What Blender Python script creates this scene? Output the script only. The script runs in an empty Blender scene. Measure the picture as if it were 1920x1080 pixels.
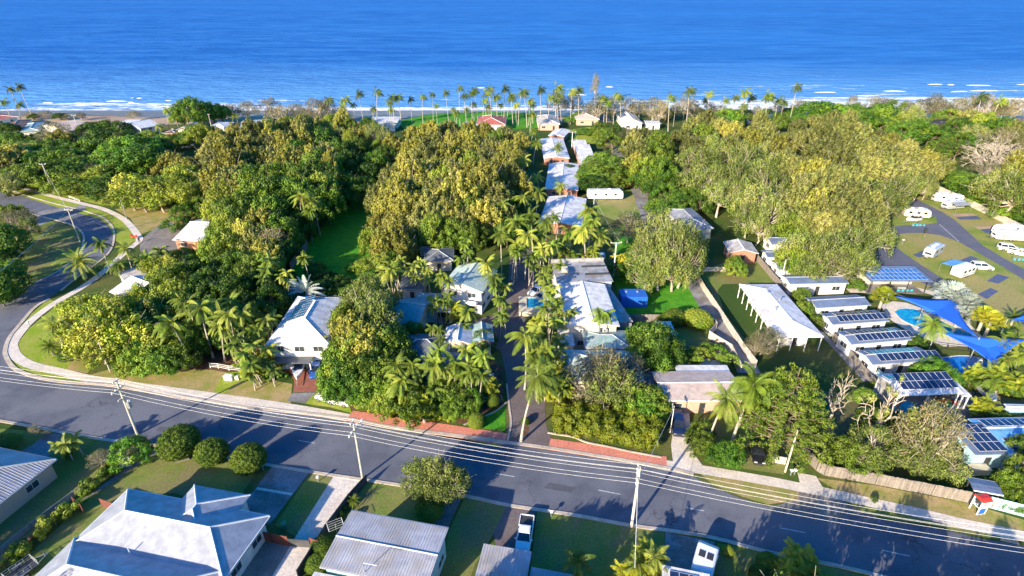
import bpy, math, random
import numpy as np
from mathutils import Vector, Matrix

# ------------------------------------------------------------------ camera, sky, sun, exposure
scene = bpy.context.scene
COL = scene.collection
FPX, YH, CAMH = 1067.0, -20.0, 60.0          # focal length and horizon row in 1920 px units, camera height in metres
TH = math.atan((540 - YH) / FPX)
cam = bpy.data.cameras.new('camera')
cam.sensor_width = 36
cam.lens = 36 * FPX / 1920
cam.clip_start = 1
cam.clip_end = 60000
cam_ob = bpy.data.objects.new('camera', cam)
COL.objects.link(cam_ob)
cam_ob.location = (0, 0, CAMH)
cam_ob.rotation_euler = (math.pi / 2 - TH, 0, 0)
scene.camera = cam_ob
SUN_AZ, SUN_EL = 38.0, 20.0                    # shadows fall 38 degrees right of straight ahead
a, e = math.radians(SUN_AZ), math.radians(SUN_EL)
sun_dir = Vector((-math.sin(a) * math.cos(e), -math.cos(a) * math.cos(e), math.sin(e)))
sl = bpy.data.lights.new('sun', 'SUN')
sl.energy = 5.0
sl.angle = math.radians(0.5)
sl.color = (1.0, 0.88, 0.70)
so = bpy.data.objects.new('sun', sl)
COL.objects.link(so)
so.rotation_euler = sun_dir.to_track_quat('Z', 'Y').to_euler()
w = bpy.data.worlds.new('World')
scene.world = w
w.use_nodes = True
nt = w.node_tree
nt.nodes.clear()
sky = nt.nodes.new('ShaderNodeTexSky')
sky.sky_type = 'NISHITA'
sky.sun_disc = False
sky.sun_elevation = math.radians(SUN_EL)
sky.sun_rotation = math.atan2(sun_dir.x, sun_dir.y)
hs = nt.nodes.new('ShaderNodeHueSaturation')
hs.inputs['Saturation'].default_value = 3.1
hs.inputs['Hue'].default_value = 0.515
bg = nt.nodes.new('ShaderNodeBackground')
bg.inputs[1].default_value = 0.15
wo = nt.nodes.new('ShaderNodeOutputWorld')
nt.links.new(sky.outputs[0], hs.inputs['Color'])
nt.links.new(hs.outputs[0], bg.inputs[0])
nt.links.new(bg.outputs[0], wo.inputs[0])
scene.view_settings.view_transform = 'Standard'
scene.view_settings.look = 'None'
scene.view_settings.exposure = 1.15
scene.view_settings.gamma = 1
scene.view_settings.use_curve_mapping = False
scene.render.engine = 'CYCLES'

R = math.radians
def G(px, py, z=0.0):
    """ground position (at height z) seen at a pixel of the 1920x1080 picture"""
    dx = (px - 960) / FPX
    dy = -(py - 540) / FPX
    fy = math.cos(TH) + dy * math.sin(TH)
    fz = -math.sin(TH) + dy * math.cos(TH)
    t = (z - CAMH) / fz
    return Vector((dx * t, fy * t, z))

# ------------------------------------------------------------------ materials
def new_mat(name):
    m = bpy.data.materials.new(name)
    m.use_nodes = True
    n = m.node_tree
    return m, n, n.nodes['Principled BSDF']

def mixc(n, fac, a_, b_):
    mx = n.nodes.new('ShaderNodeMix')
    mx.data_type = 'RGBA'
    for sock, val in ((mx.inputs[0], fac), (mx.inputs[6], a_), (mx.inputs[7], b_)):
        if isinstance(val, (tuple, list)):
            sock.default_value = (*val, 1) if len(val) == 3 else val
        elif isinstance(val, (int, float)):
            sock.default_value = val
        else:
            n.links.new(val, sock)
    return mx.outputs[2]

def noise(n, coord, scale, detail=4, rough=0.6, lo=0.35, hi=0.65, vec_scale=None):
    if vec_scale:
        mp = n.nodes.new('ShaderNodeMapping')
        mp.inputs['Scale'].default_value = vec_scale
        n.links.new(coord, mp.inputs[0])
        coord = mp.outputs[0]
    t = n.nodes.new('ShaderNodeTexNoise')
    t.inputs['Scale'].default_value = scale
    t.inputs['Detail'].default_value = detail
    t.inputs['Roughness'].default_value = rough
    n.links.new(coord, t.inputs['Vector'])
    mr = n.nodes.new('ShaderNodeMapRange')
    mr.interpolation_type = 'SMOOTHSTEP'
    mr.inputs['From Min'].default_value = lo
    mr.inputs['From Max'].default_value = hi
    n.links.new(t.outputs['Fac'], mr.inputs['Value'])
    return mr.outputs[0], t.outputs['Fac']

def mth(n, op, a_, b_=None, c_=None):
    m = n.nodes.new('ShaderNodeMath')
    m.operation = op
    for i, v in enumerate((a_, b_, c_)):
        if v is None:
            continue
        if isinstance(v, (int, float)):
            m.inputs[i].default_value = v
        else:
            n.links.new(v, m.inputs[i])
    return m.outputs[0]

def coordn(n, kind):
    if kind == 'world':
        return n.nodes.new('ShaderNodeNewGeometry').outputs['Position']
    tc = n.nodes.new('ShaderNodeTexCoord')
    return tc.outputs['UV' if kind == 'uv' else 'Object']

def mat(name, c1, c2=None, scale=1.0, rough=0.8, fine=None, spec=0.3, coord='world', ribs=None, brick=None, metal=0.0,
        lo=0.35, hi=0.65, vs=None, bump=0.0, boards=None, c3=None, scale3=0.1, cracks=False):
    m, n, p = new_mat(name)
    p.inputs['Roughness'].default_value = rough
    p.inputs['Specular IOR Level'].default_value = spec
    p.inputs['Metallic'].default_value = metal
    if c2 is None:
        c2 = tuple(x * 0.8 for x in c1)
    co = coordn(n, coord)
    f, raw = noise(n, co, scale, lo=lo, hi=hi, vec_scale=vs)
    c = mixc(n, f, c1, c2)
    if c3:
        f3, _ = noise(n, co, scale3, lo=0.45, hi=0.6)
        c = mixc(n, f3, c, c3)
    if cracks:
        vt = n.nodes.new('ShaderNodeTexVoronoi'); vt.feature = 'DISTANCE_TO_EDGE'; vt.inputs['Scale'].default_value = 0.16
        dn = n.nodes.new('ShaderNodeTexNoise'); dn.inputs['Scale'].default_value = 0.6; dn.inputs['Detail'].default_value = 5
        n.links.new(co, dn.inputs['Vector'])
        va = n.nodes.new('ShaderNodeVectorMath'); va.operation = 'MULTIPLY_ADD'; va.inputs[1].default_value = (4, 4, 0)
        n.links.new(dn.outputs['Color'], va.inputs[0]); n.links.new(co, va.inputs[2]); n.links.new(va.outputs[0], vt.inputs['Vector'])
        ck_ = mth(n, 'LESS_THAN', vt.outputs['Distance'], 0.012)
        g_, _g = noise(n, co, 0.07, lo=0.45, hi=0.6)
        c = mixc(n, mth(n, 'MULTIPLY', ck_, mth(n, 'MULTIPLY', g_, 0.6)), c, (0.05, 0.05, 0.055))
        st_, _s = noise(n, co, 0.5, detail=5, lo=0.66, hi=0.74)
        c = mixc(n, mth(n, 'MULTIPLY', st_, 0.4), c, (0.07, 0.07, 0.08))
    hgt = None
    if fine:
        ff, fr = noise(n, co, fine, detail=3, lo=0.3, hi=0.7)
        k = mth(n, 'MULTIPLY_ADD', ff, 0.3, 0.85)
        mv = n.nodes.new('ShaderNodeVectorMath')
        mv.operation = 'SCALE'
        n.links.new(c, mv.inputs[0])
        n.links.new(k, mv.inputs['Scale'])
        c = mv.outputs[0]
        hgt = fr
    if ribs or boards:
        uv = coordn(n, 'uv')
        sx = n.nodes.new('ShaderNodeSeparateXYZ')
        n.links.new(uv, sx.inputs[0])
        per = ribs or boards
        ax = sx.outputs[0] if ribs else sx.outputs[1]
        s = mth(n, 'SINE', mth(n, 'MULTIPLY', ax, 2 * math.pi / per))
        s01 = mth(n, 'MULTIPLY_ADD', s, 0.5, 0.5)
        if ribs:
            s01 = mth(n, 'POWER', s01, 2.0)
        b = n.nodes.new('ShaderNodeBump')
        b.inputs['Strength'].default_value = 1.0
        b.inputs['Distance'].default_value = 0.010 if ribs else 0.012
        n.links.new(s01, b.inputs['Height'])
        n.links.new(b.outputs[0], p.inputs['Normal'])
    elif bump and hgt is not None:
        b = n.nodes.new('ShaderNodeBump')
        b.inputs['Strength'].default_value = 0.6
        b.inputs['Distance'].default_value = bump
        n.links.new(hgt, b.inputs['Height'])
        n.links.new(b.outputs[0], p.inputs['Normal'])
    if brick:
        bt = n.nodes.new('ShaderNodeTexBrick')
        n.links.new(coordn(n, 'uv'), bt.inputs['Vector'])
        bt.inputs['Scale'].default_value = 1.0
        bt.inputs['Brick Width'].default_value = 0.24
        bt.inputs['Row Height'].default_value = 0.086
        bt.inputs['Mortar Size'].default_value = 0.008
        bt.inputs['Color1'].default_value = (*c1, 1)
        bt.inputs['Color2'].default_value = (*c2, 1)
        bt.inputs['Mortar'].default_value = (*brick, 1)
        c = mixc(n, 0.75, c, bt.outputs[0])
    n.links.new(c, p.inputs['Base Color'])
    return m

def leaf_mat(name, c1, c2, c3, transl=0.14, ns=0.9):
    m, n, p = new_mat(name)
    co = coordn(n, 'world')
    f, _ = noise(n, co, ns, detail=3, lo=0.38, hi=0.62)
    f2, _ = noise(n, co, 0.16, detail=2, lo=0.4, hi=0.62)
    c = mixc(n, f, c1, c2)
    oi = n.nodes.new('ShaderNodeObjectInfo')
    k = mth(n, 'MULTIPLY', f2, mth(n, 'MULTIPLY_ADD', oi.outputs['Random'], 0.9, 0.1))
    c = mixc(n, k, c, c3)
    k2 = mth(n, 'MULTIPLY_ADD', oi.outputs['Random'], 0.6, 0.62)
    mv = n.nodes.new('ShaderNodeVectorMath')
    mv.operation = 'SCALE'
    n.links.new(c, mv.inputs[0])
    n.links.new(k2, mv.inputs['Scale'])
    n.links.new(mv.outputs[0], p.inputs['Base Color'])
    p.inputs['Roughness'].default_value = 0.55
    p.inputs['Specular IOR Level'].default_value = 0.25
    tr = n.nodes.new('ShaderNodeBsdfTranslucent')
    n.links.new(mv.outputs[0], tr.inputs[0])
    ms = n.nodes.new('ShaderNodeMixShader')
    ms.inputs[0].default_value = transl
    n.links.new(p.outputs[0], ms.inputs[1])
    n.links.new(tr.outputs[0], ms.inputs[2])
    n.links.new(ms.outputs[0], n.nodes['Material Output'].inputs[0])
    return m

M = {}
# ground stuff
M['ground'] = mat('ground_grass', (0.060, 0.105, 0.020), (0.13, 0.125, 0.040), 0.11, 0.95, fine=2.2, spec=0.1, c3=(0.045, 0.085, 0.018), scale3=0.03)
M['lawn'] = mat('lawn_grass', (0.135, 0.190, 0.038), (0.20, 0.215, 0.060), 0.25, 0.95, fine=3.0, spec=0.1, c3=(0.20, 0.175, 0.075), scale3=0.14)
M['lush'] = mat('lush_grass', (0.045, 0.22, 0.015), (0.10, 0.29, 0.02), 0.5, 0.95, fine=2.5, spec=0.1, lo=0.3, hi=0.7)
M['lime'] = mat('sunny_grass', (0.21, 0.30, 0.022), (0.30, 0.32, 0.06), 0.35, 0.95, fine=2.5, spec=0.1)
M['dry'] = mat('dry_verge', (0.38, 0.28, 0.13), (0.24, 0.24, 0.06), 0.35, 0.95, fine=3.0, spec=0.1)
M['parkgrass'] = mat('park_grass', (0.14, 0.22, 0.035), (0.24, 0.26, 0.065), 0.14, 0.95, fine=2.0, spec=0.1, c3=(0.30, 0.26, 0.10), scale3=0.05)
M['yard'] = mat('worn_yard', (0.13, 0.115, 0.05), (0.085, 0.10, 0.035), 0.2, 0.95, fine=1.5, spec=0.1)
M['sand'] = mat('beach_sand', (0.46, 0.33, 0.22), (0.36, 0.26, 0.19), 0.05, 0.95, fine=0.6, spec=0.1)
M['wetsand'] = mat('wet_sand', (0.22, 0.17, 0.15), (0.17, 0.14, 0.14), 0.06, 0.45, fine=0.6, spec=0.4, vs=(0.3, 1, 1))
M['mulch'] = mat('garden_mulch', (0.10, 0.055, 0.035), (0.16, 0.09, 0.055), 0.8, 0.95, fine=3, spec=0.1)
M['asphalt'] = mat('asphalt', (0.128, 0.134, 0.158), (0.098, 0.104, 0.128), 0.25, 0.85, fine=6.0, spec=0.25, c3=(0.150, 0.155, 0.178), scale3=0.09, cracks=True)
M['asphalt2'] = mat('asphalt_park', (0.105, 0.112, 0.145), (0.125, 0.130, 0.165), 0.3, 0.85, fine=4.0, spec=0.25)
M['bitumen'] = mat('brown_bitumen', (0.135, 0.108, 0.104), (0.17, 0.14, 0.132), 0.25, 0.9, fine=3.0, spec=0.2)
M['gravel'] = mat('gravel', (0.26, 0.235, 0.21), (0.19, 0.165, 0.14), 0.3, 0.95, fine=3.0, spec=0.1)
M['slab'] = mat('site_slab', (0.075, 0.095, 0.175), (0.095, 0.115, 0.195), 0.6, 0.8, fine=3.0)
M['concrete'] = mat('concrete', (0.68, 0.60, 0.50), (0.58, 0.51, 0.43), 0.35, 0.9, fine=3.0, spec=0.2)
M['concrete_grey'] = mat('concrete_grey', (0.27, 0.265, 0.265), (0.21, 0.205, 0.205), 0.3, 0.9, fine=3.0, spec=0.2, c3=(0.17, 0.155, 0.14), scale3=0.2)
M['kerb'] = mat('kerb', (0.55, 0.47, 0.37), (0.42, 0.35, 0.28), 0.5, 0.9, fine=4.0, spec=0.2)
M['redpath'] = mat('red_path', (0.62, 0.23, 0.16), (0.54, 0.20, 0.145), 0.4, 0.85, fine=3.0, spec=0.2)
M['pavers'] = mat('brick_pavers', (0.33, 0.125, 0.08), (0.26, 0.10, 0.07), 1.0, 0.85, fine=5.0, spec=0.2)
M['line'] = mat('road_paint', (0.6, 0.6, 0.6), (0.42, 0.42, 0.42), 3.0, 0.7)
# roofs
M['r_white'] = mat('roof_white', (0.62, 0.62, 0.63), (0.57, 0.57, 0.58), 0.35, 0.55, ribs=0.3, spec=0.3, fine=0.9, c3=(0.52, 0.51, 0.50), scale3=0.7)
M['r_white2'] = mat('roof_offwhite', (0.55, 0.51, 0.47), (0.45, 0.42, 0.39), 0.4, 0.6, ribs=0.3, spec=0.3, fine=1.0, c3=(0.40, 0.35, 0.30), scale3=0.6)
M['r_house'] = mat('roof_house', (0.37, 0.385, 0.42), (0.34, 0.355, 0.39), 0.35, 0.6, spec=0.3, fine=0.9, c3=(0.33, 0.34, 0.37), scale3=0.6)
M['r_hall'] = mat('roof_hall', (0.74, 0.72, 0.72), (0.66, 0.64, 0.65), 0.25, 0.6, ribs=0.3, spec=0.3, fine=0.9, c3=(0.56, 0.52, 0.48), scale3=0.3)
M['r_grey'] = mat('roof_grey', (0.34, 0.35, 0.37), (0.27, 0.28, 0.31), 0.3, 0.6, ribs=0.3, spec=0.3, fine=1.0, c3=(0.25, 0.24, 0.23), scale3=0.6)
M['r_corr'] = mat('roof_corrugated', (0.42, 0.42, 0.45), (0.35, 0.35, 0.39), 0.3, 0.5, ribs=0.3, spec=0.3, fine=1.0, c3=(0.33, 0.31, 0.30), scale3=0.5)
M['r_teal'] = mat('roof_teal', (0.20, 0.31, 0.31), (0.25, 0.34, 0.33), 0.3, 0.55, ribs=0.5, spec=0.35, fine=1.0)
M['r_sage'] = mat('roof_sage', (0.40, 0.48, 0.42), (0.34, 0.43, 0.40), 0.3, 0.55, ribs=0.5, spec=0.35, fine=1.0)
M['r_slate'] = mat('roof_slate', (0.10, 0.115, 0.13), (0.13, 0.14, 0.155), 0.3, 0.6, ribs=0.4, spec=0.35, fine=1.0)
M['r_blue'] = mat('roof_blue', (0.11, 0.15, 0.24), (0.14, 0.18, 0.27), 0.3, 0.5, ribs=0.4, spec=0.4, fine=1.0)
M['r_red'] = mat('roof_red', (0.42, 0.13, 0.10), (0.34, 0.11, 0.09), 0.3, 0.7, ribs=0.3, fine=1.0)
M['r_brown'] = mat('roof_brown', (0.24, 0.13, 0.09), (0.19, 0.11, 0.08), 0.3, 0.7, ribs=0.3, fine=1.0)
M['r_beige'] = mat('roof_beige', (0.55, 0.43, 0.36), (0.47, 0.38, 0.33), 0.15, 0.7, ribs=0.3, fine=1.0)
M['r_sky'] = mat('roof_pale_blue', (0.16, 0.38, 0.62), (0.13, 0.33, 0.56), 0.3, 0.45, ribs=0.3, fine=1.0)
M['cap'] = mat('ridge_cap', (0.75, 0.75, 0.75), (0.66, 0.66, 0.66), 1.0, 0.5)
M['capg'] = mat('ridge_cap_grey', (0.42, 0.44, 0.46), None, 1.0, 0.5)
# walls
M['w_white'] = mat('wall_white', (0.70, 0.68, 0.64), (0.62, 0.60, 0.57), 0.6, 0.8, boards=0.18, fine=1.2)
M['w_cream'] = mat('wall_cream', (0.60, 0.53, 0.42), (0.54, 0.48, 0.38), 0.6, 0.85, fine=1.2)
M['w_brick'] = mat('wall_brick', (0.42, 0.17, 0.10), (0.34, 0.13, 0.08), 2.0, 0.9, brick=(0.42, 0.36, 0.30))
M['w_peach'] = mat('wall_peach_brick', (0.55, 0.34, 0.25), (0.48, 0.29, 0.21), 2.0, 0.9, brick=(0.50, 0.42, 0.35))
M['w_teal'] = mat('wall_pale_teal', (0.38, 0.58, 0.62), (0.33, 0.52, 0.57), 0.8, 0.7, boards=0.2, fine=1.2)
M['w_grey'] = mat('wall_grey', (0.34, 0.33, 0.32), (0.28, 0.27, 0.27), 0.8, 0.85, fine=1.2)
M['w_van'] = mat('cabin_cladding', (0.66, 0.65, 0.64), (0.60, 0.60, 0.60), 0.8, 0.6, boards=0.12, fine=1.2)
# fittings
M['frame'] = mat('window_frame', (0.62, 0.62, 0.62), None, 2, 0.5)
M['dark'] = mat('dark_metal', (0.035, 0.037, 0.042), (0.05, 0.05, 0.055), 2, 0.5)
M['tyre'] = mat('tyre', (0.02, 0.02, 0.021), None, 4, 0.9)
M['alloy'] = mat('alloy', (0.45, 0.45, 0.46), None, 4, 0.35, metal=0.6)
M['steel'] = mat('galvanised', (0.42, 0.43, 0.44), (0.33, 0.34, 0.35), 3, 0.45, metal=0.4)
M['timberpole'] = mat('pole_timber', (0.50, 0.48, 0.42), (0.38, 0.36, 0.31), 1.5, 0.9, vs=(6, 6, 0.6))
M['fence'] = mat('fence_timber', (0.27, 0.235, 0.20), (0.19, 0.16, 0.14), 0.8, 0.95, fine=4, vs=(4, 4, 0.4))
M['fencew'] = mat('fence_rendered', (0.52, 0.47, 0.40), (0.42, 0.38, 0.33), 0.6, 0.9, fine=2)
M['fenced'] = mat('fence_dark', (0.05, 0.05, 0.055), (0.08, 0.08, 0.085), 0.6, 0.8)
M['gate'] = mat('gate_timber', (0.17, 0.06, 0.045), (0.12, 0.045, 0.035), 3, 0.8)
M['white'] = mat('white_enamel', (0.74, 0.74, 0.73), (0.68, 0.68, 0.67), 1.5, 0.4, spec=0.4)
M['yellow'] = mat('yellow_plastic', (0.65, 0.48, 0.05), None, 2, 0.6)
M['orange'] = mat('orange_plastic', (0.75, 0.20, 0.03), None, 2, 0.6)
M['red'] = mat('red_paint', (0.60, 0.05, 0.035), None, 2, 0.4)
M['green'] = mat('green_plastic', (0.03, 0.25, 0.14), None, 2, 0.6)
M['bluepaint'] = mat('blue_paint', (0.02, 0.13, 0.50), (0.02, 0.11, 0.43), 1, 0.5)
M['tealfab'] = mat('teal_fabric', (0.05, 0.42, 0.52), None, 2, 0.8)
M['sail'] = mat('shade_sail', (0.02, 0.14, 0.62), (0.02, 0.12, 0.55), 0.3, 0.75)
M['fabricg'] = mat('grey_canvas', (0.30, 0.33, 0.38), (0.25, 0.28, 0.33), 0.8, 0.85)
M['canvas'] = mat('cream_canvas', (0.62, 0.56, 0.42), (0.54, 0.48, 0.36), 0.8, 0.85)
M['deck'] = mat('pale_decking', (0.62, 0.55, 0.40), (0.50, 0.45, 0.33), 0.8, 0.8, boards=0.5, fine=2)
M['bark'] = mat('bark_pale', (0.50, 0.44, 0.36), (0.32, 0.26, 0.20), 1.2, 0.95, vs=(1, 1, 0.4))
M['barkd'] = mat('bark_brown', (0.16, 0.115, 0.08), (0.22, 0.17, 0.12), 1.2, 0.95, vs=(1, 1, 0.4))
M['palmbark'] = mat('palm_trunk', (0.46, 0.41, 0.34), (0.33, 0.29, 0.24), 2.0, 0.95, vs=(0.3, 0.3, 3))
M['skin'] = mat('skin', (0.45, 0.25, 0.17), None, 3, 0.6)

def glass_mat(name, col, rough=0.08):
    m, n, p = new_mat(name)
    f, _ = noise(n, coordn(n, 'world'), 1.3)
    n.links.new(mixc(n, f, col, tuple(c * 0.6 for c in col)), p.inputs['Base Color'])
    p.inputs['Roughness'].default_value = rough
    p.inputs['Specular IOR Level'].default_value = 0.7
    return m
M['glass'] = glass_mat('window_glass', (0.05, 0.06, 0.07))
M['carglass'] = glass_mat('car_glass', (0.02, 0.024, 0.03))
M['pool'] = glass_mat('pool_water', (0.02, 0.36, 0.62), 0.12)
M['poolk'] = glass_mat('kids_pool_water', (0.02, 0.20, 0.62), 0.2)

def solar_mat():
    m, n, p = new_mat('solar_cells')
    sx = n.nodes.new('ShaderNodeSeparateXYZ')
    n.links.new(coordn(n, 'uv'), sx.inputs[0])
    def grid(ax, per, wd):
        fr = mth(n, 'FRACT', mth(n, 'DIVIDE', ax, per))
        return mth(n, 'LESS_THAN', fr, wd)
    g = mth(n, 'MAXIMUM', grid(sx.outputs[0], 0.16, 0.05), grid(sx.outputs[1], 0.16, 0.05))
    f, _ = noise(n, coordn(n, 'world'), 0.5)
    base = mixc(n, f, (0.010, 0.022, 0.065), (0.014, 0.035, 0.10))
    n.links.new(mixc(n, g, base, (0.05, 0.07, 0.12)), p.inputs['Base Color'])
    p.inputs['Roughness'].default_value = 0.15
    p.inputs['Specular IOR Level'].default_value = 0.5
    return m
M['solar'] = solar_mat()
M['solar_sky'] = mat('sky_tinted_cells', (0.03, 0.13, 0.36), (0.04, 0.17, 0.44), 0.5, 0.2, spec=0.5)  # blue sky reflection put into the colour of the shelter panels

def carpaint(name, col):
    m = mat('paint_' + name, col, tuple(c * 0.92 for c in col), 0.8, 0.25, spec=0.6, coord='obj')
    m.node_tree.nodes['Principled BSDF'].inputs['Coat Weight'].default_value = 0.5
    return m
M['p_white'] = carpaint('white', (0.80, 0.80, 0.79))
M['p_blue'] = carpaint('blue', (0.02, 0.09, 0.33))
M['p_navy'] = carpaint('navy', (0.012, 0.02, 0.06))
M['p_black'] = carpaint('black', (0.012, 0.012, 0.014))
M['p_silver'] = carpaint('silver', (0.40, 0.43, 0.47))
M['p_cream'] = carpaint('cream', (0.62, 0.56, 0.44))

# foliage
M['l_m'] = leaf_mat('leaf_paperbark', (0.32, 0.31, 0.05), (0.14, 0.16, 0.025), (0.33, 0.30, 0.055))
M['l_q'] = leaf_mat('leaf_paperbark_olive', (0.225, 0.24, 0.06), (0.10, 0.13, 0.03), (0.26, 0.25, 0.065))
M['l_g'] = leaf_mat('leaf_green', (0.155, 0.245, 0.022), (0.070, 0.135, 0.014), (0.23, 0.27, 0.03))
M['l_d'] = leaf_mat('leaf_dark', (0.070, 0.155, 0.012), (0.032, 0.085, 0.008), (0.14, 0.22, 0.02))
M['l_l'] = leaf_mat('leaf_bright', (0.110, 0.250, 0.018), (0.050, 0.15, 0.012), (0.19, 0.28, 0.03))
M['l_e'] = leaf_mat('leaf_gum', (0.22, 0.28, 0.055), (0.11, 0.165, 0.03), (0.27, 0.28, 0.08))
M['l_o'] = leaf_mat('leaf_grey_olive', (0.19, 0.19, 0.09), (0.10, 0.11, 0.05), (0.27, 0.22, 0.11))
M['l_y'] = leaf_mat('leaf_lime', (0.31, 0.37, 0.03), (0.17, 0.25, 0.02), (0.40, 0.39, 0.06))
M['l_r'] = leaf_mat('leaf_russet', (0.30, 0.13, 0.06), (0.18, 0.12, 0.03), (0.40, 0.20, 0.08))
M['l_p'] = leaf_mat('frond_green', (0.17, 0.25, 0.025), (0.09, 0.15, 0.016), (0.32, 0.34, 0.05))
M['l_pd'] = leaf_mat('frond_dark', (0.085, 0.13, 0.03), (0.045, 0.08, 0.02), (0.14, 0.17, 0.04))
M['l_py'] = leaf_mat('frond_yellow', (0.30, 0.34, 0.022), (0.17, 0.24, 0.018), (0.40, 0.36, 0.03))
M['l_dead'] = mat('dead_frond', (0.36, 0.24, 0.12), (0.26, 0.17, 0.08), 1.5, 0.9)
M['l_s'] = leaf_mat('frond_silver', (0.36, 0.42, 0.38), (0.24, 0.30, 0.28), (0.42, 0.46, 0.42), 0.1)

# ------------------------------------------------------------------ mesh helpers
class MB:
    def __init__(self):
        self.v, self.f = [], []
    def add(self, vs, fs):
        o = len(self.v)
        self.v += [tuple(p) for p in vs]
        self.f += [tuple(i + o for i in q) for q in fs]
        return self
    def box(self, x0, x1, y0, y1, z0, z1):
        return self.add([(x0, y0, z0), (x1, y0, z0), (x1, y1, z0), (x0, y1, z0), (x0, y0, z1), (x1, y0, z1), (x1, y1, z1), (x0, y1, z1)],
                        [(0, 3, 2, 1), (4, 5, 6, 7), (0, 1, 5, 4), (1, 2, 6, 5), (2, 3, 7, 6), (3, 0, 4, 7)])
    def poly(self, pts):
        return self.add(pts, [tuple(range(len(pts)))])
    def prism(self, pts, z0, z1):
        n = len(pts)
        vs = [(p[0], p[1], z0) for p in pts] + [(p[0], p[1], z1) for p in pts]
        fs = [tuple(range(n - 1, -1, -1)), tuple(range(n, 2 * n))]
        fs += [(i, (i + 1) % n, n + (i + 1) % n, n + i) for i in range(n)]
        return self.add(vs, fs)
    def loft(self, secs, caps=True):
        n = len(secs[0])
        vs = [p for s in secs for p in s]
        fs = []
        for i in range(len(secs) - 1):
            for j in range(n):
                k = (j + 1) % n
                fs.append((i * n + j, i * n + k, (i + 1) * n + k, (i + 1) * n + j))
        if caps:
            fs.append(tuple(range(n - 1, -1, -1)))
            fs.append(tuple((len(secs) - 1) * n + j for j in range(n)))
        return self.add(vs, fs)
    def tube(self, pts, rad, n=6):
        pts = [Vector(p) for p in pts]
        if isinstance(rad, (int, float)):
            rad = [rad] * len(pts)
        secs = []
        for i, p in enumerate(pts):
            d = (pts[min(i + 1, len(pts) - 1)] - pts[max(i - 1, 0)])
            if d.length < 1e-6:
                d = Vector((0, 0, 1))
            d.normalize()
            u = d.cross(Vector((0, 0, 1)) if abs(d.z) < 0.9 else Vector((1, 0, 0))).normalized()
            v = d.cross(u)
            secs.append([p + (u * math.cos(t) + v * math.sin(t)) * rad[i] for t in [2 * math.pi * j / n for j in range(n)]])
        return self.loft(secs)
    def ell(self, c, r, nu=10, nv=6):
        secs = []
        for i in range(nv + 1):
            t = math.pi * i / nv
            s, z = max(math.sin(t), 0.02), -math.cos(t)
            secs.append([(c[0] + r[0] * s * math.cos(2 * math.pi * j / nu), c[1] + r[1] * s * math.sin(2 * math.pi * j / nu), c[2] + r[2] * z) for j in range(nu)])
        return self.loft(secs)
    def mesh(self, name, m, smooth=False, uv=True):
        me = bpy.data.meshes.new(name)
        me.from_pydata([tuple(p) for p in self.v], [], self.f)
        me.update()
        if m is not None:
            me.materials.append(m)
        if uv and len(self.f) < 4000:
            lay = me.uv_layers.new(name='planar')
            for p in me.polygons:
                nn = p.normal
                u = Vector((0, 0, 1)).cross(nn)
                if u.length < 1e-3:
                    u = Vector((1, 0, 0))
                u.normalize()
                v = nn.cross(u)
                for li in p.loop_indices:
                    q = me.vertices[me.loops[li].vertex_index].co
                    lay.data[li].uv = (q.dot(u), q.dot(v))
        if smooth:
            me.polygons.foreach_set('use_smooth', [True] * len(me.polygons))
        return me
    def build(self, name, m, parent=None, smooth=False, loc=None, uv=True):
        me = self.mesh(name, m, smooth, uv)
        return inst(name, me, parent, loc)

def inst(name, me, parent=None, loc=None, mtx=None):
    o = bpy.data.objects.new(name, me)
    COL.objects.link(o)
    if parent:
        o.parent = parent
    if mtx is not None:
        o.matrix_basis = mtx
    if loc is not None:
        o.location = loc
    return o

def tag(o, label=None, cat=None, group=None, kind=None):
    if label: o['label'] = label
    if cat: o['category'] = cat
    if group: o['group'] = group
    if kind: o['kind'] = kind
    return o

def thing(name, label, cat, loc=(0, 0, 0), rz=0.0, group=None):
    o = bpy.data.objects.new(name, None)
    COL.objects.link(o)
    o.empty_display_size = 0.5
    o.location = loc
    o.rotation_euler = (0, 0, rz)
    return tag(o, label, cat, group)

def copy_thing(root, loc, rz=0.0, sc=None):
    r = root.copy()
    COL.objects.link(r)
    r.location = loc
    r.rotation_euler = (0, 0, rz)
    if sc: r.scale = sc
    for ch in root.children:
        c = ch.copy()
        COL.objects.link(c)
        c.parent = r
        for g in ch.children:
            d = g.copy()
            COL.objects.link(d)
            d.parent = c
    return r

def struct(name, mb, m, label=None):
    o = mb.build(name, m)
    return tag(o, label, None, None, 'structure')

def ppoly(pix, z):
    return [G(x, y, 0) + Vector((0, 0, z)) for x, y in pix]

def sheet(name, pix, m, z=0.02, label=None):
    """flat ground sheet with a real edge thickness going down into the ground"""
    pts = ppoly(pix, 0)
    ar = sum(pts[i].x * pts[(i + 1) % len(pts)].y - pts[(i + 1) % len(pts)].x * pts[i].y for i in range(len(pts)))
    if ar < 0: pts.reverse()
    mb = MB()
    mb.poly([(p.x, p.y, z) for p in pts])
    return struct(name, mb, m, label)

def smooth_line(pts, n=6):
    """Catmull-Rom through world points"""
    P_ = [pts[0] * 2 - pts[1]] + list(pts) + [pts[-1] * 2 - pts[-2]]
    out = []
    for i in range(1, len(P_) - 2):
        for k in range(n):
            t = k / n
            a_, b_, c_, d_ = P_[i - 1], P_[i], P_[i + 1], P_[i + 2]
            out.append(0.5 * ((2 * b_) + (c_ - a_) * t + (2 * a_ - 5 * b_ + 4 * c_ - d_) * t * t + (-a_ + 3 * b_ - 3 * c_ + d_) * t ** 3))
    out.append(pts[-1])
    return out

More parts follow.
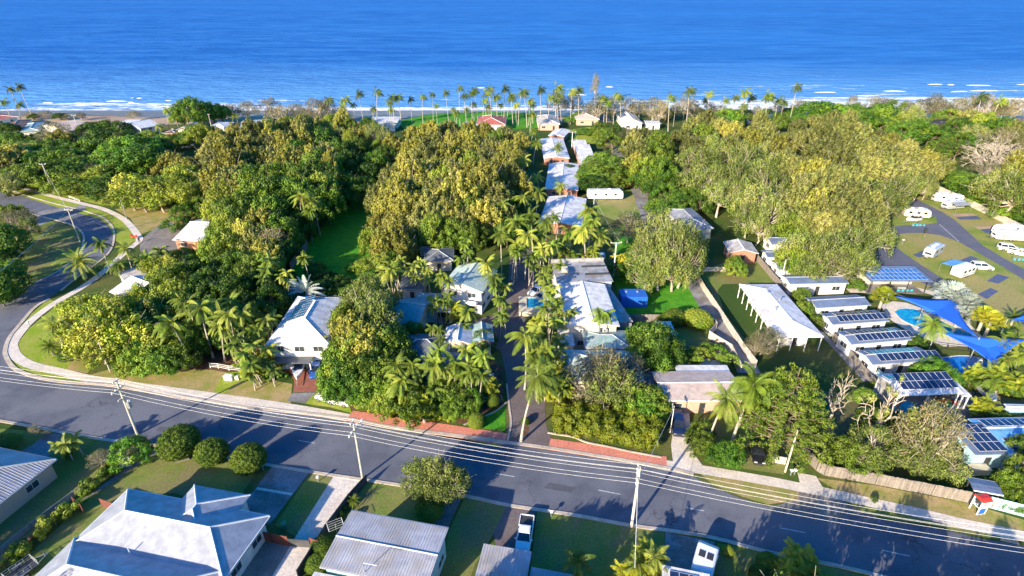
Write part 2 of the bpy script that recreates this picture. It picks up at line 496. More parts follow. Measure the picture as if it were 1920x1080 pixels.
def offset_line(pts, d):
    out = []
    for i, p in enumerate(pts):
        t = pts[min(i + 1, len(pts) - 1)] - pts[max(i - 1, 0)]
        t.z = 0
        t.normalize()
        out.append(p + Vector((-t.y, t.x, 0)) * d)
    return out

def ribbon(name, pix, width, m, z=0.03, side=0, h=None, smooth=True, z0=-0.05):
    """strip of given width along a pixel line; side 0 centred, +1 left of the line, -1 right"""
    pts = [G(x, y, 0) for x, y in pix]
    if smooth: pts = smooth_line(pts)
    a0, a1 = (width / 2, -width / 2) if side == 0 else ((width, 0) if side > 0 else (0, -width))
    L, Rr = offset_line(pts, a0), offset_line(pts, a1)
    mb = MB()
    if h is None:
        n = len(pts)
        mb.add([(p.x, p.y, z) for p in L] + [(p.x, p.y, z) for p in Rr], [(i, n + i, n + i + 1, i + 1) for i in range(n - 1)])
    else:
        mb.loft([[(l.x, l.y, z0), (r.x, r.y, z0), (r.x, r.y, h), (l.x, l.y, h)] for l, r in zip(L, Rr)])
    return struct(name, mb, m)

# ------------------------------------------------------------------ buildings
PANEL = None
def panel_mesh():
    global PANEL
    if PANEL is None:
        mb = MB().box(0.02, 0.97, 0.02, 1.62, 0, 0.05)
        PANEL = mb.mesh('solar_panel', M['solar'])
        fm = MB().box(0, 1.0, 0, 0.02, 0, 0.055).box(0, 1.0, 1.62, 1.65, 0, 0.055).box(0, 0.02, 0, 1.65, 0, 0.055).box(0.97, 1.0, 0, 1.65, 0, 0.055)
        fr = fm.mesh('panel_frame', M['frame'])
        PANEL = (PANEL, fr)
    return PANEL

WM = {}
def window_mesh(w_, h_):
    k = (round(w_, 1), round(h_, 1))
    if k not in WM:
        w2 = k[0] / 2
        f = MB().box(-w2, w2, -0.05, 0.04, 0, 0.07).box(-w2, w2, -0.05, 0.04, k[1] - 0.07, k[1]).box(-w2, -w2 + 0.07, -0.05, 0.04, 0.07, k[1] - 0.07)
        f.box(w2 - 0.07, w2, -0.05, 0.04, 0.07, k[1] - 0.07).box(-0.025, 0.025, -0.045, 0.04, 0.07, k[1] - 0.07)
        g = MB().box(-w2 + 0.07, w2 - 0.07, -0.02, 0.01, 0.07, k[1] - 0.07)
        WM[k] = (f.mesh('window', M['frame']), g.mesh('pane', M['glass']))
    return WM[k]
DM = {}
def door_mesh(kind='door'):
    if kind not in DM:
        w2, hh = (0.45, 2.05) if kind == 'door' else (1.3, 2.2)
        DM[kind] = (MB().box(-w2, w2, -0.06, 0.02, 0.03, hh).mesh(kind, M['dark'] if kind == 'door' else M['w_grey']),
                    MB().box(w2 - 0.15, w2 - 0.08, -0.12, -0.06, 0.95, 1.1).mesh('handle', M['steel']))
    return DM[kind]

def roof_geo(L, W, eave, pitch, style):
    """top faces as list of (side, [pts]) in the local frame, centre at origin"""
    tp = math.tan(math.radians(pitch))
    x, y = L / 2, W / 2
    c = [Vector((-x, -y, eave)), Vector((x, -y, eave)), Vector((x, y, eave)), Vector((-x, y, eave))]
    ridges = []
    if style == 'hip':
        if L >= W:
            r = y * tp
            a_, b_ = Vector((-x + y, 0, eave + r)), Vector((x - y, 0, eave + r))
            if L - W < 0.3: a_, b_ = Vector((-0.15, 0, eave + r)), Vector((0.15, 0, eave + r))
            F_ = [('S', [c[0], c[1], b_, a_]), ('E', [c[1], c[2], b_]), ('N', [c[2], c[3], a_, b_]), ('W', [c[3], c[0], a_])]
            ridges = [(a_, b_), (c[0], a_), (c[3], a_), (c[1], b_), (c[2], b_)]
        else:
            r = x * tp
            a_, b_ = Vector((0, -y + x, eave + r)), Vector((0, y - x, eave + r))
            F_ = [('S', [c[0], c[1], a_]), ('E', [c[1], c[2], b_, a_]), ('N', [c[2], c[3], b_]), ('W', [c[3], c[0], a_, b_])]
            ridges = [(a_, b_), (c[0], a_), (c[1], a_), (c[2], b_), (c[3], b_)]
    elif style == 'gx':
        r = y * tp
        a_, b_ = Vector((-x, 0, eave + r)), Vector((x, 0, eave + r))
        F_ = [('S', [c[0], c[1], b_, a_]), ('N', [c[2], c[3], a_, b_])]
        ridges = [(a_, b_)]
    elif style == 'gy':
        r = x * tp
        a_, b_ = Vector((0, -y, eave + r)), Vector((0, y, eave + r))
        F_ = [('E', [c[1], c[2], b_, a_]), ('W', [c[3], c[0], a_, b_])]
        ridges = [(a_, b_)]
    else:
        r = W * tp
        F_ = [('S', [c[0], c[1], c[2] + Vector((0, 0, r)), c[3] + Vector((0, 0, r))])]
    return F_, ridges

def add_ribs(mb, faces, step, hgt=0.022, wd=0.08):
    for s, pts in faces:
        nrm = (pts[1] - pts[0]).cross(pts[2] - pts[0]).normalized()
        u = (pts[1] - pts[0]).normalized(); v = nrm.cross(u); o = pts[0]
        q = [((p - o).dot(u), (p - o).dot(v)) for p in pts]
        u0, u1 = min(a for a, b in q), max(a for a, b in q)
        k = int((u1 - u0) / step)
        for i in range(k):
            uu = u0 + (i + 0.5) * (u1 - u0) / k
            vs = []
            for (a0, b0), (a1, b1) in zip(q, q[1:] + q[:1]):
                if (a0 - uu) * (a1 - uu) < 0:
                    vs.append(b0 + (b1 - b0) * (uu - a0) / (a1 - a0))
            if len(vs) < 2 or max(vs) - min(vs) < 0.3: continue
            va, vb = min(vs) + 0.01, max(vs) - 0.08
            f = lambda x, y, z: o + u * x + v * y + nrm * z
            mb.loft([[f(uu - wd / 2, t, -0.01), f(uu + wd / 2, t, -0.01), f(uu + wd * 0.2, t, hgt), f(uu - wd * 0.2, t, hgt)] for t in (va, vb)])

def house(label, A, B, C, eave=3.0, pitch=22, style='hip', roof='r_white', wall='w_white', over=0.5, name='house', cat='house', group=None,
          wins=True, posts=False, solar=(), cap='cap', door=True, z0=0.0, thick=0.18, halfwall=None, wstep=3.6, storeys=1, dims=None, rib=None):
    """A,B: pixels of two roof corners along one eave, C: pixel of a corner on the opposite eave"""
    a_, b_, c_ = G(*A, eave), G(*B, eave), G(*C, eave)
    ex = (b_ - a_); L = ex.length; ex.normalize()
    ey = Vector((-ex.y, ex.x, 0))
    W = (c_ - a_).dot(ey)
    if dims:
        if dims[0]: L = dims[0]
        if dims[1]: W = math.copysign(dims[1], W)
    cen = a_ + ex * L / 2 + ey * W / 2
    if W < 0:                       # keep +y of the local frame pointing away from the camera side
        W = -W
    rz = math.atan2(ex.y, ex.x)
    if Vector((-ex.y, ex.x)).dot(Vector((cen.x, cen.y))) < 0:
        rz += math.pi
    root = thing(name, label, cat, (cen.x, cen.y, z0), rz, group)
    eave -= z0
    F_, ridges = roof_geo(L, W, eave, pitch, style)
    mb = MB()
    edges = {}
    for s, pts in F_:
        mb.poly(pts)
        mb.poly([p - Vector((0, 0, thick)) for p in reversed(pts)])
        for i in range(len(pts)):
            p, q = pts[i], pts[(i + 1) % len(pts)]
            kp, kq = tuple(round(t, 3) for t in p), tuple(round(t, 3) for t in q)
            if (kq, kp) in edges: edges.pop((kq, kp))
            else: edges[(kp, kq)] = (p, q)
    for p, q in edges.values():
        d = Vector((0, 0, thick))
        mb.poly([p - d, q - d, q, p])
    if rib: add_ribs(mb, F_, rib)
    ro = mb.build('roof', M[roof], root)
    if ridges and cap:
        cb = MB()
        for p, q in ridges:
            d = (q - p)
            cb.tube([p + Vector((0, 0, 0.02)), q + Vector((0, 0, 0.02))], 0.11, 5)
        cb.build('ridge_cap', M[cap], ro)
    # gutter along the eaves
    if style in ('hip', 'gx', 'gy'):
        gb = MB()
        x, y, g = L / 2, W / 2, 0.12
        z1, z2 = eave - 0.16, eave - 0.03
        if style != 'gy':
            gb.box(-x, x, -y - g, -y - 0.003, z1, z2).box(-x, x, y + 0.003, y + g, z1, z2)
        if style != 'gx':
            gb.box(-x - g, -x - 0.003, -y, y, z1, z2).box(x + 0.003, x + g, -y, y, z1, z2)
        gb.build('gutter', M[cap or 'cap'], ro)
    tp = math.tan(math.radians(pitch))
    x, y = L / 2 - over, W / 2 - over
    zw = eave + (0 if style in ('hip',) else 0) - thick - 0.02
    if posts:
        pb_n = max(2, int(L / 4) + 1)
        pm = MB().box(-0.07, 0.07, -0.07, 0.07, 0, zw).mesh('post', M['frame'] if posts is True else M[posts])
        for i in range(pb_n):
            px = -x + 2 * x * i / (pb_n - 1)
            inst('post', pm, root, (px, -y, 0))
            inst('post', pm, root, (px, y, 0 if style != 'skil' else 0))
        MB().box(-x - 0.1, x + 0.1, -y - 0.1, y + 0.1, 0.0, 0.06).build('floor_slab', M['concrete_grey'], root)
    wb = None
    if not posts or halfwall:
        wb = MB()
        yy0, yy1 = -y, y
        if halfwall: yy0 = -y + (2 * y) * halfwall
        if style == 'gx':
            zs = eave + over * tp - thick - 0.03
            zr = eave + (W / 2) * tp - thick - 0.03
            prof = [(yy0, 0), (yy1, 0), (yy1, zs), (0, zr), (yy0, zs)]
            wb.loft([[(xx, p, q) for p, q in prof] for xx in (-x, x)])
        elif style == 'gy':
            zs = eave + over * tp - thick - 0.03
            zr = eave + (L / 2) * tp - thick - 0.03
            prof = [(-x, 0), (x, 0), (x, zs), (0, zr), (-x, zs)]
            wb.loft([[(p, yv, q) for p, q in prof] for yv in (yy0, yy1)])
        elif style == 'skil':
            z1 = eave + over * tp - thick - 0.03
            z2 = eave + (W - over) * tp - thick - 0.03
            wb.loft([[(xx, yy0, 0), (xx, yy1, 0), (xx, yy1, z2), (xx, yy0, z1)] for xx in (-x, x)])
        else:
            wb.box(-x, x, yy0, yy1, 0, zw)
        wo_ = wb.build('wall', M[wall], root)
    if wins and (not posts) :
        cx, cy = cen.x, cen.y
        for side, ln, ang, ox, oy in (('S', 2 * x, 0, 0, -y), ('N', 2 * x, math.pi, 0, y), ('E', 2 * y, math.pi / 2, x, 0), ('W', 2 * y, -math.pi / 2, -x, 0)):
            nrm = Matrix.Rotation(rz, 3, 'Z') @ Vector((ox, oy, 0))
            cam_side = nrm.x * -cx + nrm.y * -cy > 0
            if not cam_side and side != 'N':
                continue
            if side == 'N': continue
            n = max(1, int(ln / wstep))
            for st in range(storeys):
                zz = 0.95 + st * 2.8
                for i in range(n):
                    t = -ln / 2 + ln * (i + 0.5) / n
                    if side == 'S' and door and st == 0 and i == n // 2:
                        dm = door_mesh()
                        p = Matrix.Rotation(ang, 3, 'Z') @ Vector((t, 0, 0))
                        dd = inst('door', dm[0], root, (p.x + ox, p.y + oy, 0))
                        dd.rotation_euler = (0, 0, ang)
                        inst('handle', dm[1], dd)
                        continue
                    ww = 1.8 if (i + len(label)) % 3 else 1.2
                    fm, gm = window_mesh(ww, 1.1)
                    p = Matrix.Rotation(ang, 3, 'Z') @ Vector((t, 0, 0))
                    wo2 = inst('window', fm, root, (p.x + ox, p.y + oy, zz))
                    wo2.rotation_euler = (0, 0, ang)
                    inst('pane', gm, wo2)
    for (side, u0, v0, nu, nv) in solar:      # panels on a roof slope: u from its left end, v up the slope (metres)
        for s, pts in F_:
            if s != side: continue
            p0, p1 = pts[0], pts[1]
            u = (p1 - p0).normalized()
            nrm = (pts[1] - pts[0]).cross(pts[2] - pts[0]).normalized()
            v = nrm.cross(u)
            mt = Matrix((u, v, nrm)).transposed().to_4x4()
            pm, fm = panel_mesh()
            for i in range(nu):
                for j in range(nv):
                    q = p0 + u * (u0 + i * 1.03) + v * (v0 + j * 1.68) + nrm * 0.09
                    mm = mt.copy(); mm.translation = q
                    po = inst('solar_panel', pm, ro, mtx=mm)
                    fo = inst('panel_frame', fm, ro, mtx=mm)
    root['L'], root['W'], root['Z'] = L, W, eave
    return root

def vents(root, pts, z, m='steel'):
    for x, y in pts:
        MB().tube([(x, y, z - 0.4), (x, y, z + 0.35)], 0.12, 8).box(x - 0.2, x + 0.2, y - 0.2, y + 0.2, z + 0.35, z + 0.42).build('roof_vent', M[m], root)

# ------------------------------------------------------------------ vehicles
WHEEL = {}
def wheels(root, pts, r=0.34, wd=0.22):
    if r not in WHEEL:
        def cyl(rr, w0):
            return MB().loft([[(rr * math.cos(t), s * w0 / 2, rr * math.sin(t)) for t in [2 * math.pi * j / 14 for j in range(14)]] for s in (-1, 1)])
        WHEEL[r] = (cyl(r, wd).mesh('wheel', M['tyre'], uv=False), cyl(r * 0.6, wd + 0.03).mesh('rim', M['alloy'], uv=False))
    for x, y in pts:
        o = inst('wheel', WHEEL[r][0], root, (x, y, r))
        inst('rim', WHEEL[r][1], o)

CARS = {
    # length, width, body stations (x, ztop, halfwidth factor), greenhouse base xs / roof xs, roof height
    'sedan': (4.7, 1.8, [(-2.35, 0.72, 0.86), (-2.25, 0.95, 0.94), (-1.6, 1.0, 1.0), (0.0, 0.98, 1.0), (0.95, 0.95, 1.0), (1.9, 0.80, 0.96), (2.28, 0.66, 0.88), (2.35, 0.5, 0.8)], (-1.75, 1.15), (-1.05, 0.35), 1.44),
    'suv': (4.8, 1.9, [(-2.4, 0.85, 0.9), (-2.35, 1.1, 0.95), (-1.5, 1.13, 1.0), (0.2, 1.12, 1.0), (1.05, 1.08, 1.0), (2.0, 0.98, 0.96), (2.35, 0.8, 0.9), (2.4, 0.55, 0.84)], (-2.3, 1.25), (-2.0, 0.45), 1.78),
    'ute': (5.1, 1.85, [(-2.55, 1.0, 0.96), (-2.5, 1.06, 0.98), (-0.7, 1.06, 1.0), (0.1, 1.05, 1.0), (1.2, 1.02, 1.0), (2.2, 0.92, 0.95), (2.5, 0.75, 0.9), (2.55, 0.5, 0.84)], (-0.75, 1.35), (-0.45, 0.6), 1.68),
    'hatch': (4.1, 1.72, [(-2.05, 0.8, 0.88), (-2.0, 1.0, 0.94), (-1.3, 1.02, 1.0), (0.2, 1.0, 1.0), (0.95, 0.97, 1.0), (1.7, 0.84, 0.95), (2.0, 0.7, 0.88), (2.05, 0.5, 0.8)], (-1.95, 1.1), (-1.55, 0.3), 1.5),
}
def car(label, kind, px, py, nose=None, ang=None, paint='p_white', cat='car', group=None, z=0.03, name='parked_car'):
    L, W, st, gb, gr, hr = CARS[kind]
    p = G(px, py, 0.5)
    if nose:
        q = G(*nose, 0.5)
        ang = math.atan2(q.y - p.y, q.x - p.x)
    root = thing(name, label, cat, (p.x, p.y, z), ang, group)
    hw = W / 2
    secs = []
    for x, zt, k in st:
        w_ = hw * k
        secs.append([(x, -w_ * 0.9, 0.22), (x, w_ * 0.9, 0.22), (x, w_, 0.42), (x, w_, zt - 0.14), (x, w_ * 0.9, zt - 0.02), (x, w_ * 0.55, zt + 0.02), (x, -w_ * 0.55, zt + 0.02), (x, -w_ * 0.9, zt - 0.02), (x, -w_, zt - 0.14), (x, -w_, 0.42)])
    MB().loft(secs).build('body', M[paint], root, smooth=False)
    zb = st[3][1] - 0.02
    w0, w1 = hw * 0.90, hw * 0.72
    def ring(x0, x1, ww, z, e=0.0):
        return [(x0 - e, -ww - e, z), (x1 + e, -ww - e, z), (x1 + e, ww + e, z), (x0 - e, ww + e, z)]
    MB().loft([ring(gb[0], gb[1], w0, zb), ring(gr[0], gr[1], w1, hr - 0.06)]).build('glasshouse', M['carglass'], root)
    MB().loft([ring(gr[0] - 0.08, gr[1] + 0.08, w1 + 0.03, hr - 0.07), ring(gr[0] - 0.05, gr[1] + 0.05, w1, hr), ring(gr[0] + 0.15, gr[1] - 0.15, w1 - 0.15, hr + 0.04)]).build('roof', M[paint], root)
    pb = MB()
    for s in (-1, 1):
        for xb, xt in ((gb[0], gr[0]), (gb[1], gr[1]), ((gb[0] + gb[1]) / 2, (gr[0] + gr[1]) / 2)):
            pb.tube([(xb, s * w0, zb), (xt, s * w1, hr - 0.05)], 0.05, 4)
    pb.build('pillars', M[paint], root)
    if kind == 'ute':
        MB().box(-2.42, -0.82, -hw + 0.14, hw - 0.14, 1.07, 1.09).build('tray_liner', M['dark'], root)
        MB().box(-2.5, -0.8, -hw + 0.02, -hw + 0.12, 1.04, 1.2).box(-2.5, -0.8, hw - 0.12, hw - 0.02, 1.04, 1.2).box(-2.52, -2.42, -hw + 0.02, hw - 0.02, 1.04, 1.2).build('tray_side', M[paint], root)
    a_ = L * 0.3
    wheels(root, [(-a_, -hw + 0.1), (a_, -hw + 0.1), (-a_, hw - 0.1), (a_, hw - 0.1)], 0.34 if kind in ('sedan', 'hatch') else 0.39)
    for s in (-1, 1):
        inst('headlight', MB().box(L / 2 - 0.16, L / 2 - 0.02, -0.2, 0.2, 0.56, 0.7).mesh('headlight', M['frame']), root, (0, s * hw * 0.6, 0))
        inst('tail_light', MB().box(-L / 2 - 0.01, -L / 2 + 0.1, -0.14, 0.14, 0.72, 0.86).mesh('tail_light', M['red']), root, (0, s * hw * 0.66, 0))
        inst('mirror', MB().box(-0.08, 0.08, -0.1, 0.1, 0, 0.14).mesh('mirror', M[paint]), root, (gb[1] - 0.25, s * (hw + 0.06), zb - 0.04))
    MB().box(-L / 2 - 0.03, -L / 2 + 0.12, -hw * 0.8, hw * 0.8, 0.35, 0.52).box(L / 2 - 0.12, L / 2 + 0.03, -hw * 0.78, hw * 0.78, 0.33, 0.5).build('bumper', M['dark'], root)
    return root

def rbox_secs(x, hw, z0, z1, c=0.25):
    return [(x, -hw, z0), (x, hw, z0), (x, hw, z1 - c), (x, hw - c * 0.35, z1 - c * 0.35), (x, hw - c, z1), (x, -hw + c, z1), (x, -hw + c * 0.35, z1 - c * 0.35), (x, -hw, z1 - c)]

def caravan(label, px, py, nose=None, ang=None, L=6.2, paint='p_white', awn=None, cat='caravan', group=None, stripe='fabricg', z=0.03, name='caravan', motor=False, W=2.4, H=2.75):
    p = G(px, py, 1.2)
    if nose:
        q = G(*nose, 1.2)
        ang = math.atan2(q.y - p.y, q.x - p.x)
    root = thing(name, label, cat, (p.x, p.y, z), ang, group)
    hw = W / 2
    x0, x1 = -L / 2, L / 2
    MB().loft([rbox_secs(x0, hw * 0.93, 0.7, H - 0.45, 0.2), rbox_secs(x0 + 0.12, hw, 0.5, H - 0.12), rbox_secs(x0 + 0.6, hw, 0.45, H),
               rbox_secs(x1 - 0.9, hw, 0.45, H), rbox_secs(x1 - 0.25, hw, 0.5, H - 0.35), rbox_secs(x1, hw * 0.93, 0.7, H - 0.95, 0.2)]).build('body', M[paint], root)
    MB().box(x0 + 0.2, x1 - 0.4, -hw - 0.012, -hw - 0.002, 0.75, 1.0).box(x0 + 0.2, x1 - 0.4, hw + 0.002, hw + 0.012, 0.75, 1.0).build('stripe', M[stripe], root)
    for s in (-1, 1):
        for xx in ([-L * 0.28, L * 0.02, L * 0.28] if s < 0 else [-L * 0.25, L * 0.2]):
            o = MB().box(-0.42, 0.42, -0.03, 0.03, 0, 0.6).build('window', M['carglass'], root, loc=(xx, s * (hw + 0.01), 1.45))
    MB().box(-0.3, 0.3, -0.03, 0.03, 0, 1.85).build('door', M[paint], root, loc=(L * 0.14, -hw - 0.02, 0.55))
    MB().box(-0.35, 0.35, -0.35, 0.35, 0, 0.14).build('roof_hatch', M['white'], root, loc=(-L * 0.2, 0, H))
    MB().box(-0.55, 0.55, -0.38, 0.38, 0, 0.28).box(-0.4, -0.1, -0.3, 0.3, 0.28, 0.3).build('air_conditioner', M['white'], root, loc=(L * 0.12, 0, H))
    MB().box(x1 - 0.02, x1 + 0.015, -hw * 0.6, hw * 0.6, 1.2, 1.62).build('front_window', M['carglass'], root)
    if motor:
        wheels(root, [(-L * 0.28, -hw + 0.15), (-L * 0.28, hw - 0.15), (L * 0.33, -hw + 0.15), (L * 0.33, hw - 0.15)], 0.45)
    else:
        wheels(root, [(-0.45, -hw + 0.12), (0.4, -hw + 0.12), (-0.45, hw - 0.12), (0.4, hw - 0.12)], 0.36)
        MB().tube([(x1 - 0.1, -0.75, 0.5), (x1 + 1.3, 0, 0.5)], 0.05, 4).tube([(x1 - 0.1, 0.75, 0.5), (x1 + 1.3, 0, 0.5)], 0.05, 4).box(x1 + 1.2, x1 + 1.5, -0.06, 0.06, 0.45, 0.6).build('drawbar', M['dark'], root)
        MB().box(x1 + 0.1, x1 + 0.55, -0.4, 0.4, 0.5, 0.85).build('gas_box', M['steel'], root)
    if awn:
        side, depth, m_ = awn
        s = side
        ys = [s * hw, s * (hw + depth)]
        mb = MB().loft([[(x0 + 0.4, ys[0], H - 0.25), (x0 + 0.4, ys[1], H - 0.6), (x0 + 0.4, ys[1], H - 0.55), (x0 + 0.4, ys[0], H - 0.2)],
                        [(x1 - 0.6, ys[0], H - 0.25), (x1 - 0.6, ys[1], H - 0.6), (x1 - 0.6, ys[1], H - 0.55), (x1 - 0.6, ys[0], H - 0.2)]])
        aw = mb.build('awning', M[m_], root)
        for xx in (x0 + 0.45, x1 - 0.65):
            MB().tube([(xx, ys[1], 0), (xx, ys[1], H - 0.6)], 0.03, 5).build('pole', M['steel'], aw)
    return root

# ------------------------------------------------------------------ foliage generators
def leaf_quads(cen, nrm, size, aspect, rng, droop=0.0):
    n = len(cen)
    nrm = nrm / (np.linalg.norm(nrm, axis=1, keepdims=True) + 1e-9)
    rv = rng.normal(size=(n, 3))
    if droop: rv = rv * (1 - droop) + np.array([0, 0, -1.0]) * droop * 2
    u = rv - (rv * nrm).sum(1, keepdims=True) * nrm
    u /= np.linalg.norm(u, axis=1, keepdims=True) + 1e-9
    v = np.cross(nrm, u)
    s = size * rng.uniform(0.6, 1.35, size=(n, 1))
    a_ = u * s
    b_ = v * s * aspect
    V = np.stack([cen - a_, cen + b_ * 1.0, cen + a_, cen - b_ * 1.0], 1).reshape(-1, 3)
    return V

def np_mesh(name, V, m):
    n = len(V) // 4
    me = bpy.data.meshes.new(name)
    me.vertices.add(len(V))
    me.vertices.foreach_set('co', V.astype(np.float32).ravel())
    me.loops.add(len(V))
    me.loops.foreach_set('vertex_index', np.arange(len(V), dtype=np.int32))
    me.polygons.add(n)
    me.polygons.foreach_set('loop_start', np.arange(0, len(V), 4, dtype=np.int32))
    me.polygons.foreach_set('loop_total', np.full(n, 4, dtype=np.int32))
    me.update(calc_edges=True)
    me.materials.append(m)
    return me

def blob_leaves(blobs, per, size, aspect, rng, flat=0.75, droop=0.0, rand=0.25):
    """leaves on the skins of many small clumps; leaves buried inside other clumps are dropped"""
    C = np.array([b[:3] for b in blobs]); Rr = np.array([b[3] for b in blobs])
    cs, ns = [], []
    for i, b in enumerate(blobs):
        n = int(per * (b[3] / Rr.mean()) ** 2)
        d = rng.normal(size=(n, 3)); d /= np.linalg.norm(d, axis=1, keepdims=True)
        rr = b[3] * (1 - 0.35 * rng.random((n, 1)) ** 2) * (1 + 0.18 * rng.normal(size=(n, 1)))
        p = C[i] + d * rr * np.array([1, 1, flat])
        if droop: p[:, 2] -= droop * b[3] * rng.random(n) ** 2 * 1.5
        keep = np.ones(n, bool)
        dd = np.linalg.norm((p[:, None, :] - C[None]) / np.array([1, 1, flat]), axis=2) / Rr[None]
        dd[:, i] = 9
        keep = dd.min(1) > 0.72
        cs.append(p[keep])
        ns.append((d + rng.normal(size=(n, 3)) * rand)[keep])
    return leaf_quads(np.concatenate(cs), np.concatenate(ns), size, aspect, rng, droop * 0.5)

def limbs(blobs, rng, r0=0.045, base=(0, 0, 0), fork=0.35, nb=12, wob=0.05, n=5, twist=0.0):
    mb = MB()
    f = Vector((rng.normal() * 0.04, rng.normal() * 0.04, fork))
    mb.tube([base, f * 0.5 + Vector((wob * rng.normal() * 0.5, wob * rng.normal() * 0.5, 0)), f], [r0, r0 * 0.85, r0 * 0.7], 7)
    idx = rng.permutation(len(blobs))[:nb]
    for i in idx:
        b = Vector(blobs[i][:3])
        mid = f.lerp(b, 0.5) + Vector((rng.normal() * wob, rng.normal() * wob, -0.04 + rng.normal() * wob))
        q1 = f.lerp(mid, 0.5) + Vector((rng.normal() * wob * 0.4, rng.normal() * wob * 0.4, 0.02))
        mb.tube([f - Vector((0, 0, 0.03)), q1, mid, b], [r0 * 0.5, r0 * 0.38, r0 * 0.27, r0 * 0.1], n)
        for _ in range(2):
            e_ = b + Vector(rng.normal(size=3).tolist()) * 0.16
            mb.tube([mid, mid.lerp(e_, 0.6) + Vector((0, 0, 0.03)), e_], [r0 * 0.18, r0 * 0.12, r0 * 0.05], 4)
    return mb

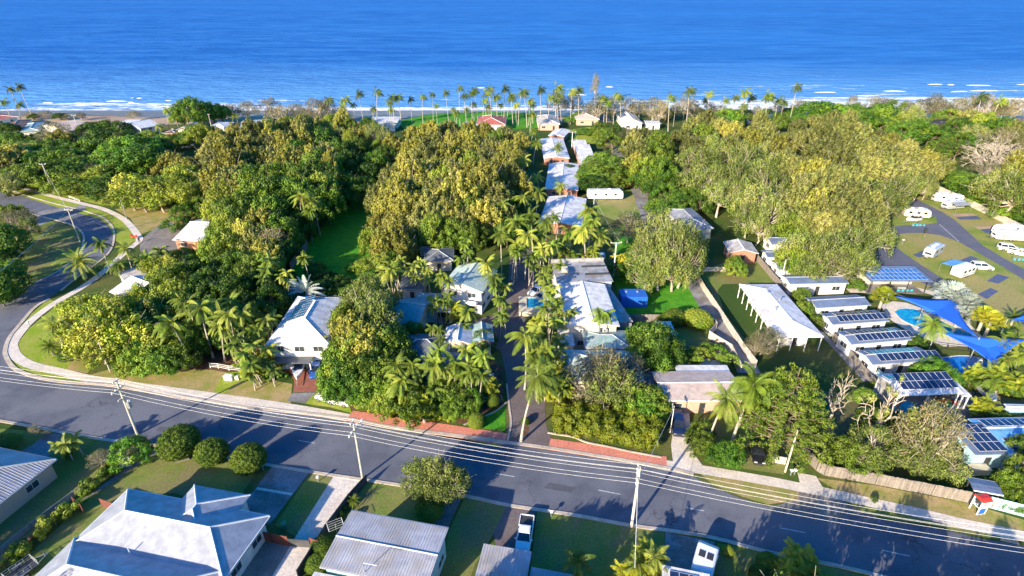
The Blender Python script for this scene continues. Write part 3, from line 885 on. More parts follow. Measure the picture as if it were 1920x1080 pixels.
TREES = {}
def make_tree(kind, seed):
    rng = np.random.default_rng(seed)
    bl = []
    if kind in ('m', 'y', 'q'):        # paperbark: tufted dome, unit radius 1, height 1.55
        cand = []
        tries = 0
        while len(cand) < (34 if kind == 'y' else 60) and tries < 4000:     # tufts kept apart so that dark gaps open between them
            tries += 1
            t = rng.random() * 2 * math.pi
            cz = rng.random() ** 0.8
            rr = math.sqrt(max(0, 1 - cz * cz)) * rng.uniform(0.7, 1.0) * (0.84 + 0.16 * math.sin(3 * t + seed))
            q = (rr * math.cos(t) * 0.86, rr * math.sin(t) * 0.86, (0.74 if kind == 'y' else 0.54) + cz * (0.5 if kind == 'y' else 0.68) + rng.normal() * 0.05, rng.uniform(0.10, 0.19) * (1.15 if kind == 'y' else 1.0))
            if all((q[0] - c[0]) ** 2 + (q[1] - c[1]) ** 2 + (q[2] - c[2]) ** 2 > (0.70 * (q[3] + c[3])) ** 2 for c in cand):
                cand.append(q)
        bl = cand
        V = blob_leaves(bl, 135, 0.042, 0.5, rng, 1.05, droop=0.5, rand=0.22)
        lm, tb = {'m': 'l_m', 'y': 'l_y', 'q': 'l_q'}[kind], 'bark'
        tr = limbs(bl, rng, 0.05, nb=24, fork=0.42)
    elif kind in ('d', 'g', 'l'):   # broad dense crown
        for i in range(70):
            t = rng.random() * 2 * math.pi
            cz = rng.random()
            rr = math.sqrt(max(0, 1 - cz * cz)) * rng.uniform(0.85, 1.0)
            bl.append((rr * math.cos(t) * 0.85, rr * math.sin(t) * 0.85, 0.42 + cz * 0.62 + rng.normal() * 0.03, rng.uniform(0.10, 0.22)))
        V = blob_leaves(bl, 125, 0.034, 0.6, rng, 0.8)
        lm, tb = {'d': 'l_d', 'g': 'l_g', 'l': 'l_l'}[kind], 'barkd'
        tr = limbs(bl, rng, 0.05, nb=10, fork=0.3)
    elif kind == 'e':               # open gum with drooping sprays and pale limbs
        for i in range(44):
            t = rng.random() * 2 * math.pi
            cz = rng.random() ** 0.9
            rr = math.sqrt(max(0, 1 - cz * cz)) * rng.uniform(0.55, 1.0)
            bl.append((rr * math.cos(t) * 0.84, rr * math.sin(t) * 0.84, 0.62 + cz * 0.72 + rng.normal() * 0.06, rng.uniform(0.11, 0.2)))
        V = blob_leaves(bl, 120, 0.038, 0.4, rng, 1.05, droop=0.9)
        lm, tb = 'l_e', 'bark'
        tr = limbs(bl, rng, 0.05, nb=22, fork=0.5, wob=0.08)
    elif kind == 'o':               # thin grey olive casuarina / gum
        for i in range(38):
            t = rng.random() * 2 * math.pi
            cz = rng.random() ** 0.9
            rr = math.sqrt(max(0, 1 - cz * cz)) * rng.uniform(0.5, 1.0)
            bl.append((rr * math.cos(t) * 0.85, rr * math.sin(t) * 0.85, 0.55 + cz * 0.75, rng.uniform(0.12, 0.22)))
        V = blob_leaves(bl, 95, 0.030, 0.4, rng, 0.9, droop=0.3, rand=1.2)
        lm, tb = 'l_o', 'bark'
        tr = limbs(bl, rng, 0.045, nb=26, fork=0.4, wob=0.09)
    elif kind == 'b':               # bare, many twigs
        mb = MB()
        def grow(p, d, ln, r, lev):
            q = p + d * ln
            m_ = p.lerp(q, 0.5) + Vector(rng.normal(size=3).tolist()) * ln * 0.08
            mb.tube([p, m_, q], [r, r * 0.8, r * 0.6], 5 if lev < 2 else 3)
            if lev >= 5: return
            for _ in range(3 if lev < 4 else 4):
                nd = (d + Vector(rng.normal(size=3).tolist()) * 0.55 + Vector((0, 0, 0.05 - 0.05 * lev))).normalized()
                grow(q if _ else m_.lerp(q, 0.6), nd, ln * rng.uniform(0.62, 0.85), r * 0.58, lev + 1)
        for k in range(5):
            t = k * 1.256 + rng.random()
            grow(Vector((0, 0, 0.28)), Vector((math.cos(t) * 0.75, math.sin(t) * 0.75, 0.75)).normalized(), 0.36, 0.032, 1)
        mb.tube([(0, 0, 0), (0, 0, 0.3)], [0.055, 0.045], 7)
        tm = mb.mesh('trunk', M['bark'], uv=False)
        for i in range(10):
            t = rng.random() * 2 * math.pi
            bl.append((0.7 * math.cos(t), 0.7 * math.sin(t), 0.7 + 0.4 * rng.random(), 0.14))
        V = blob_leaves(bl, 22, 0.022, 0.4, rng, 0.9)
        TREES[(kind, seed)] = (tm, np_mesh('crown', V, M['l_o']))
        return
    elif kind == 'n':               # araucaria-like pine: radiating tiers ending in tufts
        mb = MB().tube([(0, 0, 0), (0, 0, 1.9)], [0.032, 0.008], 7)
        for lev in range(9):
            z = 0.3 + lev * 0.175
            rad = (1 - (lev / 9.5) ** 1.5) * 0.95 + 0.08
            for k in range(9 if lev < 8 else 6):
                t = k * 2 * math.pi / (9 if lev < 8 else 6) + lev * 0.7 + rng.normal() * 0.1
                e_ = Vector((math.cos(t) * rad, math.sin(t) * rad, z + 0.10 * rad + rng.normal() * 0.03))
                mb.tube([(0, 0, z), tuple(e_ * 0.5 + Vector((0, 0, z * 0.5 - 0.03))), e_], [0.012, 0.009, 0.004], 4)
                for s in (0.5, 0.68, 0.84, 0.96, 1.04):
                    if rad * s < 0.15: continue
                    for _ in range(2):
                        bl.append((e_.x * s + rng.normal() * 0.05, e_.y * s + rng.normal() * 0.05, z + 0.10 * rad * s + rng.normal() * 0.03, rng.uniform(0.05, 0.085)))
        V = blob_leaves(bl, 22, 0.028, 0.4, rng, 0.7)
        TREES[(kind, seed)] = (mb.mesh('trunk', M['barkd'], uv=False), np_mesh('crown', V, M['l_g']))
        return
    elif kind == 's':               # clipped ball / shrub
        for i in range(150):
            zz = 1 - 2 * (i + 0.5) / 150; rr = math.sqrt(1 - zz * zz); t = i * 2.39996
            if zz < -0.8: continue
            bl.append((rr * math.cos(t) * 0.86, rr * math.sin(t) * 0.86, 0.9 + zz * 0.76, rng.uniform(0.12, 0.17)))
        V = blob_leaves(bl, 170, 0.034, 0.6, rng, 1.0, rand=0.35)
        d = rng.normal(size=(4000, 3)); d /= np.linalg.norm(d, axis=1, keepdims=True)
        V = np.concatenate([V, leaf_quads(d * np.array([0.86, 0.86, 0.76]) + np.array([0, 0, 0.9]), d, 0.045, 0.6, rng)])
        tr = limbs(bl, rng, 0.06, nb=5, fork=0.2)
        lm, tb = 'l_g', 'barkd'
    elif kind == 'w':               # dead-looking tree: big pale limbs, a few leaf tufts
        mb = MB().tube([(0, 0, 0), (0.02, 0, 0.45)], [0.05, 0.042], 7)
        def grow2(p, d, ln, r_, lev):
            q = p + d * ln
            m_ = p.lerp(q, 0.5) + Vector(rng.normal(size=3).tolist()) * ln * 0.1
            mb.tube([p, m_, q], [r_, r_ * 0.85, r_ * 0.65], 6 if lev < 2 else 4)
            if lev >= 3:
                if rng.random() < 0.12: bl.append((q.x, q.y, q.z, rng.uniform(0.06, 0.12)))
                return
            for _ in range(2 if rng.random() < 0.6 else 3):
                nd = (d + Vector(rng.normal(size=3).tolist()) * 0.5 + Vector((0, 0, 0.12))).normalized()
                grow2(q if _ else m_.lerp(q, 0.7), nd, ln * rng.uniform(0.6, 0.85), r_ * 0.62, lev + 1)
        for k in range(4):
            t = k * 1.57 + rng.random()
            grow2(Vector((0.02, 0, 0.42)), Vector((math.cos(t) * 0.6, math.sin(t) * 0.6, 0.8)).normalized(), 0.42, 0.03, 0)
        bl.append((0.3, 0.1, 0.9, 0.1))
        V = blob_leaves(bl, 60, 0.03, 0.4, rng, 0.9)
        TREES[(kind, seed)] = (mb.mesh('trunk', M['bark'], uv=False), np_mesh('crown', V, M['l_e']))
        return
    TREES[(kind, seed)] = (tr.mesh('trunk', M[tb], uv=False), np_mesh('crown', V, M[lm]))

FR = random.Random(77)
def frond(path, leafn, leaflen, wdt, rng, vee=0.5, hang=0.35, fold=True):
    """one pinnate frond along a list of points"""
    V = []
    P_ = [np.array(p, float) for p in path]
    n = len(P_) - 1
    for side in (-1, 1):
        for i in range(leafn):
            s = 0.10 + 0.88 * i / leafn
            k = min(int(s * n), n - 1); f_ = s * n - k
            p = P_[k] * (1 - f_) + P_[k + 1] * f_
            t = P_[k + 1] - P_[k]; t /= np.linalg.norm(t) + 1e-9
            sd = np.cross(t, [0, 0, 1]); nn = np.linalg.norm(sd)
            sd = sd / nn if nn > 1e-3 else np.array([1.0, 0, 0])
            ln = leaflen * math.sin(math.pi * min(1, 0.18 + s * 0.80)) ** 0.7
            d = sd * side + t * 0.55 + np.array([0, 0, -hang + rng.normal() * 0.12])
            d /= np.linalg.norm(d)
            w_ = t * wdt
            e_ = p + d * ln
            V += [p - w_ * 0.5, p + w_ * 0.5, e_ + w_ * 0.25 + np.array([0, 0, -ln * 0.12]), e_ - w_ * 0.25 + np.array([0, 0, -ln * 0.12])]
    return V

PALMS = {}
DEAD = {}
def make_palm(kind, seed):
    rng = np.random.default_rng(seed * 13 + 5)
    V = []
    mb = MB()
    rach = MB()
    def add_frond(o, az, el, ln, droop, leafn, leaflen, wdt, hang=0.35, wind=0.0, r=0.035):
        d = np.array([math.cos(az) * math.cos(el), math.sin(az) * math.cos(el), math.sin(el)])
        path = [np.array(o, float)]
        n = 7
        for i in range(n):
            d = d + np.array([-wind * 0.16, 0.0, -droop / n])
            d /= np.linalg.norm(d)
            path.append(path[-1] + d * ln / n)
        V.extend(frond(path, leafn, leaflen, wdt, rng, hang=hang))
        rach.tube([tuple(p) for p in path], [r * (1 - 0.8 * i / n) for i in range(n + 1)], 3)
    H = 3.0
    if kind == 'coco' or kind == 'wind':
        H = 11.0
        bx, by = rng.normal() * 0.9, rng.normal() * 0.9
        pts = [(bx * s * s, by * s * s, H * s) for s in [i / 6 for i in range(7)]]
        mb.tube(pts, [0.26, 0.19, 0.165, 0.15, 0.14, 0.13, 0.13], 7)
        o = (bx, by, H)
        nf = 24
        for i in range(nf):
            el = math.radians(80 - 118 * (i / nf) ** 0.9 + rng.normal() * 8)
            az = i * 2.399 + rng.normal() * 0.35
            add_frond(o, az, el, rng.uniform(3.2, 4.7), 1.9 if i < 14 else 1.3, 30, 0.8, 0.10, hang=0.7, wind=(-1.1 if kind == 'wind' else -0.3))
        mb.ell((o[0] + 0.2, o[1], H - 0.35), (0.3, 0.3, 0.3), 6, 4)
    elif kind == 'alex':          # slender pale palms with a small arching crown
        H = 8.5
        bx = rng.normal() * 0.3
        mb.tube([(0, 0, 0), (bx * 0.3, 0, H * 0.5), (bx, 0, H)], [0.13, 0.10, 0.085], 6)
        for i in range(12):
            el = math.radians(72 - 85 * (i / 12))
            add_frond((bx, 0, H), i * 2.399 + rng.normal() * 0.15, el, rng.uniform(2.2, 2.8), 1.9, 20, 0.62, 0.13, hang=0.6, r=0.03)
    elif kind == 'alexc':         # clump of three
        for k in range(3):
            sx, sy = rng.normal() * 0.7, rng.normal() * 0.7
            H = rng.uniform(6.0, 9.0)
            lx, ly = sx + rng.normal() * 0.7, sy + rng.normal() * 0.7
            mb.tube([(sx, sy, 0), ((sx + lx) / 2, (sy + ly) / 2, H * 0.5), (lx, ly, H)], [0.12, 0.095, 0.08], 6)
            for i in range(11):
                el = math.radians(72 - 85 * (i / 11))
                add_frond((lx, ly, H), i * 2.399 + rng.normal() * 0.2, el, rng.uniform(2.0, 2.6), 1.9, 18, 0.58, 0.13, hang=0.6, r=0.03)
    elif kind == 'cane':          # golden cane clump from the ground
        for k in range(16):
            t = rng.random() * 2 * math.pi; rr = rng.random() * 0.9
            sx, sy, H = rr * math.cos(t), rr * math.sin(t), rng.uniform(0.6, 2.6)
            mb.tube([(sx * 0.5, sy * 0.5, 0), (sx, sy, H)], [0.05, 0.04], 5)
            for i in range(5):
                add_frond((sx, sy, H), rng.random() * 6.28, math.radians(rng.uniform(20, 80)), rng.uniform(1.3, 1.9), 1.7, 13, 0.42, 0.12, hang=0.4, r=0.02)
    elif kind == 'date':          # short thick trunk and huge arching fronds
        H = 3.5
        mb.tube([(0, 0, 0), (0, 0, H)], [0.45, 0.4], 8)
        for i in range(34):
            el = math.radians(80 - 95 * (i / 34))
            add_frond((0, 0, H), i * 2.399, el, rng.uniform(4.2, 5.2), 1.5, 30, 0.6, 0.10, hang=0.3, r=0.05)
    elif kind == 'silver' or kind == 'fan':
        H = 2.6 if kind == 'silver' else 3.2
        mb.tube([(0, 0, 0), (0, 0, H)], [0.3, 0.24], 7)
        for i in range(20):
            el = math.radians(75 - 90 * (i / 20)); az = i * 2.399
            d = np.array([math.cos(az) * math.cos(el), math.sin(az) * math.cos(el), math.sin(el)])
            b_ = np.array([0, 0, H]) + d * 1.5
            rach.tube([(0, 0, H), tuple(b_)], [0.05, 0.03], 4)
            s_ = np.cross(d, [0, 0, 1]); s_ /= np.linalg.norm(s_) + 1e-6
            up = np.cross(s_, d)
            for k in range(15):
                th = math.radians(-115 + 230 * k / 14)
                q = d * math.cos(th) + s_ * math.sin(th)
                q = q + up * 0.12 * (k % 2)
                w_ = np.cross(q, up) * 0.13
                e_ = b_ + q * 1.15 + np.array([0, 0, -0.15])
                m_ = b_ + q * 0.6
                V += [b_, m_ + w_, e_, m_ - w_]
    elif kind == 'trav':          # fan-shaped in one plane
        mb.tube([(0, 0, 0), (0, 0, 3.0)], [0.25, 0.2], 7)
        for i in range(17):
            th = math.radians(-78 + 156 * i / 16)
            add_frond((0, 0, 3.0), (0 if th > 0 else math.pi) + rng.normal() * 0.2, math.radians(90) - abs(th), rng.uniform(2.8, 3.6), 1.2, 26, 0.5, 0.1, hang=0.3, r=0.04)
    dead = MB()
    if kind in ('coco', 'alex'):
        for k_ in range(4 if kind == 'coco' else 2):
            az = rng.random() * 6.28
            c0 = o if kind == 'coco' else (bx, 0, H)
            ln_ = 2.6 if kind == 'coco' else 1.4
            e1 = (c0[0] + math.cos(az) * 0.7, c0[1] + math.sin(az) * 0.7, c0[2] - 0.4)
            e2 = (c0[0] + math.cos(az) * 0.95, c0[1] + math.sin(az) * 0.95, c0[2] - ln_)
            for w_ in (-0.25, 0.0, 0.25):
                dead.tube([c0, (e1[0] + w_ * math.sin(az), e1[1] - w_ * math.cos(az), e1[2]), (e2[0] + w_ * math.sin(az), e2[1] - w_ * math.cos(az), e2[2])], [0.03, 0.09, 0.03], 4)
    rm = {'coco': 'l_p', 'wind': 'l_p', 'alex': 'l_p', 'alexc': 'l_p', 'cane': 'l_py', 'date': 'l_p', 'silver': 'l_s', 'fan': 'l_py', 'trav': 'l_s'}[kind]
    if kind == 'wind' and seed % 2 == 0: rm = 'l_pd'
    # crown = leaflets plus the stalks they hang on
    lv = np.array(V)
    nq = len(lv) // 4
    cb = MB()
    cb.v = [tuple(p) for p in lv] + list(rach.v)
    cb.f = [(4 * i, 4 * i + 1, 4 * i + 2, 4 * i + 3) for i in range(nq)] + [tuple(j + len(lv) for j in q) for q in rach.f]
    PALMS[(kind, seed)] = (mb.mesh('trunk', M['palmbark'], uv=False), cb.mesh('fronds', M[rm], uv=False), H if kind not in ('cane', 'alexc') else 5)
    DEAD[(kind, seed)] = dead.mesh('dead_fronds', M['l_dead'], uv=False) if dead.f else None

_t1 = 'first second third fourth fifth sixth seventh eighth ninth tenth eleventh twelfth thirteenth fourteenth fifteenth sixteenth seventeenth eighteenth nineteenth'.split()
ORD = list(_t1)
for _d, _o in (('twenty', 'twentieth'), ('thirty', 'thirtieth'), ('forty', 'fortieth'), ('fifty', 'fiftieth'), ('sixty', 'sixtieth'), ('seventy', 'seventieth')):
    ORD.append(_o)
    ORD += [_d + '-' + q for q in _t1[:9]]
TRNG = random.Random(5)
LOOK = {'q': ('paperbark_tree', 'grey-olive tufted paperbark'), 'm': ('paperbark_tree', 'yellow-green tufted paperbark'), 'y': ('lime_tree', 'lime-green feathery tree'), 'd': ('dense_tree', 'dark green dense tree'),
        'g': ('broadleaf_tree', 'mid-green leafy tree'), 'l': ('spreading_tree', 'bright green spreading tree'), 'e': ('gum_tree', 'drooping gum tree with pale limbs'),
        'o': ('casuarina_tree', 'thin grey-olive tree'), 'b': ('bare_tree', 'nearly leafless twiggy tree'), 'w': ('dead_tree', 'bare tree with thick pale limbs'), 'n': ('pine_tree', 'bright green tiered pine'),
        's': ('shrub', 'rounded green shrub'),
        'coco': ('coconut_palm', 'coconut palm with arching fronds'), 'wind': ('coconut_palm', 'windswept coconut palm'), 'alex': ('slender_palm', 'slender pale-stemmed palm'),
        'alexc': ('slender_palm_clump', 'clump of slender palms'), 'cane': ('cane_palm', 'bushy yellow-green cane palm'), 'date': ('date_palm', 'big date palm with long fronds'),
        'silver': ('silver_fan_palm', 'silvery fan palm'), 'fan': ('fan_palm', 'squat yellow-green fan palm'), 'trav': ('traveller_palm', 'fan-shaped pale palm')}
CATS = {'s': 'shrub'}
NV = {'q': 4, 'm': 4, 'd': 3, 'g': 3, 'e': 3, 'o': 3, 'l': 2, 'y': 2, 'b': 2, 'w': 2, 'n': 1, 's': 2, 'coco': 4, 'wind': 4, 'alex': 3, 'alexc': 3, 'cane': 3, 'date': 1, 'silver': 1, 'fan': 1, 'trav': 1}
# unit heights of the tree meshes (for radius 1)
UH = {'q': 1.45, 'm': 1.45, 'y': 1.45, 'd': 1.25, 'g': 1.25, 'l': 1.25, 'e': 1.5, 'o': 1.45, 'b': 1.5, 'w': 1.5, 'n': 1.9, 's': 1.75}
VAR = {}
def plant_at(kind, p, r, h, rz=None):
    """plant one tree or palm at a world position; r = crown radius (trees) or scale (palms), h = height"""
    v = VAR.get(kind, 0)
    VAR[kind] = v + 1
    seed = v % NV[kind]
    nm = LOOK[kind][0]
    if rz is None:
        rz = TRNG.random() * 6.28 if kind not in ('wind', 'trav') else TRNG.uniform(-0.5, 0.5)
    root = bpy.data.objects.new(nm, None)
    COL.objects.link(root)
    root.location = (p.x, p.y, p.z)
    root.rotation_euler = (0, 0, rz)
    if kind in UH:
        if (kind, seed) not in TREES: make_tree(kind, seed)
        tm, cm = TREES[(kind, seed)]
        root.scale = (r, r * TRNG.uniform(0.88, 1.12), h / UH[kind])
        inst('trunk', tm, root)
        inst('crown', cm, root)
    else:
        if (kind, seed) not in PALMS: make_palm(kind, seed)
        tm, cm, H = PALMS[(kind, seed)]
        if kind in ('coco', 'wind', 'alex'): root.rotation_euler = (TRNG.uniform(-0.09, 0.09), TRNG.uniform(-0.09, 0.09), rz)
        r *= TRNG.uniform(0.86, 1.1) * {'coco': 0.76, 'wind': 0.84, 'alex': 0.88, 'alexc': 0.78, 'fan': 0.9, 'silver': 0.9}.get(kind, 1.0)
        root.scale = (r, r, r)
        if kind in ('coco', 'wind', 'alex', 'alexc'):     # taller or shorter stem, same crown size
            k = h / (H if kind != 'alexc' else 8.0)
            inst('trunk', tm, root).scale = (1, 1, k / r)
            o = inst('crown', cm, root)
            if DEAD[(kind, seed)] and TRNG.random() < 0.6: inst('dead_fronds', DEAD[(kind, seed)], o)
            o.location = (0, 0, (h / r - (H if kind != 'alexc' else 8.0)))
            if kind == 'alexc': o.location = (0, 0, 0); root.scale = (r, r, r * k); 
            if kind == 'alexc':
                for c in root.children: c.scale = (1, 1, 1)
        else:
            inst('trunk', tm, root)
            inst('crown', cm, root)
    return root

def plants(zone, group, items, cz=0.62, rs=1.0, hs=1.0):
    """items: (kind, px, py, r, h) with the pixel of the crown's middle (trees) or of the crown's heart (palms)"""
    made = []
    for it in items:
        kind, px, py, r, h = it[:5]
        if kind in UH:
            r *= rs * TRNG.uniform(0.92, 1.08)
            h *= hs * (TRNG.uniform(0.86, 1.12) if h > 7 else TRNG.uniform(0.95, 1.05))
        zc = h * (cz if kind in UH else 0.97)
        if kind == 's': zc = h * 0.5
        if kind in ('cane',): zc = h * 0.5
        p = G(px, py, zc)
        p.z = 0.0
        o = plant_at(kind, p, r, h)
        made.append((kind, px, o))
    by = {}
    for k, px, o in made:
        by.setdefault(LOOK[k][1], []).append((px, k, o))
    for look, lst in by.items():
        lst.sort(key=lambda t: t[0])
        for i, (px, k, o) in enumerate(lst):
            cat = 'shrub' if k == 's' else ('tree' if k in UH else 'palm tree')
            if len(lst) == 1:
                lab = look + ' ' + zone
            else:
                lab = look + ' ' + zone + ', ' + ORD[i] + ' from left'
            tag(o, lab, cat, group)
    return made

def hedge(name, label, cat, pix, width, height, lm, per=160, leaf=0.16, group=None, rng_seed=3, lump=0.35, asp=0.5):
    """leafy mass along a line with an uneven outline"""
    rng = np.random.default_rng(rng_seed)
    pts = [G(x, y, height * 0.5) for x, y in pix]
    tot, bl = 0, []
    base = sum(pts, Vector()) / len(pts)
    base.z = 0
    for a_, b_ in zip(pts[:-1], pts[1:]):
        ln = (b_ - a_).length
        t = (b_ - a_).normalized(); nn = Vector((-t.y, t.x, 0))
        k = max(3, int(ln * max(width, 1.6) * 2.0))
        for i in range(k):
            q = a_.lerp(b_, rng.random()) + nn * rng.uniform(-0.5, 0.5) * width - base
            hz = height * rng.uniform(0.25, 0.85)
            bl.append((q.x, q.y, hz, rng.uniform(0.6, 1.2) * lump * max(0.8, height / 2)))
    V = blob_leaves(bl, per, leaf, asp, rng, 0.9)
    root = thing(name, label, cat, base, 0, group)
    inst('leaves', np_mesh('leaves', V, M[lm]), root)
    mb = MB()
    for b in bl[::3]:
        mb.tube([(b[0], b[1], 0), (b[0], b[1], b[2])], 0.04, 4)
    mb.build('stems', M['barkd'], root, uv=False)
    return root

def fence(label, pix, h, m, th=0.06, group=None, name='fence', cat='fence', posts=2.4, cap=None, rails=None):
    pts = [G(x, y, 0) for x, y in pix]
    base = pts[0].copy()
    root = thing(name, label, cat, base, 0, group)
    mb = MB()
    pm = MB().box(-0.05, 0.05, -0.05, 0.05, 0, h + 0.04).mesh('post', M[m if m != 'fencew' else 'concrete'])
    for a_, b_ in zip(pts[:-1], pts[1:]):
        a_, b_ = a_ - base, b_ - base
        t = (b_ - a_); ln = t.length; t.normalize(); nn = Vector((-t.y, t.x, 0)) * th / 2
        if rails:
            for z in rails:
                mb.loft([[tuple(p + nn + Vector((0, 0, z))), tuple(p - nn + Vector((0, 0, z))), tuple(p - nn + Vector((0, 0, z + 0.08))), tuple(p + nn + Vector((0, 0, z + 0.08)))] for p in (a_, b_)])
        elif m == 'fence':
            k = max(1, int(ln / 0.30)); q = ln / k
            for i in range(k):
                p0, p1 = a_ + t * (i * q + 0.01), a_ + t * ((i + 1) * q - 0.01)
                hh = h + FR.uniform(-0.05, 0.05)
                o_ = nn * FR.uniform(0.6, 1.2)
                mb.loft([[tuple(p + o_), tuple(p - o_), tuple(p - o_ + Vector((0, 0, hh))), tuple(p + o_ + Vector((0, 0, hh)))] for p in (p0, p1)])
        else:
            mb.loft([[tuple(p + nn), tuple(p - nn), tuple(p - nn + Vector((0, 0, h))), tuple(p + nn + Vector((0, 0, h)))] for p in (a_, b_)])
        k = max(1, int(ln / posts))
        for i in range(k + 1):
            p = a_ + t * ln * i / k
            inst('post', pm, root, p)
    mb.build('fence_panel', M[m], root)
    return root

# ------------------------------------------------------------------ ground, sea, roads
def ground():
    ys = [-120, 0, 100, 200, 280, 300, 318, 332, 350, 420]
    zs = [0, 0, 0, 0, 0, -0.1, -0.7, -1.3, -2.2, -5]
    mb = MB()
    X = 900
    for i in range(len(ys) - 1):
        mb.add([(-X, ys[i], zs[i]), (X, ys[i], zs[i]), (X, ys[i + 1], zs[i + 1]), (-X, ys[i + 1], zs[i + 1])], [(0, 1, 2, 3)])
    struct('ground', mb, M['ground'])
    # beach: sand then wet sand, following the slope
    def strip(name, yz, m):
        mb = MB()
        n = 90
        for (y0, z0, w0), (y1, z1, w1) in zip(yz[:-1], yz[1:]):
            for i in range(n):
                x0, x1 = -700 + 1400 * i / n, -700 + 1400 * (i + 1) / n
                f = lambda x, w_: w_ * (math.sin(x / 23.0) + 0.6 * math.sin(x / 9.0 + 1) + 0.4 * math.sin(x / 51.0))
                mb.add([(x0, y0 + f(x0, w0), z0), (x1, y0 + f(x1, w0), z0), (x1, y1 + f(x1, w1), z1), (x0, y1 + f(x0, w1), z1)], [(0, 1, 2, 3)])
        struct(name, mb, m)
    strip('beach', [(292, 0.02, 3.0), (300, 0.05, 0), (318, -0.55, 0), (334, -1.2, 0)], M['sand'])
    strip('wet_beach', [(312, -0.22, 2.2), (318, -0.50, 0), (334, -1.15, 0), (352, -2.0, 0)], M['wetsand'])
ground()

def sea():
    m, n, p = new_mat('sea_water')
    co = coordn(n, 'world')
    sx = n.nodes.new('ShaderNodeSeparateXYZ')
    n.links.new(co, sx.inputs[0])
    # colour: deep blue with broad lighter and darker drifts, paler and cloudier near the sand
    f1, _ = noise(n, co, 0.0016, detail=4, lo=0.38, hi=0.66, vec_scale=(0.35, 1, 1))
    f2, _ = noise(n, co, 0.035, detail=6, lo=0.35, hi=0.68, vec_scale=(0.30, 1, 1))
    c = mixc(n, f1, (0.008, 0.105, 0.38), (0.016, 0.150, 0.47))
    c = mixc(n, mth(n, 'MULTIPLY', f2, 0.6), c, (0.05, 0.24, 0.60))  # lighter streaks of the swell painted into the colour
    f4, _ = noise(n, co, 0.14, detail=6, rough=0.7, lo=0.42, hi=0.66, vec_scale=(0.22, 1, 1))
    c = mixc(n, mth(n, 'MULTIPLY', f4, 0.38), c, (0.006, 0.075, 0.33))  # shaded sides of the fine ripples painted into the colour
    nr = n.nodes.new('ShaderNodeMapRange')
    nr.interpolation_type = 'SMOOTHSTEP'
    nr.inputs['From Min'].default_value = 620
    nr.inputs['From Max'].default_value = 335
    nb_, nbr = noise(n, co, 0.010, detail=3, lo=0.3, hi=0.7, vec_scale=(0.5, 1, 1))
    n.links.new(mth(n, 'MULTIPLY_ADD', nbr, -180.0, mth(n, 'ADD', sx.outputs[1], 90.0)), nr.inputs['Value'])
    c = mixc(n, mth(n, 'MULTIPLY', nr.outputs[0], 0.75), c, (0.14, 0.36, 0.64))
    # foam: streaky lines, thick at the edge of the sand
    ff, fr = noise(n, co, 0.055, detail=7, rough=0.68, lo=0.0, hi=1.0, vec_scale=(0.16, 1, 1))
    g1, g1r = noise(n, co, 0.4, detail=5, rough=0.7, lo=0, hi=1, vec_scale=(0.35, 1, 1))
    def band(y0, y1, y2, y3):
        a1 = n.nodes.new('ShaderNodeMapRange'); a1.inputs['From Min'].default_value = y0; a1.inputs['From Max'].default_value = y1
        a2 = n.nodes.new('ShaderNodeMapRange'); a2.inputs['From Min'].default_value = y3; a2.inputs['From Max'].default_value = y2
        n.links.new(sx.outputs[1], a1.inputs['Value']); n.links.new(sx.outputs[1], a2.inputs['Value'])
        return mth(n, 'MULTIPLY', a1.outputs[0], a2.outputs[0])
    b1 = band(324, 331, 336, 384)
    s_ = mth(n, 'ADD', mth(n, 'MULTIPLY', fr, 0.65), mth(n, 'MULTIPLY', g1r, 0.35))
    b2 = band(334, 350, 372, 500)
    xr = n.nodes.new('ShaderNodeMapRange'); xr.interpolation_type = 'SMOOTHSTEP'
    xr.inputs['From Min'].default_value = 20; xr.inputs['From Max'].default_value = 190
    n.links.new(sx.outputs[0], xr.inputs['Value'])
    v = mth(n, 'ADD', mth(n, 'MULTIPLY_ADD', b1, 0.21, s_), mth(n, 'MULTIPLY', mth(n, 'MULTIPLY', b2, xr.outputs[0]), 0.13))
    fm = n.nodes.new('ShaderNodeMapRange'); fm.interpolation_type = 'SMOOTHSTEP'
    fm.inputs['From Min'].default_value = 0.63; fm.inputs['From Max'].default_value = 0.70
    n.links.new(v, fm.inputs['Value'])
    foam = mth(n, 'MULTIPLY', fm.outputs[0], mth(n, 'GREATER_THAN', mth(n, 'ADD', b1, b2), 0.001))
    c = mixc(n, foam, c, (0.80, 0.80, 0.80))
    n.links.new(c, p.inputs['Base Color'])
        # waves
    w1 = n.nodes.new('ShaderNodeTexNoise'); w1.inputs['Scale'].default_value = 0.16; w1.inputs['Detail'].default_value = 5; w1.inputs['Roughness'].default_value = 0.62
    mp = n.nodes.new('ShaderNodeMapping'); mp.inputs['Scale'].default_value = (0.35, 1, 1); mp.inputs['Rotation'].default_value = (0, 0, 0.12)
    n.links.new(co, mp.inputs[0]); n.links.new(mp.outputs[0], w1.inputs['Vector'])
    b = n.nodes.new('ShaderNodeBump'); b.inputs['Strength'].default_value = 1.0; b.inputs['Distance'].default_value = 3.5
    n.links.new(w1.outputs['Fac'], b.inputs['Height'])
    df = n.nodes.new('ShaderNodeBsdfDiffuse'); gl = n.nodes.new('ShaderNodeBsdfGlossy'); gl.inputs['Roughness'].default_value = 0.35
    n.links.new(c, df.inputs[0]); n.links.new(b.outputs[0], df.inputs['Normal']); n.links.new(b.outputs[0], gl.inputs['Normal'])
    ms = n.nodes.new('ShaderNodeMixShader'); ms.inputs[0].default_value = 0.10
    n.links.new(df.outputs[0], ms.inputs[1]); n.links.new(gl.outputs[0], ms.inputs[2])
    n.links.new(ms.outputs[0], n.nodes['Material Output'].inputs[0])
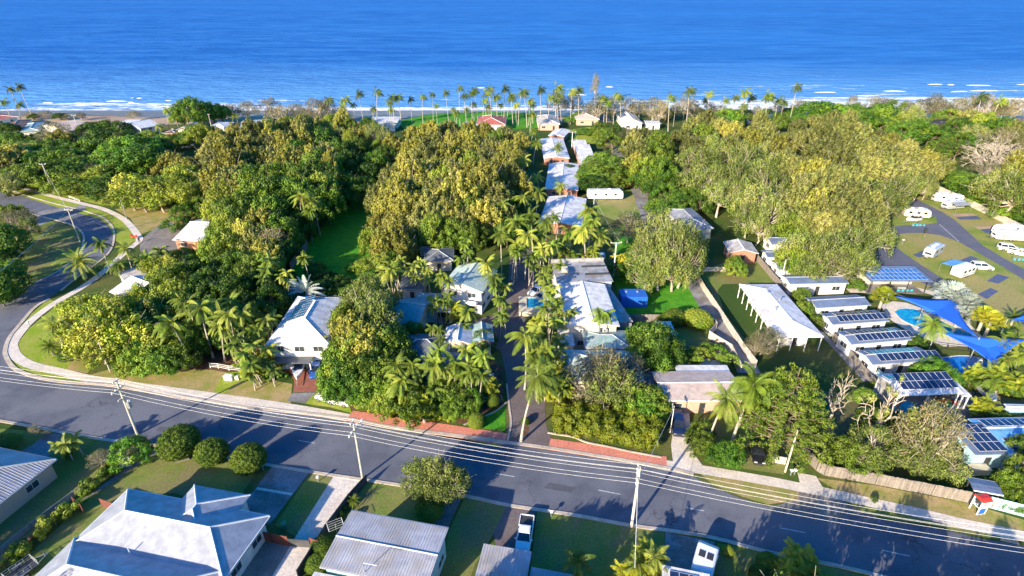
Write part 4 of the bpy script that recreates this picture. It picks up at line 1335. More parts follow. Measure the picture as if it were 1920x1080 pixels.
    mb = MB().poly([(-30000, 318, -1.18), (30000, 318, -1.18), (30000, 60000, -1.18), (-30000, 60000, -1.18)])
    struct('sea', mb, m)
    # breaking crests off the right of the beach, rounded ridges of foam
    fmat = mat('surf_foam', (0.85, 0.86, 0.87), (0.72, 0.76, 0.82), 0.6, 0.9, fine=1.5)
    rng = random.Random(4)
    for px0, px1, py in ((1738, 1768, 158.5), (1776, 1790, 159), (1810, 1860, 160), (1905, 1940, 159), (1655, 1700, 171), (1782, 1815, 172), (1815, 1872, 170.5), (1525, 1570, 173.5), (1880, 1930, 186),
                         (198, 240, 190), (240, 252, 192), (245, 252, 184), (256, 267, 184.5), (80, 100, 193), (140, 155, 194), (310, 322, 189), (895, 910, 165), (1135, 1150, 163), (1080, 1100, 178), (1600, 1650, 180)):
        a_, b_ = G(px0, py, -1.2), G(px1, py + rng.uniform(-0.6, 0.6), -1.2)
        secs = []
        k = 14
        for i in range(k + 1):
            t = i / k
            q = a_.lerp(b_, t)
            s_ = math.sin(math.pi * t) ** 0.6 + 0.03
            dep = rng.uniform(0.2, 1.0) * s_
            secs.append([(q.x, q.y - dep, -1.2), (q.x, q.y - dep * 0.2, -1.2 + 0.35 * s_), (q.x, q.y + dep * 0.5, -1.2 + 0.25 * s_), (q.x, q.y + dep * 0.9, -1.2)])
        struct('wave_crest', MB().loft(secs), fmat)
sea()

# --- main road with its bend, one asphalt sheet
far_kerb = [(90, 560), (62, 577), (37, 605), (15, 632), (6, 655), (7, 670), (20, 690), (42, 702), (75, 712), (125, 719), (175, 722), (212, 726), (250, 732), (325, 745),
            (400, 756), (475, 767), (555, 776), (640, 787), (730, 804), (830, 817), (925, 829)]
near_kerb = [(-120, 770), (0, 787), (75, 800), (125, 810), (217, 825), (275, 830), (367, 846), (435, 857), (495, 868), (580, 882), (680, 897), (742, 906), (870, 927), (955, 945),
             (1070, 962), (1180, 982), (1320, 1002), (1440, 1032), (1565, 1057), (1660, 1080), (1760, 1108), (1960, 1160)]
inner = [(205, 470), (212, 448), (211, 430), (203, 418), (187, 406), (150, 394), (105, 383), (62, 371), (30, 361), (0, 353), (-80, 338)]
outer = [(-80, 368), (0, 384), (67, 402), (120, 416), (146, 426), (158, 440), (158, 458), (146, 480), (112, 508), (75, 527), (37, 547), (0, 570), (-120, 640)]
right_edge = [(925, 829), (1060, 848), (1192, 870), (1260, 882), (1305, 896), (1335, 912), (1385, 933), (1440, 950), (1500, 941), (1535, 930), (1565, 932), (1612, 960), (1665, 977), (1740, 987), (1840, 1010), (1920, 1024), (2050, 1050)]
road_pix = inner[::-1][:0] + outer[:1] + outer[1:] + near_kerb + right_edge[::-1][:-1] + far_kerb[::-1] + [(120, 540), (150, 515), (180, 492)] + inner
sheet('road', road_pix, M['asphalt'], 0.012)
ribbon('kerb', far_kerb, 0.7, M['kerb'], side=1, h=0.10)
ribbon('kerb', [(112, 545), (150, 515), (185, 490)] + inner, 0.5, M['kerb'], side=-1, h=0.10)
ribbon('kerb', [(p[0], p[1]) for p in near_kerb], 0.5, M['kerb'], side=-1, h=0.10)
ribbon('kerb', outer[1:12], 0.5, M['kerb'], side=-1, h=0.10)
ribbon('kerb', [(925, 830), (985, 837), (1060, 848), (1192, 870), (1262, 883), (1300, 893)], 0.6, M['kerb'], side=1, h=0.10)
# faded centre dashes
for a_, b_ in (((1122, 919), (1163, 927)), ((1286, 952), (1320, 958)), ((1463, 990), (1510, 999)), ((1655, 1032), (1706, 1043)), ((930, 888), (965, 894)), ((560, 826), (590, 831))):
    ribbon('road_marking', [a_, b_], 0.12, M['line'], z=0.022, smooth=False)
ribbon('road_marking', [(172, 414), (200, 426), (210, 432)][:2], 0.12, M['line'], z=0.022)
ribbon('road_marking', [(155, 428), (180, 424)], 0.12, M['line'], z=0.022, smooth=False)
# repaired patch lines across the asphalt
M['patch'] = mat('asphalt_patch', (0.095, 0.098, 0.112), (0.082, 0.085, 0.10), 0.5, 0.9, fine=5)
sheet('road_patch', [(300, 800), (338, 806), (330, 814), (292, 808)], M['patch'], 0.020)
sheet('road_patch', [(1030, 905), (1080, 914), (1070, 924), (1018, 915)], M['patch'], 0.020)

# --- footpaths
fp1 = [(-60, 330), (0, 342), (40, 352), (87, 365), (150, 381), (187, 390), (212, 400), (233, 412), (246, 425), (258, 441), (261, 451), (246, 464), (225, 482), (200, 505), (160, 535), (130, 553), (102, 569),
       (70, 592), (48, 612), (26, 640), (24, 655), (34, 671), (60, 685), (112, 697), (162, 709), (237, 721), (325, 733), (425, 747), (475, 754), (542, 764), (600, 774), (655, 784)]
ribbon('footpath', fp1, 1.75, M['concrete'], z=0.045)
fp2 = [(655, 780), (730, 791), (830, 806), (948, 824)]
ribbon('red_footpath', fp2, 2.6, M['redpath'], z=0.05)
fp3 = [(1030, 833), (1135, 849), (1250, 868)]
ribbon('red_footpath', fp3, 2.5, M['redpath'], z=0.05)
fp4 = [(1247, 871), (1310, 880), (1440, 902), (1500, 914), (1565, 927), (1640, 944), (1727, 963), (1815, 984), (1920, 1006), (2040, 1034)]
ribbon('footpath', fp4, 1.75, M['concrete'], z=0.045)
sheet('driveway', [(1267, 775), (1292, 775), (1300, 850), (1318, 874), (1262, 868), (1258, 835)], M['concrete'], 0.05)
sheet('driveway', [(1495, 886), (1530, 893), (1545, 918), (1500, 908)], M['concrete'], 0.038)

# --- resort bitumen driveway and courts
sheet('resort_driveway', [(948, 831), (955, 790), (953, 760), (948, 700), (940, 660), (900, 632), (870, 622), (890, 600), (930, 590), (950, 560), (955, 500), (1003, 500), (1000, 560), (985, 600), (990, 650),
                          (1000, 690), (1025, 730), (1022, 770), (1025, 800), (1045, 848), (1000, 842)], M['bitumen'], 0.03)
sheet('resort_driveway', [(955, 500), (960, 430), (985, 430), (1003, 500)], M['bitumen'], 0.03)
ribbon('kerb', [(951, 829), (958, 795), (955, 765), (950, 720)], 0.3, M['kerb'], h=0.10)
ribbon('kerb', [(1027, 812), (1045, 815), (1075, 820), (1100, 830), (1140, 838), (1180, 847), (1240, 858)], 0.25, M['kerb'], h=0.14)
ribbon('kerb', [(870, 797), (900, 785), (930, 771), (950, 755)], 0.25, M['kerb'], h=0.14)
sheet('roundabout_bed', [(978, 805), (984, 784), (992, 805), (990, 818), (981, 818)], M['mulch'], 0.045)

# --- lanes between the blocks
ribbon('lane', [(1150, 270), (1162, 300), (1178, 330), (1192, 352), (1203, 375), (1212, 400), (1222, 425), (1240, 450), (1262, 475), (1285, 500), (1305, 535), (1322, 565), (1345, 600), (1368, 635), (1388, 665), (1405, 700)], 4.0, M['concrete_grey'], z=0.03)
ribbon('gravel_track', [(1212, 352), (1203, 380), (1218, 402), (1232, 420)], 3.6, M['gravel'], z=0.025)
sheet('vacant_lot_grass', [(545, 500), (578, 457), (620, 405), (690, 365), (740, 300), (760, 280), (770, 310), (720, 400), (692, 470), (700, 530), (640, 560), (590, 560)], M['lush'], 0.018)
sheet('vacant_lot_grass', [(1152, 430), (1190, 400), (1205, 430), (1240, 470), (1290, 530), (1315, 585), (1170, 592), (1150, 520)], M['lush'], 0.018)
sheet('lawn', [(1110, 375), (1185, 355), (1210, 410), (1225, 440), (1180, 425), (1120, 400)], M['parkgrass'], 0.016)
sheet('lawn', [(1062, 245), (1105, 238), (1150, 240), (1160, 275), (1110, 270), (1070, 262)], M['lime'], 0.016)
sheet('lawn', [(745, 228), (800, 215), (900, 210), (1000, 212), (1010, 240), (900, 245), (760, 245)], M['lush'], 0.07)
sheet('lawn', [(1140, 210), (1400, 205), (1400, 240), (1150, 240)], M['ground'], 0.09)
# verge and lawns on the corner at left
sheet('verge', [(0, 360), (37, 366), (105, 388), (187, 410), (206, 425), (214, 450), (236, 462), (255, 450), (246, 428), (233, 414), (187, 394), (87, 368), (0, 345)], M['lime'], 0.016)
sheet('verge', [(92, 560), (40, 604), (10, 640), (8, 665), (45, 702), (125, 717), (212, 724), (325, 743), (475, 765), (640, 786), (940, 830), (940, 838), (655, 779), (425, 742), (237, 717), (60, 683), (28, 655), (48, 612), (104, 566)], M['lime'], 0.014)
sheet('lawn', [(105, 574), (55, 615), (32, 645), (38, 668), (62, 682), (120, 694), (165, 700), (180, 660), (175, 600), (160, 565), (140, 560)], M['lime'], 0.016)
sheet('dirt_track', [(150, 640), (163, 700), (125, 694), (140, 660), (128, 620), (150, 608)], M['dry'], 0.024)
sheet('verge_bank', [(165, 704), (237, 715), (325, 727), (425, 741), (545, 757), (548, 720), (470, 706), (400, 694), (330, 690), (215, 690)], M['dry'], 0.02)
sheet('lawn', [(400, 735), (420, 700), (465, 695), (470, 706), (440, 720), (420, 738)], M['lime'], 0.03)
sheet('paddock', [(262, 440), (245, 410), (215, 392), (300, 385), (380, 380), (400, 400), (330, 420), (290, 430)], M['dry'], 0.016)
sheet('lawn', [(90, 362), (190, 385), (220, 385), (225, 370), (150, 345), (100, 345)], M['lime'], 0.015)
sheet('gravel_forecourt', [(264, 450), (300, 420), (320, 415), (345, 440), (350, 480), (300, 495), (262, 470)], M['gravel'], 0.026)
sheet('corner_lawn', [(70, 408), (118, 420), (150, 432), (154, 455), (142, 480), (110, 505), (75, 522), (30, 545), (10, 520), (30, 470), (45, 430)], M['lawn'], 0.014)
sheet('driveway', [(68, 400), (85, 394), (160, 385), (160, 392), (122, 415), (100, 412), (70, 425)], M['concrete_grey'], 0.03)
# paved drive of the white house, crossover, resort frontage
sheet('paved_driveway', [(540, 690), (620, 680), (608, 700), (592, 735), (550, 736), (552, 715)], M['pavers'], 0.035)
sheet('driveway', [(549, 737), (592, 736), (572, 757), (538, 752)], M['concrete_grey'], 0.032)
sheet('verge', [(592, 736), (600, 700), (620, 715), (650, 745), (660, 775), (620, 764), (572, 757)], M['lime'], 0.02)
sheet('front_lawn', [(870, 797), (900, 785), (930, 772), (948, 760), (948, 808), (900, 803)], M['lush'], 0.03)
sheet('garden_bed', [(560, 700), (600, 640), (700, 600), (860, 640), (945, 690), (945, 755), (870, 795), (660, 768)], M['mulch'], 0.016)
sheet('garden_bed', [(480, 700), (330, 690), (230, 640), (300, 560), (480, 560), (530, 640), (545, 700)], M['mulch'], 0.014)
# right side
sheet('front_lawn', [(1300, 795), (1330, 770), (1480, 800), (1490, 850), (1470, 890), (1330, 870)], M['lawn'], 0.02)
sheet('yard', [(1330, 600), (1345, 585), (1360, 640), (1400, 690), (1440, 720), (1600, 740), (1680, 790), (1760, 900), (1545, 865), (1500, 810), (1420, 700)], M['yard'], 0.015)
sheet('verge', [(1310, 885), (1440, 906), (1497, 918), (1497, 938), (1440, 946), (1390, 931), (1335, 908)], M['dry'], 0.02)
sheet('verge', [(1575, 932), (1640, 952), (1727, 970), (1815, 990), (1875, 1003), (1872, 1012), (1840, 1006), (1740, 983), (1665, 974), (1612, 958)], M['lawn'], 0.02)
sheet('verge', [(1530, 896), (1640, 910), (1745, 930), (1820, 945), (1920, 975), (1920, 996), (1815, 975), (1727, 954), (1565, 918)], M['dry'], 0.015)
sheet('gravel_apron', [(1497, 915), (1565, 930), (1620, 962), (1560, 975), (1440, 955), (1480, 940)], M['gravel'], 0.016)
sheet('hardstand', [(1875, 1003), (1905, 1010), (1912, 1022), (1875, 1014)], M['sand'], 0.026)
sheet('lawn', [(1335, 500), (1400, 480), (1440, 500), (1450, 530), (1355, 533), (1345, 545), (1360, 590), (1400, 640), (1375, 630), (1340, 560), (1310, 510)], M['lawn'], 0.02)
sheet('yard', [(1270, 615), (1325, 610), (1330, 640), (1365, 655), (1370, 685), (1270, 685), (1262, 640)], M['lawn'], 0.02)
sheet('garden_path', [(1340, 660), (1360, 655), (1366, 684), (1310, 684), (1322, 672), (1345, 676)], M['concrete'], 0.03)
# --- foreground lawns and drives
sheet('lawn', [(-80, 800), (70, 808), (215, 830), (270, 836), (200, 880), (110, 960), (0, 1060), (-160, 1200), (-300, 1000)], M['lawn'], 0.016)
sheet('lawn', [(290, 838), (490, 872), (430, 960), (330, 925), (235, 925), (160, 1000), (60, 1100), (0, 1090), (150, 950)], M['lawn'], 0.018)
sheet('driveway', [(88, 811), (125, 815), (97, 852), (70, 868), (20, 858), (60, 835)], M['concrete_grey'], 0.03)
sheet('path', [(285, 842), (300, 845), (180, 925), (150, 940)], M['concrete_grey'], 0.028)
sheet('driveway', [(512, 873), (580, 886), (505, 985), (448, 962), (460, 940)], M['concrete_grey'], 0.03)
ribbon('driveway_band', [(481, 916), (548, 927)], 0.4, M['concrete'], z=0.04, smooth=False)
sheet('lawn', [(582, 887), (624, 892), (560, 1010), (515, 985)], M['lawn'], 0.03)
sheet('driveway', [(626, 892), (676, 901), (655, 935), (600, 1000), (545, 1110), (505, 1090), (555, 1005)], M['concrete'], 0.034)
sheet('yard_slab', [(492, 1010), (545, 1020), (500, 1100), (430, 1100)], M['gravel'], 0.03)
sheet('lawn', [(690, 902), (850, 930), (815, 985), (660, 955), (672, 925)], M['lawn'], 0.018)
sheet('driveway', [(842, 928), (868, 930), (835, 1000), (812, 985), (830, 960)], M['concrete_grey'], 0.03)
sheet('lawn', [(872, 931), (950, 948), (938, 980), (890, 1060), (870, 1120), (820, 1120), (840, 1000)], M['lawn'], 0.018)
sheet('driveway', [(950, 948), (1005, 956), (995, 1035), (930, 1025), (925, 1000)], M['bitumen'], 0.03)
sheet('lawn', [(1007, 957), (1180, 985), (1245, 996), (1247, 1040), (1240, 1120), (990, 1120), (998, 1035)], M['lawn'], 0.018)
sheet('driveway', [(1247, 998), (1340, 1016), (1330, 1100), (1245, 1100)], M['concrete_grey'], 0.03)
sheet('lawn', [(1345, 1018), (1440, 1036), (1660, 1085), (1760, 1112), (1500, 1200), (1330, 1140)], M['lawn'], 0.018)

# --- caravan park
sheet('park_lawn', [(1640, 470), (1600, 420), (1700, 360), (1765, 355), (1925, 440), (2100, 520), (2100, 760), (1900, 640), (1800, 560), (1700, 540)], M['parkgrass'], 0.012)
sheet('park_road', [(1690, 362), (1712, 368), (1735, 382), (1768, 398), (1792, 414), (1815, 435), (1842, 460), (1878, 482), (1922, 506), (2000, 550), (2000, 572), (1922, 526), (1866, 492), (1795, 452), (1760, 424), (1740, 428),
                    (1700, 432), (1700, 424), (1737, 421), (1757, 418), (1755, 407), (1730, 396), (1705, 385), (1682, 372)], M['asphalt2'], 0.03)
sheet('park_road', [(1655, 428), (1700, 422), (1757, 420), (1797, 453), (1762, 441), (1730, 437), (1700, 437), (1678, 441), (1671, 449), (1676, 459), (1692, 473), (1727, 497), (1785, 534), (1810, 553), (1755, 540), (1700, 520), (1605, 505),
                    (1620, 490), (1645, 470), (1650, 445)], M['asphalt2'], 0.034)
for i in range(12):
    x = 1762 + i * 3.0; y = 421.5 + i * 2.65
    ribbon('road_marking', [(x, y), (x + 1.7, y + 1.5)], 0.28, M['line'], z=0.045, smooth=False)
for q in ([(1792, 407), (1832, 405), (1840, 411), (1800, 412)], [(1838, 430), (1890, 427), (1895, 434), (1848, 437)], [(1712, 478), (1730, 470), (1735, 480), (1722, 483)], [(1795, 490), (1820, 480), (1835, 485), (1800, 500)],
          [(1850, 527), (1870, 514), (1893, 520), (1872, 532)], [(1833, 552), (1857, 540), (1872, 546), (1850, 561)], [(1900, 600), (1920, 590), (1945, 600), (1930, 615)]):
    sheet('site_slab', q, M['slab'], 0.03)
for q in ([(1783, 401), (1820, 400), (1832, 404), (1792, 407)], [(1826, 425), (1880, 424), (1890, 427), (1838, 431)]):
    sheet('gravel_pad', q, M['sand'], 0.026)
sheet('pool_deck', [(1650, 572), (1675, 565), (1700, 568), (1760, 590), (1810, 600), (1850, 640), (1840, 650), (1770, 650), (1700, 620), (1670, 600)], M['concrete'], 0.04)
sheet('service_yard', [(1680, 742), (1815, 742), (1850, 762), (1925, 768), (1925, 776), (1850, 790), (1800, 800), (1740, 790), (1700, 775)], M['concrete_grey'], 0.04)
ribbon('path', [(1818, 735), (1845, 757), (1880, 766), (1940, 770)], 3.0, M['concrete_grey'], z=0.05)
sheet('lawn', [(1825, 715), (1920, 735), (1920, 762), (1880, 762), (1850, 752), (1830, 738)], M['lawn'], 0.02)
ribbon('path', [(1590, 545), (1640, 545), (1700, 540), (1740, 548), (1765, 556)], 2.0, M['concrete'], z=0.036)
ribbon('lane', [(1462, 540), (1500, 600), (1555, 650), (1620, 715)][:1] + [(1500, 585), (1560, 645), (1625, 715)], 1.2, M['concrete_grey'], z=0.03)
# pools
def pool(name, label, pix, m, rim=0.3):
    pts = smooth_line([G(x, y, 0) for x, y in pix + pix[:1]], 5)[:-1]
    c = sum(pts, Vector()) / len(pts)
    root = thing(name, label, 'swimming pool', c)
    MB().prism([(p.x - c.x, p.y - c.y) for p in pts], -0.3, 0.06).build('water', m, root)
    o = [(p - c) * 1.0 for p in pts]
    mb = MB()
    n = len(o)
    k = 1 + rim / 5
    mb.add([(p.x, p.y, 0.10) for p in o] + [(p.x * k, p.y * k, 0.10) for p in o] + [(p.x, p.y, 0.0) for p in o] + [(p.x * k, p.y * k, 0.0) for p in o],
           [(i, (i + 1) % n, n + (i + 1) % n, n + i) for i in range(n)] + [(i, 2 * n + i, 2 * n + (i + 1) % n, (i + 1) % n) for i in range(n)] + [(n + i, n + (i + 1) % n, 3 * n + (i + 1) % n, 3 * n + i) for i in range(n)])
    mb.build('coping', M['concrete'], root)
    return root
pool('pool', 'curved turquoise swimming pool with pale coping, partly under a blue shade sail', [(1677, 585), (1690, 579), (1715, 580), (1735, 590), (1760, 600), (1800, 618), (1822, 628), (1810, 633), (1780, 630), (1735, 618), (1695, 602)], M['pool'])
pk = pool('kids_pool', 'blue splash pool with a white arch below the lower shade sail', [(1766, 672), (1800, 668), (1835, 672), (1862, 690), (1850, 705), (1815, 712), (1790, 700)], M['poolk'])
MB().tube([(-0.9 + 1.8 * i / 8 - 0, 0, 0.05 + 1.7 * math.sin(math.pi * i / 8)) for i in range(9)], 0.12, 7).build('arch', M['white'], pk, loc=(1.2, -0.3, 0))

# ------------------------------------------------------------------ buildings
H_ = house
# foreground
b1 = H_('big white metal hip roof house with blue-shaded slopes, bottom left', (240, 917), (505, 967), (130, 1026), 3.2, 25, 'hip', 'r_house', 'w_white', group=None)
cen = b1.location
def local_hip(name, parent, x0, x1, y0, y1, eave, pitch, mat_, cap='cap', walls=None, over=0.45):
    F_, rg = roof_geo(x1 - x0, y1 - y0, eave, pitch, 'hip')
    off = Vector(((x0 + x1) / 2, (y0 + y1) / 2, 0))
    mb = MB()
    for s, pts in F_:
        mb.poly([p + off for p in pts])
        mb.poly([p + off - Vector((0, 0, 0.18)) for p in reversed(pts)])
    x, y = (x1 - x0) / 2, (y1 - y0) / 2
    mb.box(off.x - x, off.x + x, off.y - y, off.y - y + 0.02, eave - 0.2, eave - 0.002).box(off.x - x, off.x + x, off.y + y - 0.02, off.y + y, eave - 0.2, eave - 0.002)
    mb.box(off.x - x, off.x - x + 0.02, off.y - y, off.y + y, eave - 0.2, eave - 0.002).box(off.x + x - 0.02, off.x + x, off.y - y, off.y + y, eave - 0.2, eave - 0.002)
    o = mb.build('roof', M[mat_], parent)
    cb = MB()
    for p, q in rg:
        cb.tube([p + off + Vector((0, 0, 0.02)), q + off + Vector((0, 0, 0.02))], 0.11, 5)
    cb.build('ridge_cap', M[cap], o)
    if walls:
        MB().box(off.x - x + over, off.x + x - over, off.y - y + over, off.y + y - over, 0, eave - 0.2).build('wall', M[walls], parent)
    return o
L1, W1 = b1['L'], b1['W']
# the wing at the back and the second hipped block in front, built into the same house
local_hip('wing', b1, L1 * 0.5 - 12.3, L1 * 0.5 - 4.2, W1 * 0.5 - 6.5, W1 * 0.5 + 2.4, 3.2, 25, 'r_house', walls='w_white')
local_hip('front', b1, -L1 / 2 - 0.3, L1 / 2 - 0.4, -W1 / 2 - 7.2, -W1 / 2 + 1.2, 3.203, 25, 'r_house', walls='w_white')
MB().tube([(-L1 * 0.1, W1 * 0.05 - 4.3, 3.4), (-L1 * 0.1, W1 * 0.05 - 4.3, 4.6)], 0.06, 6).build('vent_pipe', M['white'], b1)

b2 = H_('large flat corrugated grey-white roof house, bottom centre', (659, 957), (841, 990), (601, 1062), 4.6, 3, 'gx', 'r_corr', 'w_teal', over=0.4, wstep=3.0, cap='capg', rib=0.34)
MB().box(-6.6, -4.2, -b2['W'] / 2 - 2.4, -b2['W'] / 2 - 0.45, 0, 3.4).build('annexe', M['w_white'], b2)
MB().box(-6.9, -3.0, -b2['W'] / 2 - 2.9, -b2['W'] / 2 + 0.0, 3.402, 3.5).build('awning', M['r_white'], b2)
MB().tube([(-1, -3.5, 4.6), (-1, -3.5, 6.2)], 0.05, 5).tube([(-1, -3.5, 6.15), (0.6, -3.5, 6.15)], 0.02, 4).tube([(-0.5, -3.9, 6.15), (-0.5, -3.1, 6.15)], 0.015, 4).tube([(0.2, -3.8, 6.15), (0.2, -3.2, 6.15)], 0.015, 4).build('antenna', M['steel'], b2)
b3 = H_('ribbed white carport roof beside the parked white ute', (907, 1021), (997, 1036), (878, 1100), 2.9, 2, 'skil', 'r_corr', 'w_white', over=0.3, cap=None, rib=0.34)
H_('low ribbed white roof joining the carport, bottom edge', (996, 1064), (1092, 1082), (985, 1120), 2.6, 2, 'skil', 'r_corr', 'w_white', over=0.3, cap=None, rib=0.34)
H_('white roof with solar panels cut off by the bottom edge', (1241, 1062), (1330, 1080), (1235, 1130), 3.0, 4, 'skil', 'r_white', 'w_white', over=0.3, cap=None, solar=[('S', 0.8, 2.2, 3, 1)])
b5 = H_('pink brick house with ribbed hip roof, left edge', (105, 861), (-110, 818), (-60, 1022), 3.0, 20, 'hip', 'r_corr', 'w_peach', wstep=4.2, cap='capg', rib=0.34)
# white house with solar
b6 = H_('two-storey white hip roof house with boat and blue car in front', (499, 646), (616, 645), (557, 556), 5.6, 20, 'hip', 'r_white', 'w_white', solar=[('W', 2.6, 1.6, 8, 2), ('N', 2.0, 0.8, 5, 1)], storeys=2, wstep=3.2, rib=0.345)
MB().box(-4.2, 2.2, -b6['W'] / 2 - 1.7, -b6['W'] / 2 + 0.3, 2.7, 2.82).build('carport_roof', M['r_slate'], b6)
for xx in (-4.1, 2.1): MB().box(xx - 0.08, xx + 0.08, -b6['W'] / 2 - 1.6, -b6['W'] / 2 - 1.44, 0, 2.7).build('post', M['white'], b6)
# resort left of the driveway
g = 'resort buildings left of the driveway'
H_('brown tiled roof villa under the tall paperbarks, left of driveway', (782, 462), (842, 460), (795, 438), 3, 22, 'hip', 'r_brown', 'w_cream', group=g, cap='capg')
H_('small grey roof villa in front of the brown roof', (795, 490), (850, 488), (800, 466), 3, 18, 'hip', 'r_slate', 'w_cream', rib=0.345, group=g, cap='capg')
H_('plain grey roof villa behind the slender palms', (748, 542), (794, 542), (752, 508), 3, 12, 'gx', 'r_slate', 'w_cream', rib=0.345, group=g, cap='capg')
b7 = H_('two-storey white villa with sage green gable roof and balcony', (826, 538), (905, 548), (850, 497), 5.6, 17, 'gy', 'r_sage', 'w_white', rib=0.5, group=g, storeys=2, wstep=3.0, cap='capg')
MB().box(-3.6, 3.4, -b7['W'] / 2 - 1.1, -b7['W'] / 2 + 0.45, 2.75, 2.9).box(-3.6, 3.4, -b7['W'] / 2 - 1.1, -b7['W'] / 2 - 1.05, 2.9, 3.8).build('balcony', M['w_white'], b7)
H_('striped teal roof villa beside the white carport', (722, 612), (782, 618), (742, 556), 3.2, 20, 'gx', 'r_teal', 'w_cream', rib=0.5, group=g, cap='capg')
H_('teal hip roof villa right of striped roof', (770, 580), (816, 582), (772, 548), 3.2, 16, 'hip', 'r_teal', 'w_cream', rib=0.5, group=g, cap='capg')
H_('white flat carport roof beside the teal roofs', (810, 584), (845, 584), (812, 569), 3.0, 2, 'skil', 'r_white', 'w_white', posts=True, over=0.3, group=g, cap=None)
H_('dark slate hip roof villa in the resort garden', (735, 672), (838, 672), (765, 627), 3.2, 20, 'hip', 'r_slate', 'w_cream', rib=0.345, group=g, cap='capg')
H_('small white gable reception roof left of the driveway', (832, 645), (884, 645), (834, 630), 3.6, 20, 'gy', 'r_white', 'w_cream', group=g, dims=(None, 6))
H_('small pale blue gable roof beside reception, under a shrub', (886, 642), (925, 640), (888, 628), 3.6, 20, 'gy', 'r_teal', 'w_cream', rib=0.5, group=g, dims=(None, 6))
H_('low slate roof wing in front of reception', (790, 690), (865, 692), (800, 660), 2.9, 14, 'hip', 'r_slate', 'w_cream', rib=0.345, group=g, cap='capg')
# resort right of the driveway
g = 'resort buildings right of the driveway'
b8a = H_('grey-blue flat roof block behind the big white gable', (1045, 531), (1150, 527), (1041, 494), 5.2, 2, 'skil', 'r_grey', 'w_white', group=g, over=0.3, cap=None, storeys=2)
for yy in (-2.0, 1.8): MB().box(0.5, b8a['L'] / 2 - 0.4, yy, yy + 0.35, 5.4, 5.75).build('roof_beam', M['dark'], b8a)
MB().box(-b8a['L'] / 2, b8a['L'] / 2, b8a['W'] / 2 - 0.25, b8a['W'] / 2 + 0.02, 5.3, 6.3).build('parapet', M['w_grey'], b8a)
MB().box(-4.2, -3.0, -0.8, 0.8, 5.4, 6.4).build('plant_box', M['canvas'], b8a)
b8 = H_('big white two-storey gable roof resort block with air conditioners', (1065, 612), (1161, 611), (1046, 533), 5.4, 9, 'gy', 'r_white', 'w_cream', group=g, over=0.4, storeys=2, wstep=3.0, rib=0.345)
H_('narrow grey side roof along the white gable block', (1163, 605), (1172, 604), (1143, 530), 3.6, 3, 'skil', 'r_grey', 'w_grey', group=g, over=0.15, cap=None, dims=(2.6, None))
for xx in (-2.2, 2.2):
    ac = MB().box(-0.4, 0.4, -0.35, 0, 0, 0.6).build('air_conditioner', M['white'], b8, loc=(xx, -b8['W'] / 2 + 0.36, 4.1))
    MB().loft([[(0.24 * math.cos(t) - 0.05, -0.36 - 0.01 * s, 0.3 + 0.24 * math.sin(t)) for t in [6.283 * j / 12 for j in range(12)]] for s in (0, 1)]).build('fan_grille', M['dark'], ac)
H_('white flat link roof left of the sage roofs', (1048, 648), (1078, 648), (1038, 616), 3.4, 2, 'skil', 'r_white', 'w_white', group=g, over=0.2, cap=None)
H_('blue-grey hip roof villa below the air conditioners', (1098, 652), (1182, 652), (1106, 620), 3.8, 18, 'hip', 'r_teal', 'w_cream', rib=0.5, group=g, cap='capg')
b9 = H_('sage green hip roof villa half hidden by a grey gum', (1058, 712), (1208, 714), (1056, 656), 3.8, 20, 'hip', 'r_sage', 'w_cream', rib=0.5, group=g, cap='capg', wstep=3.0)
H_('small white awning roof beneath the sage villa', (1150, 732), (1205, 735), (1150, 716), 2.8, 5, 'skil', 'r_white2', 'w_cream', group=g, over=0.3, cap=None)
# column of white roof villas
g = 'white villas in a row towards the beach'
for lab, A, B, C, pt, rf in (('white roof villa nearest the palms, lowest of the row', (1010, 420), (1090, 425), (1024, 368), 8, 'r_white'),
                             ('white roof villa with brick base, second up the row', (1022, 355), (1084, 357), (1022, 306), 8, 'r_white'),
                             ('white roof villa behind a palm, third up the row', (1020, 297), (1068, 297), (1013, 260), 8, 'r_white'),
                             ('small white roof villa, fourth up the row', (1028, 254), (1058, 256), (1028, 241), 8, 'r_white2'),
                             ('white stepped roof villa right of the row, behind a leafy tree', (1090, 312), (1122, 312), (1080, 277), 6, 'r_white2'),
                             ('small pale flat roof beyond the stepped villa', (1078, 279), (1104, 279), (1077, 265), 3, 'r_white2')):
    st = 'gy' if pt == 8 else 'skil'
    hh = H_(lab, A, B, C, 2.7, pt if st == 'gy' else 3, st, 'r_hall', 'w_brick', group=g, over=0.3)
    vents(hh, [(1.5, 3), (-1, -2), (2, -6)], 3.1)
# houses by the beach
g = 'beachfront houses'
H_('cream beach house with broad pale roof, centre', (1008, 233), (1050, 233), (1010, 217), 3, 16, 'hip', 'r_white2', 'w_peach', group=g)
H_('peach beach house with pale hip roof right of centre', (1080, 224), (1124, 224), (1058, 212), 3, 16, 'hip', 'r_beige', 'w_peach', group=g)
H_('beach house with three rows of solar panels on a white roof', (1168, 231), (1206, 231), (1164, 215), 3.2, 20, 'gy', 'r_white', 'w_white', group=g, solar=[('W', 1.5, 0.6, 8, 2), ('E', 1.5, 0.6, 8, 2)])
H_('small flat white roof right of the solar beach house', (1212, 232), (1240, 232), (1212, 227), 3, 2, 'skil', 'r_white', 'w_white', group=g, cap=None)
H_('red roofed beach house among the coconut palms', (893, 234), (948, 234), (895, 218), 3, 16, 'hip', 'r_red', 'w_white', group=g)
H_('tiny teal shed left of the red beach roof', (868, 236), (880, 236), (869, 229), 2.5, 8, 'gy', 'r_sky', 'w_teal', group=g, wins=False, cap=None)
H_('white flat roof beach house between dark trees', (690, 229), (745, 229), (700, 220), 3.2, 2, 'skil', 'r_white', 'w_white', group=g, cap=None)
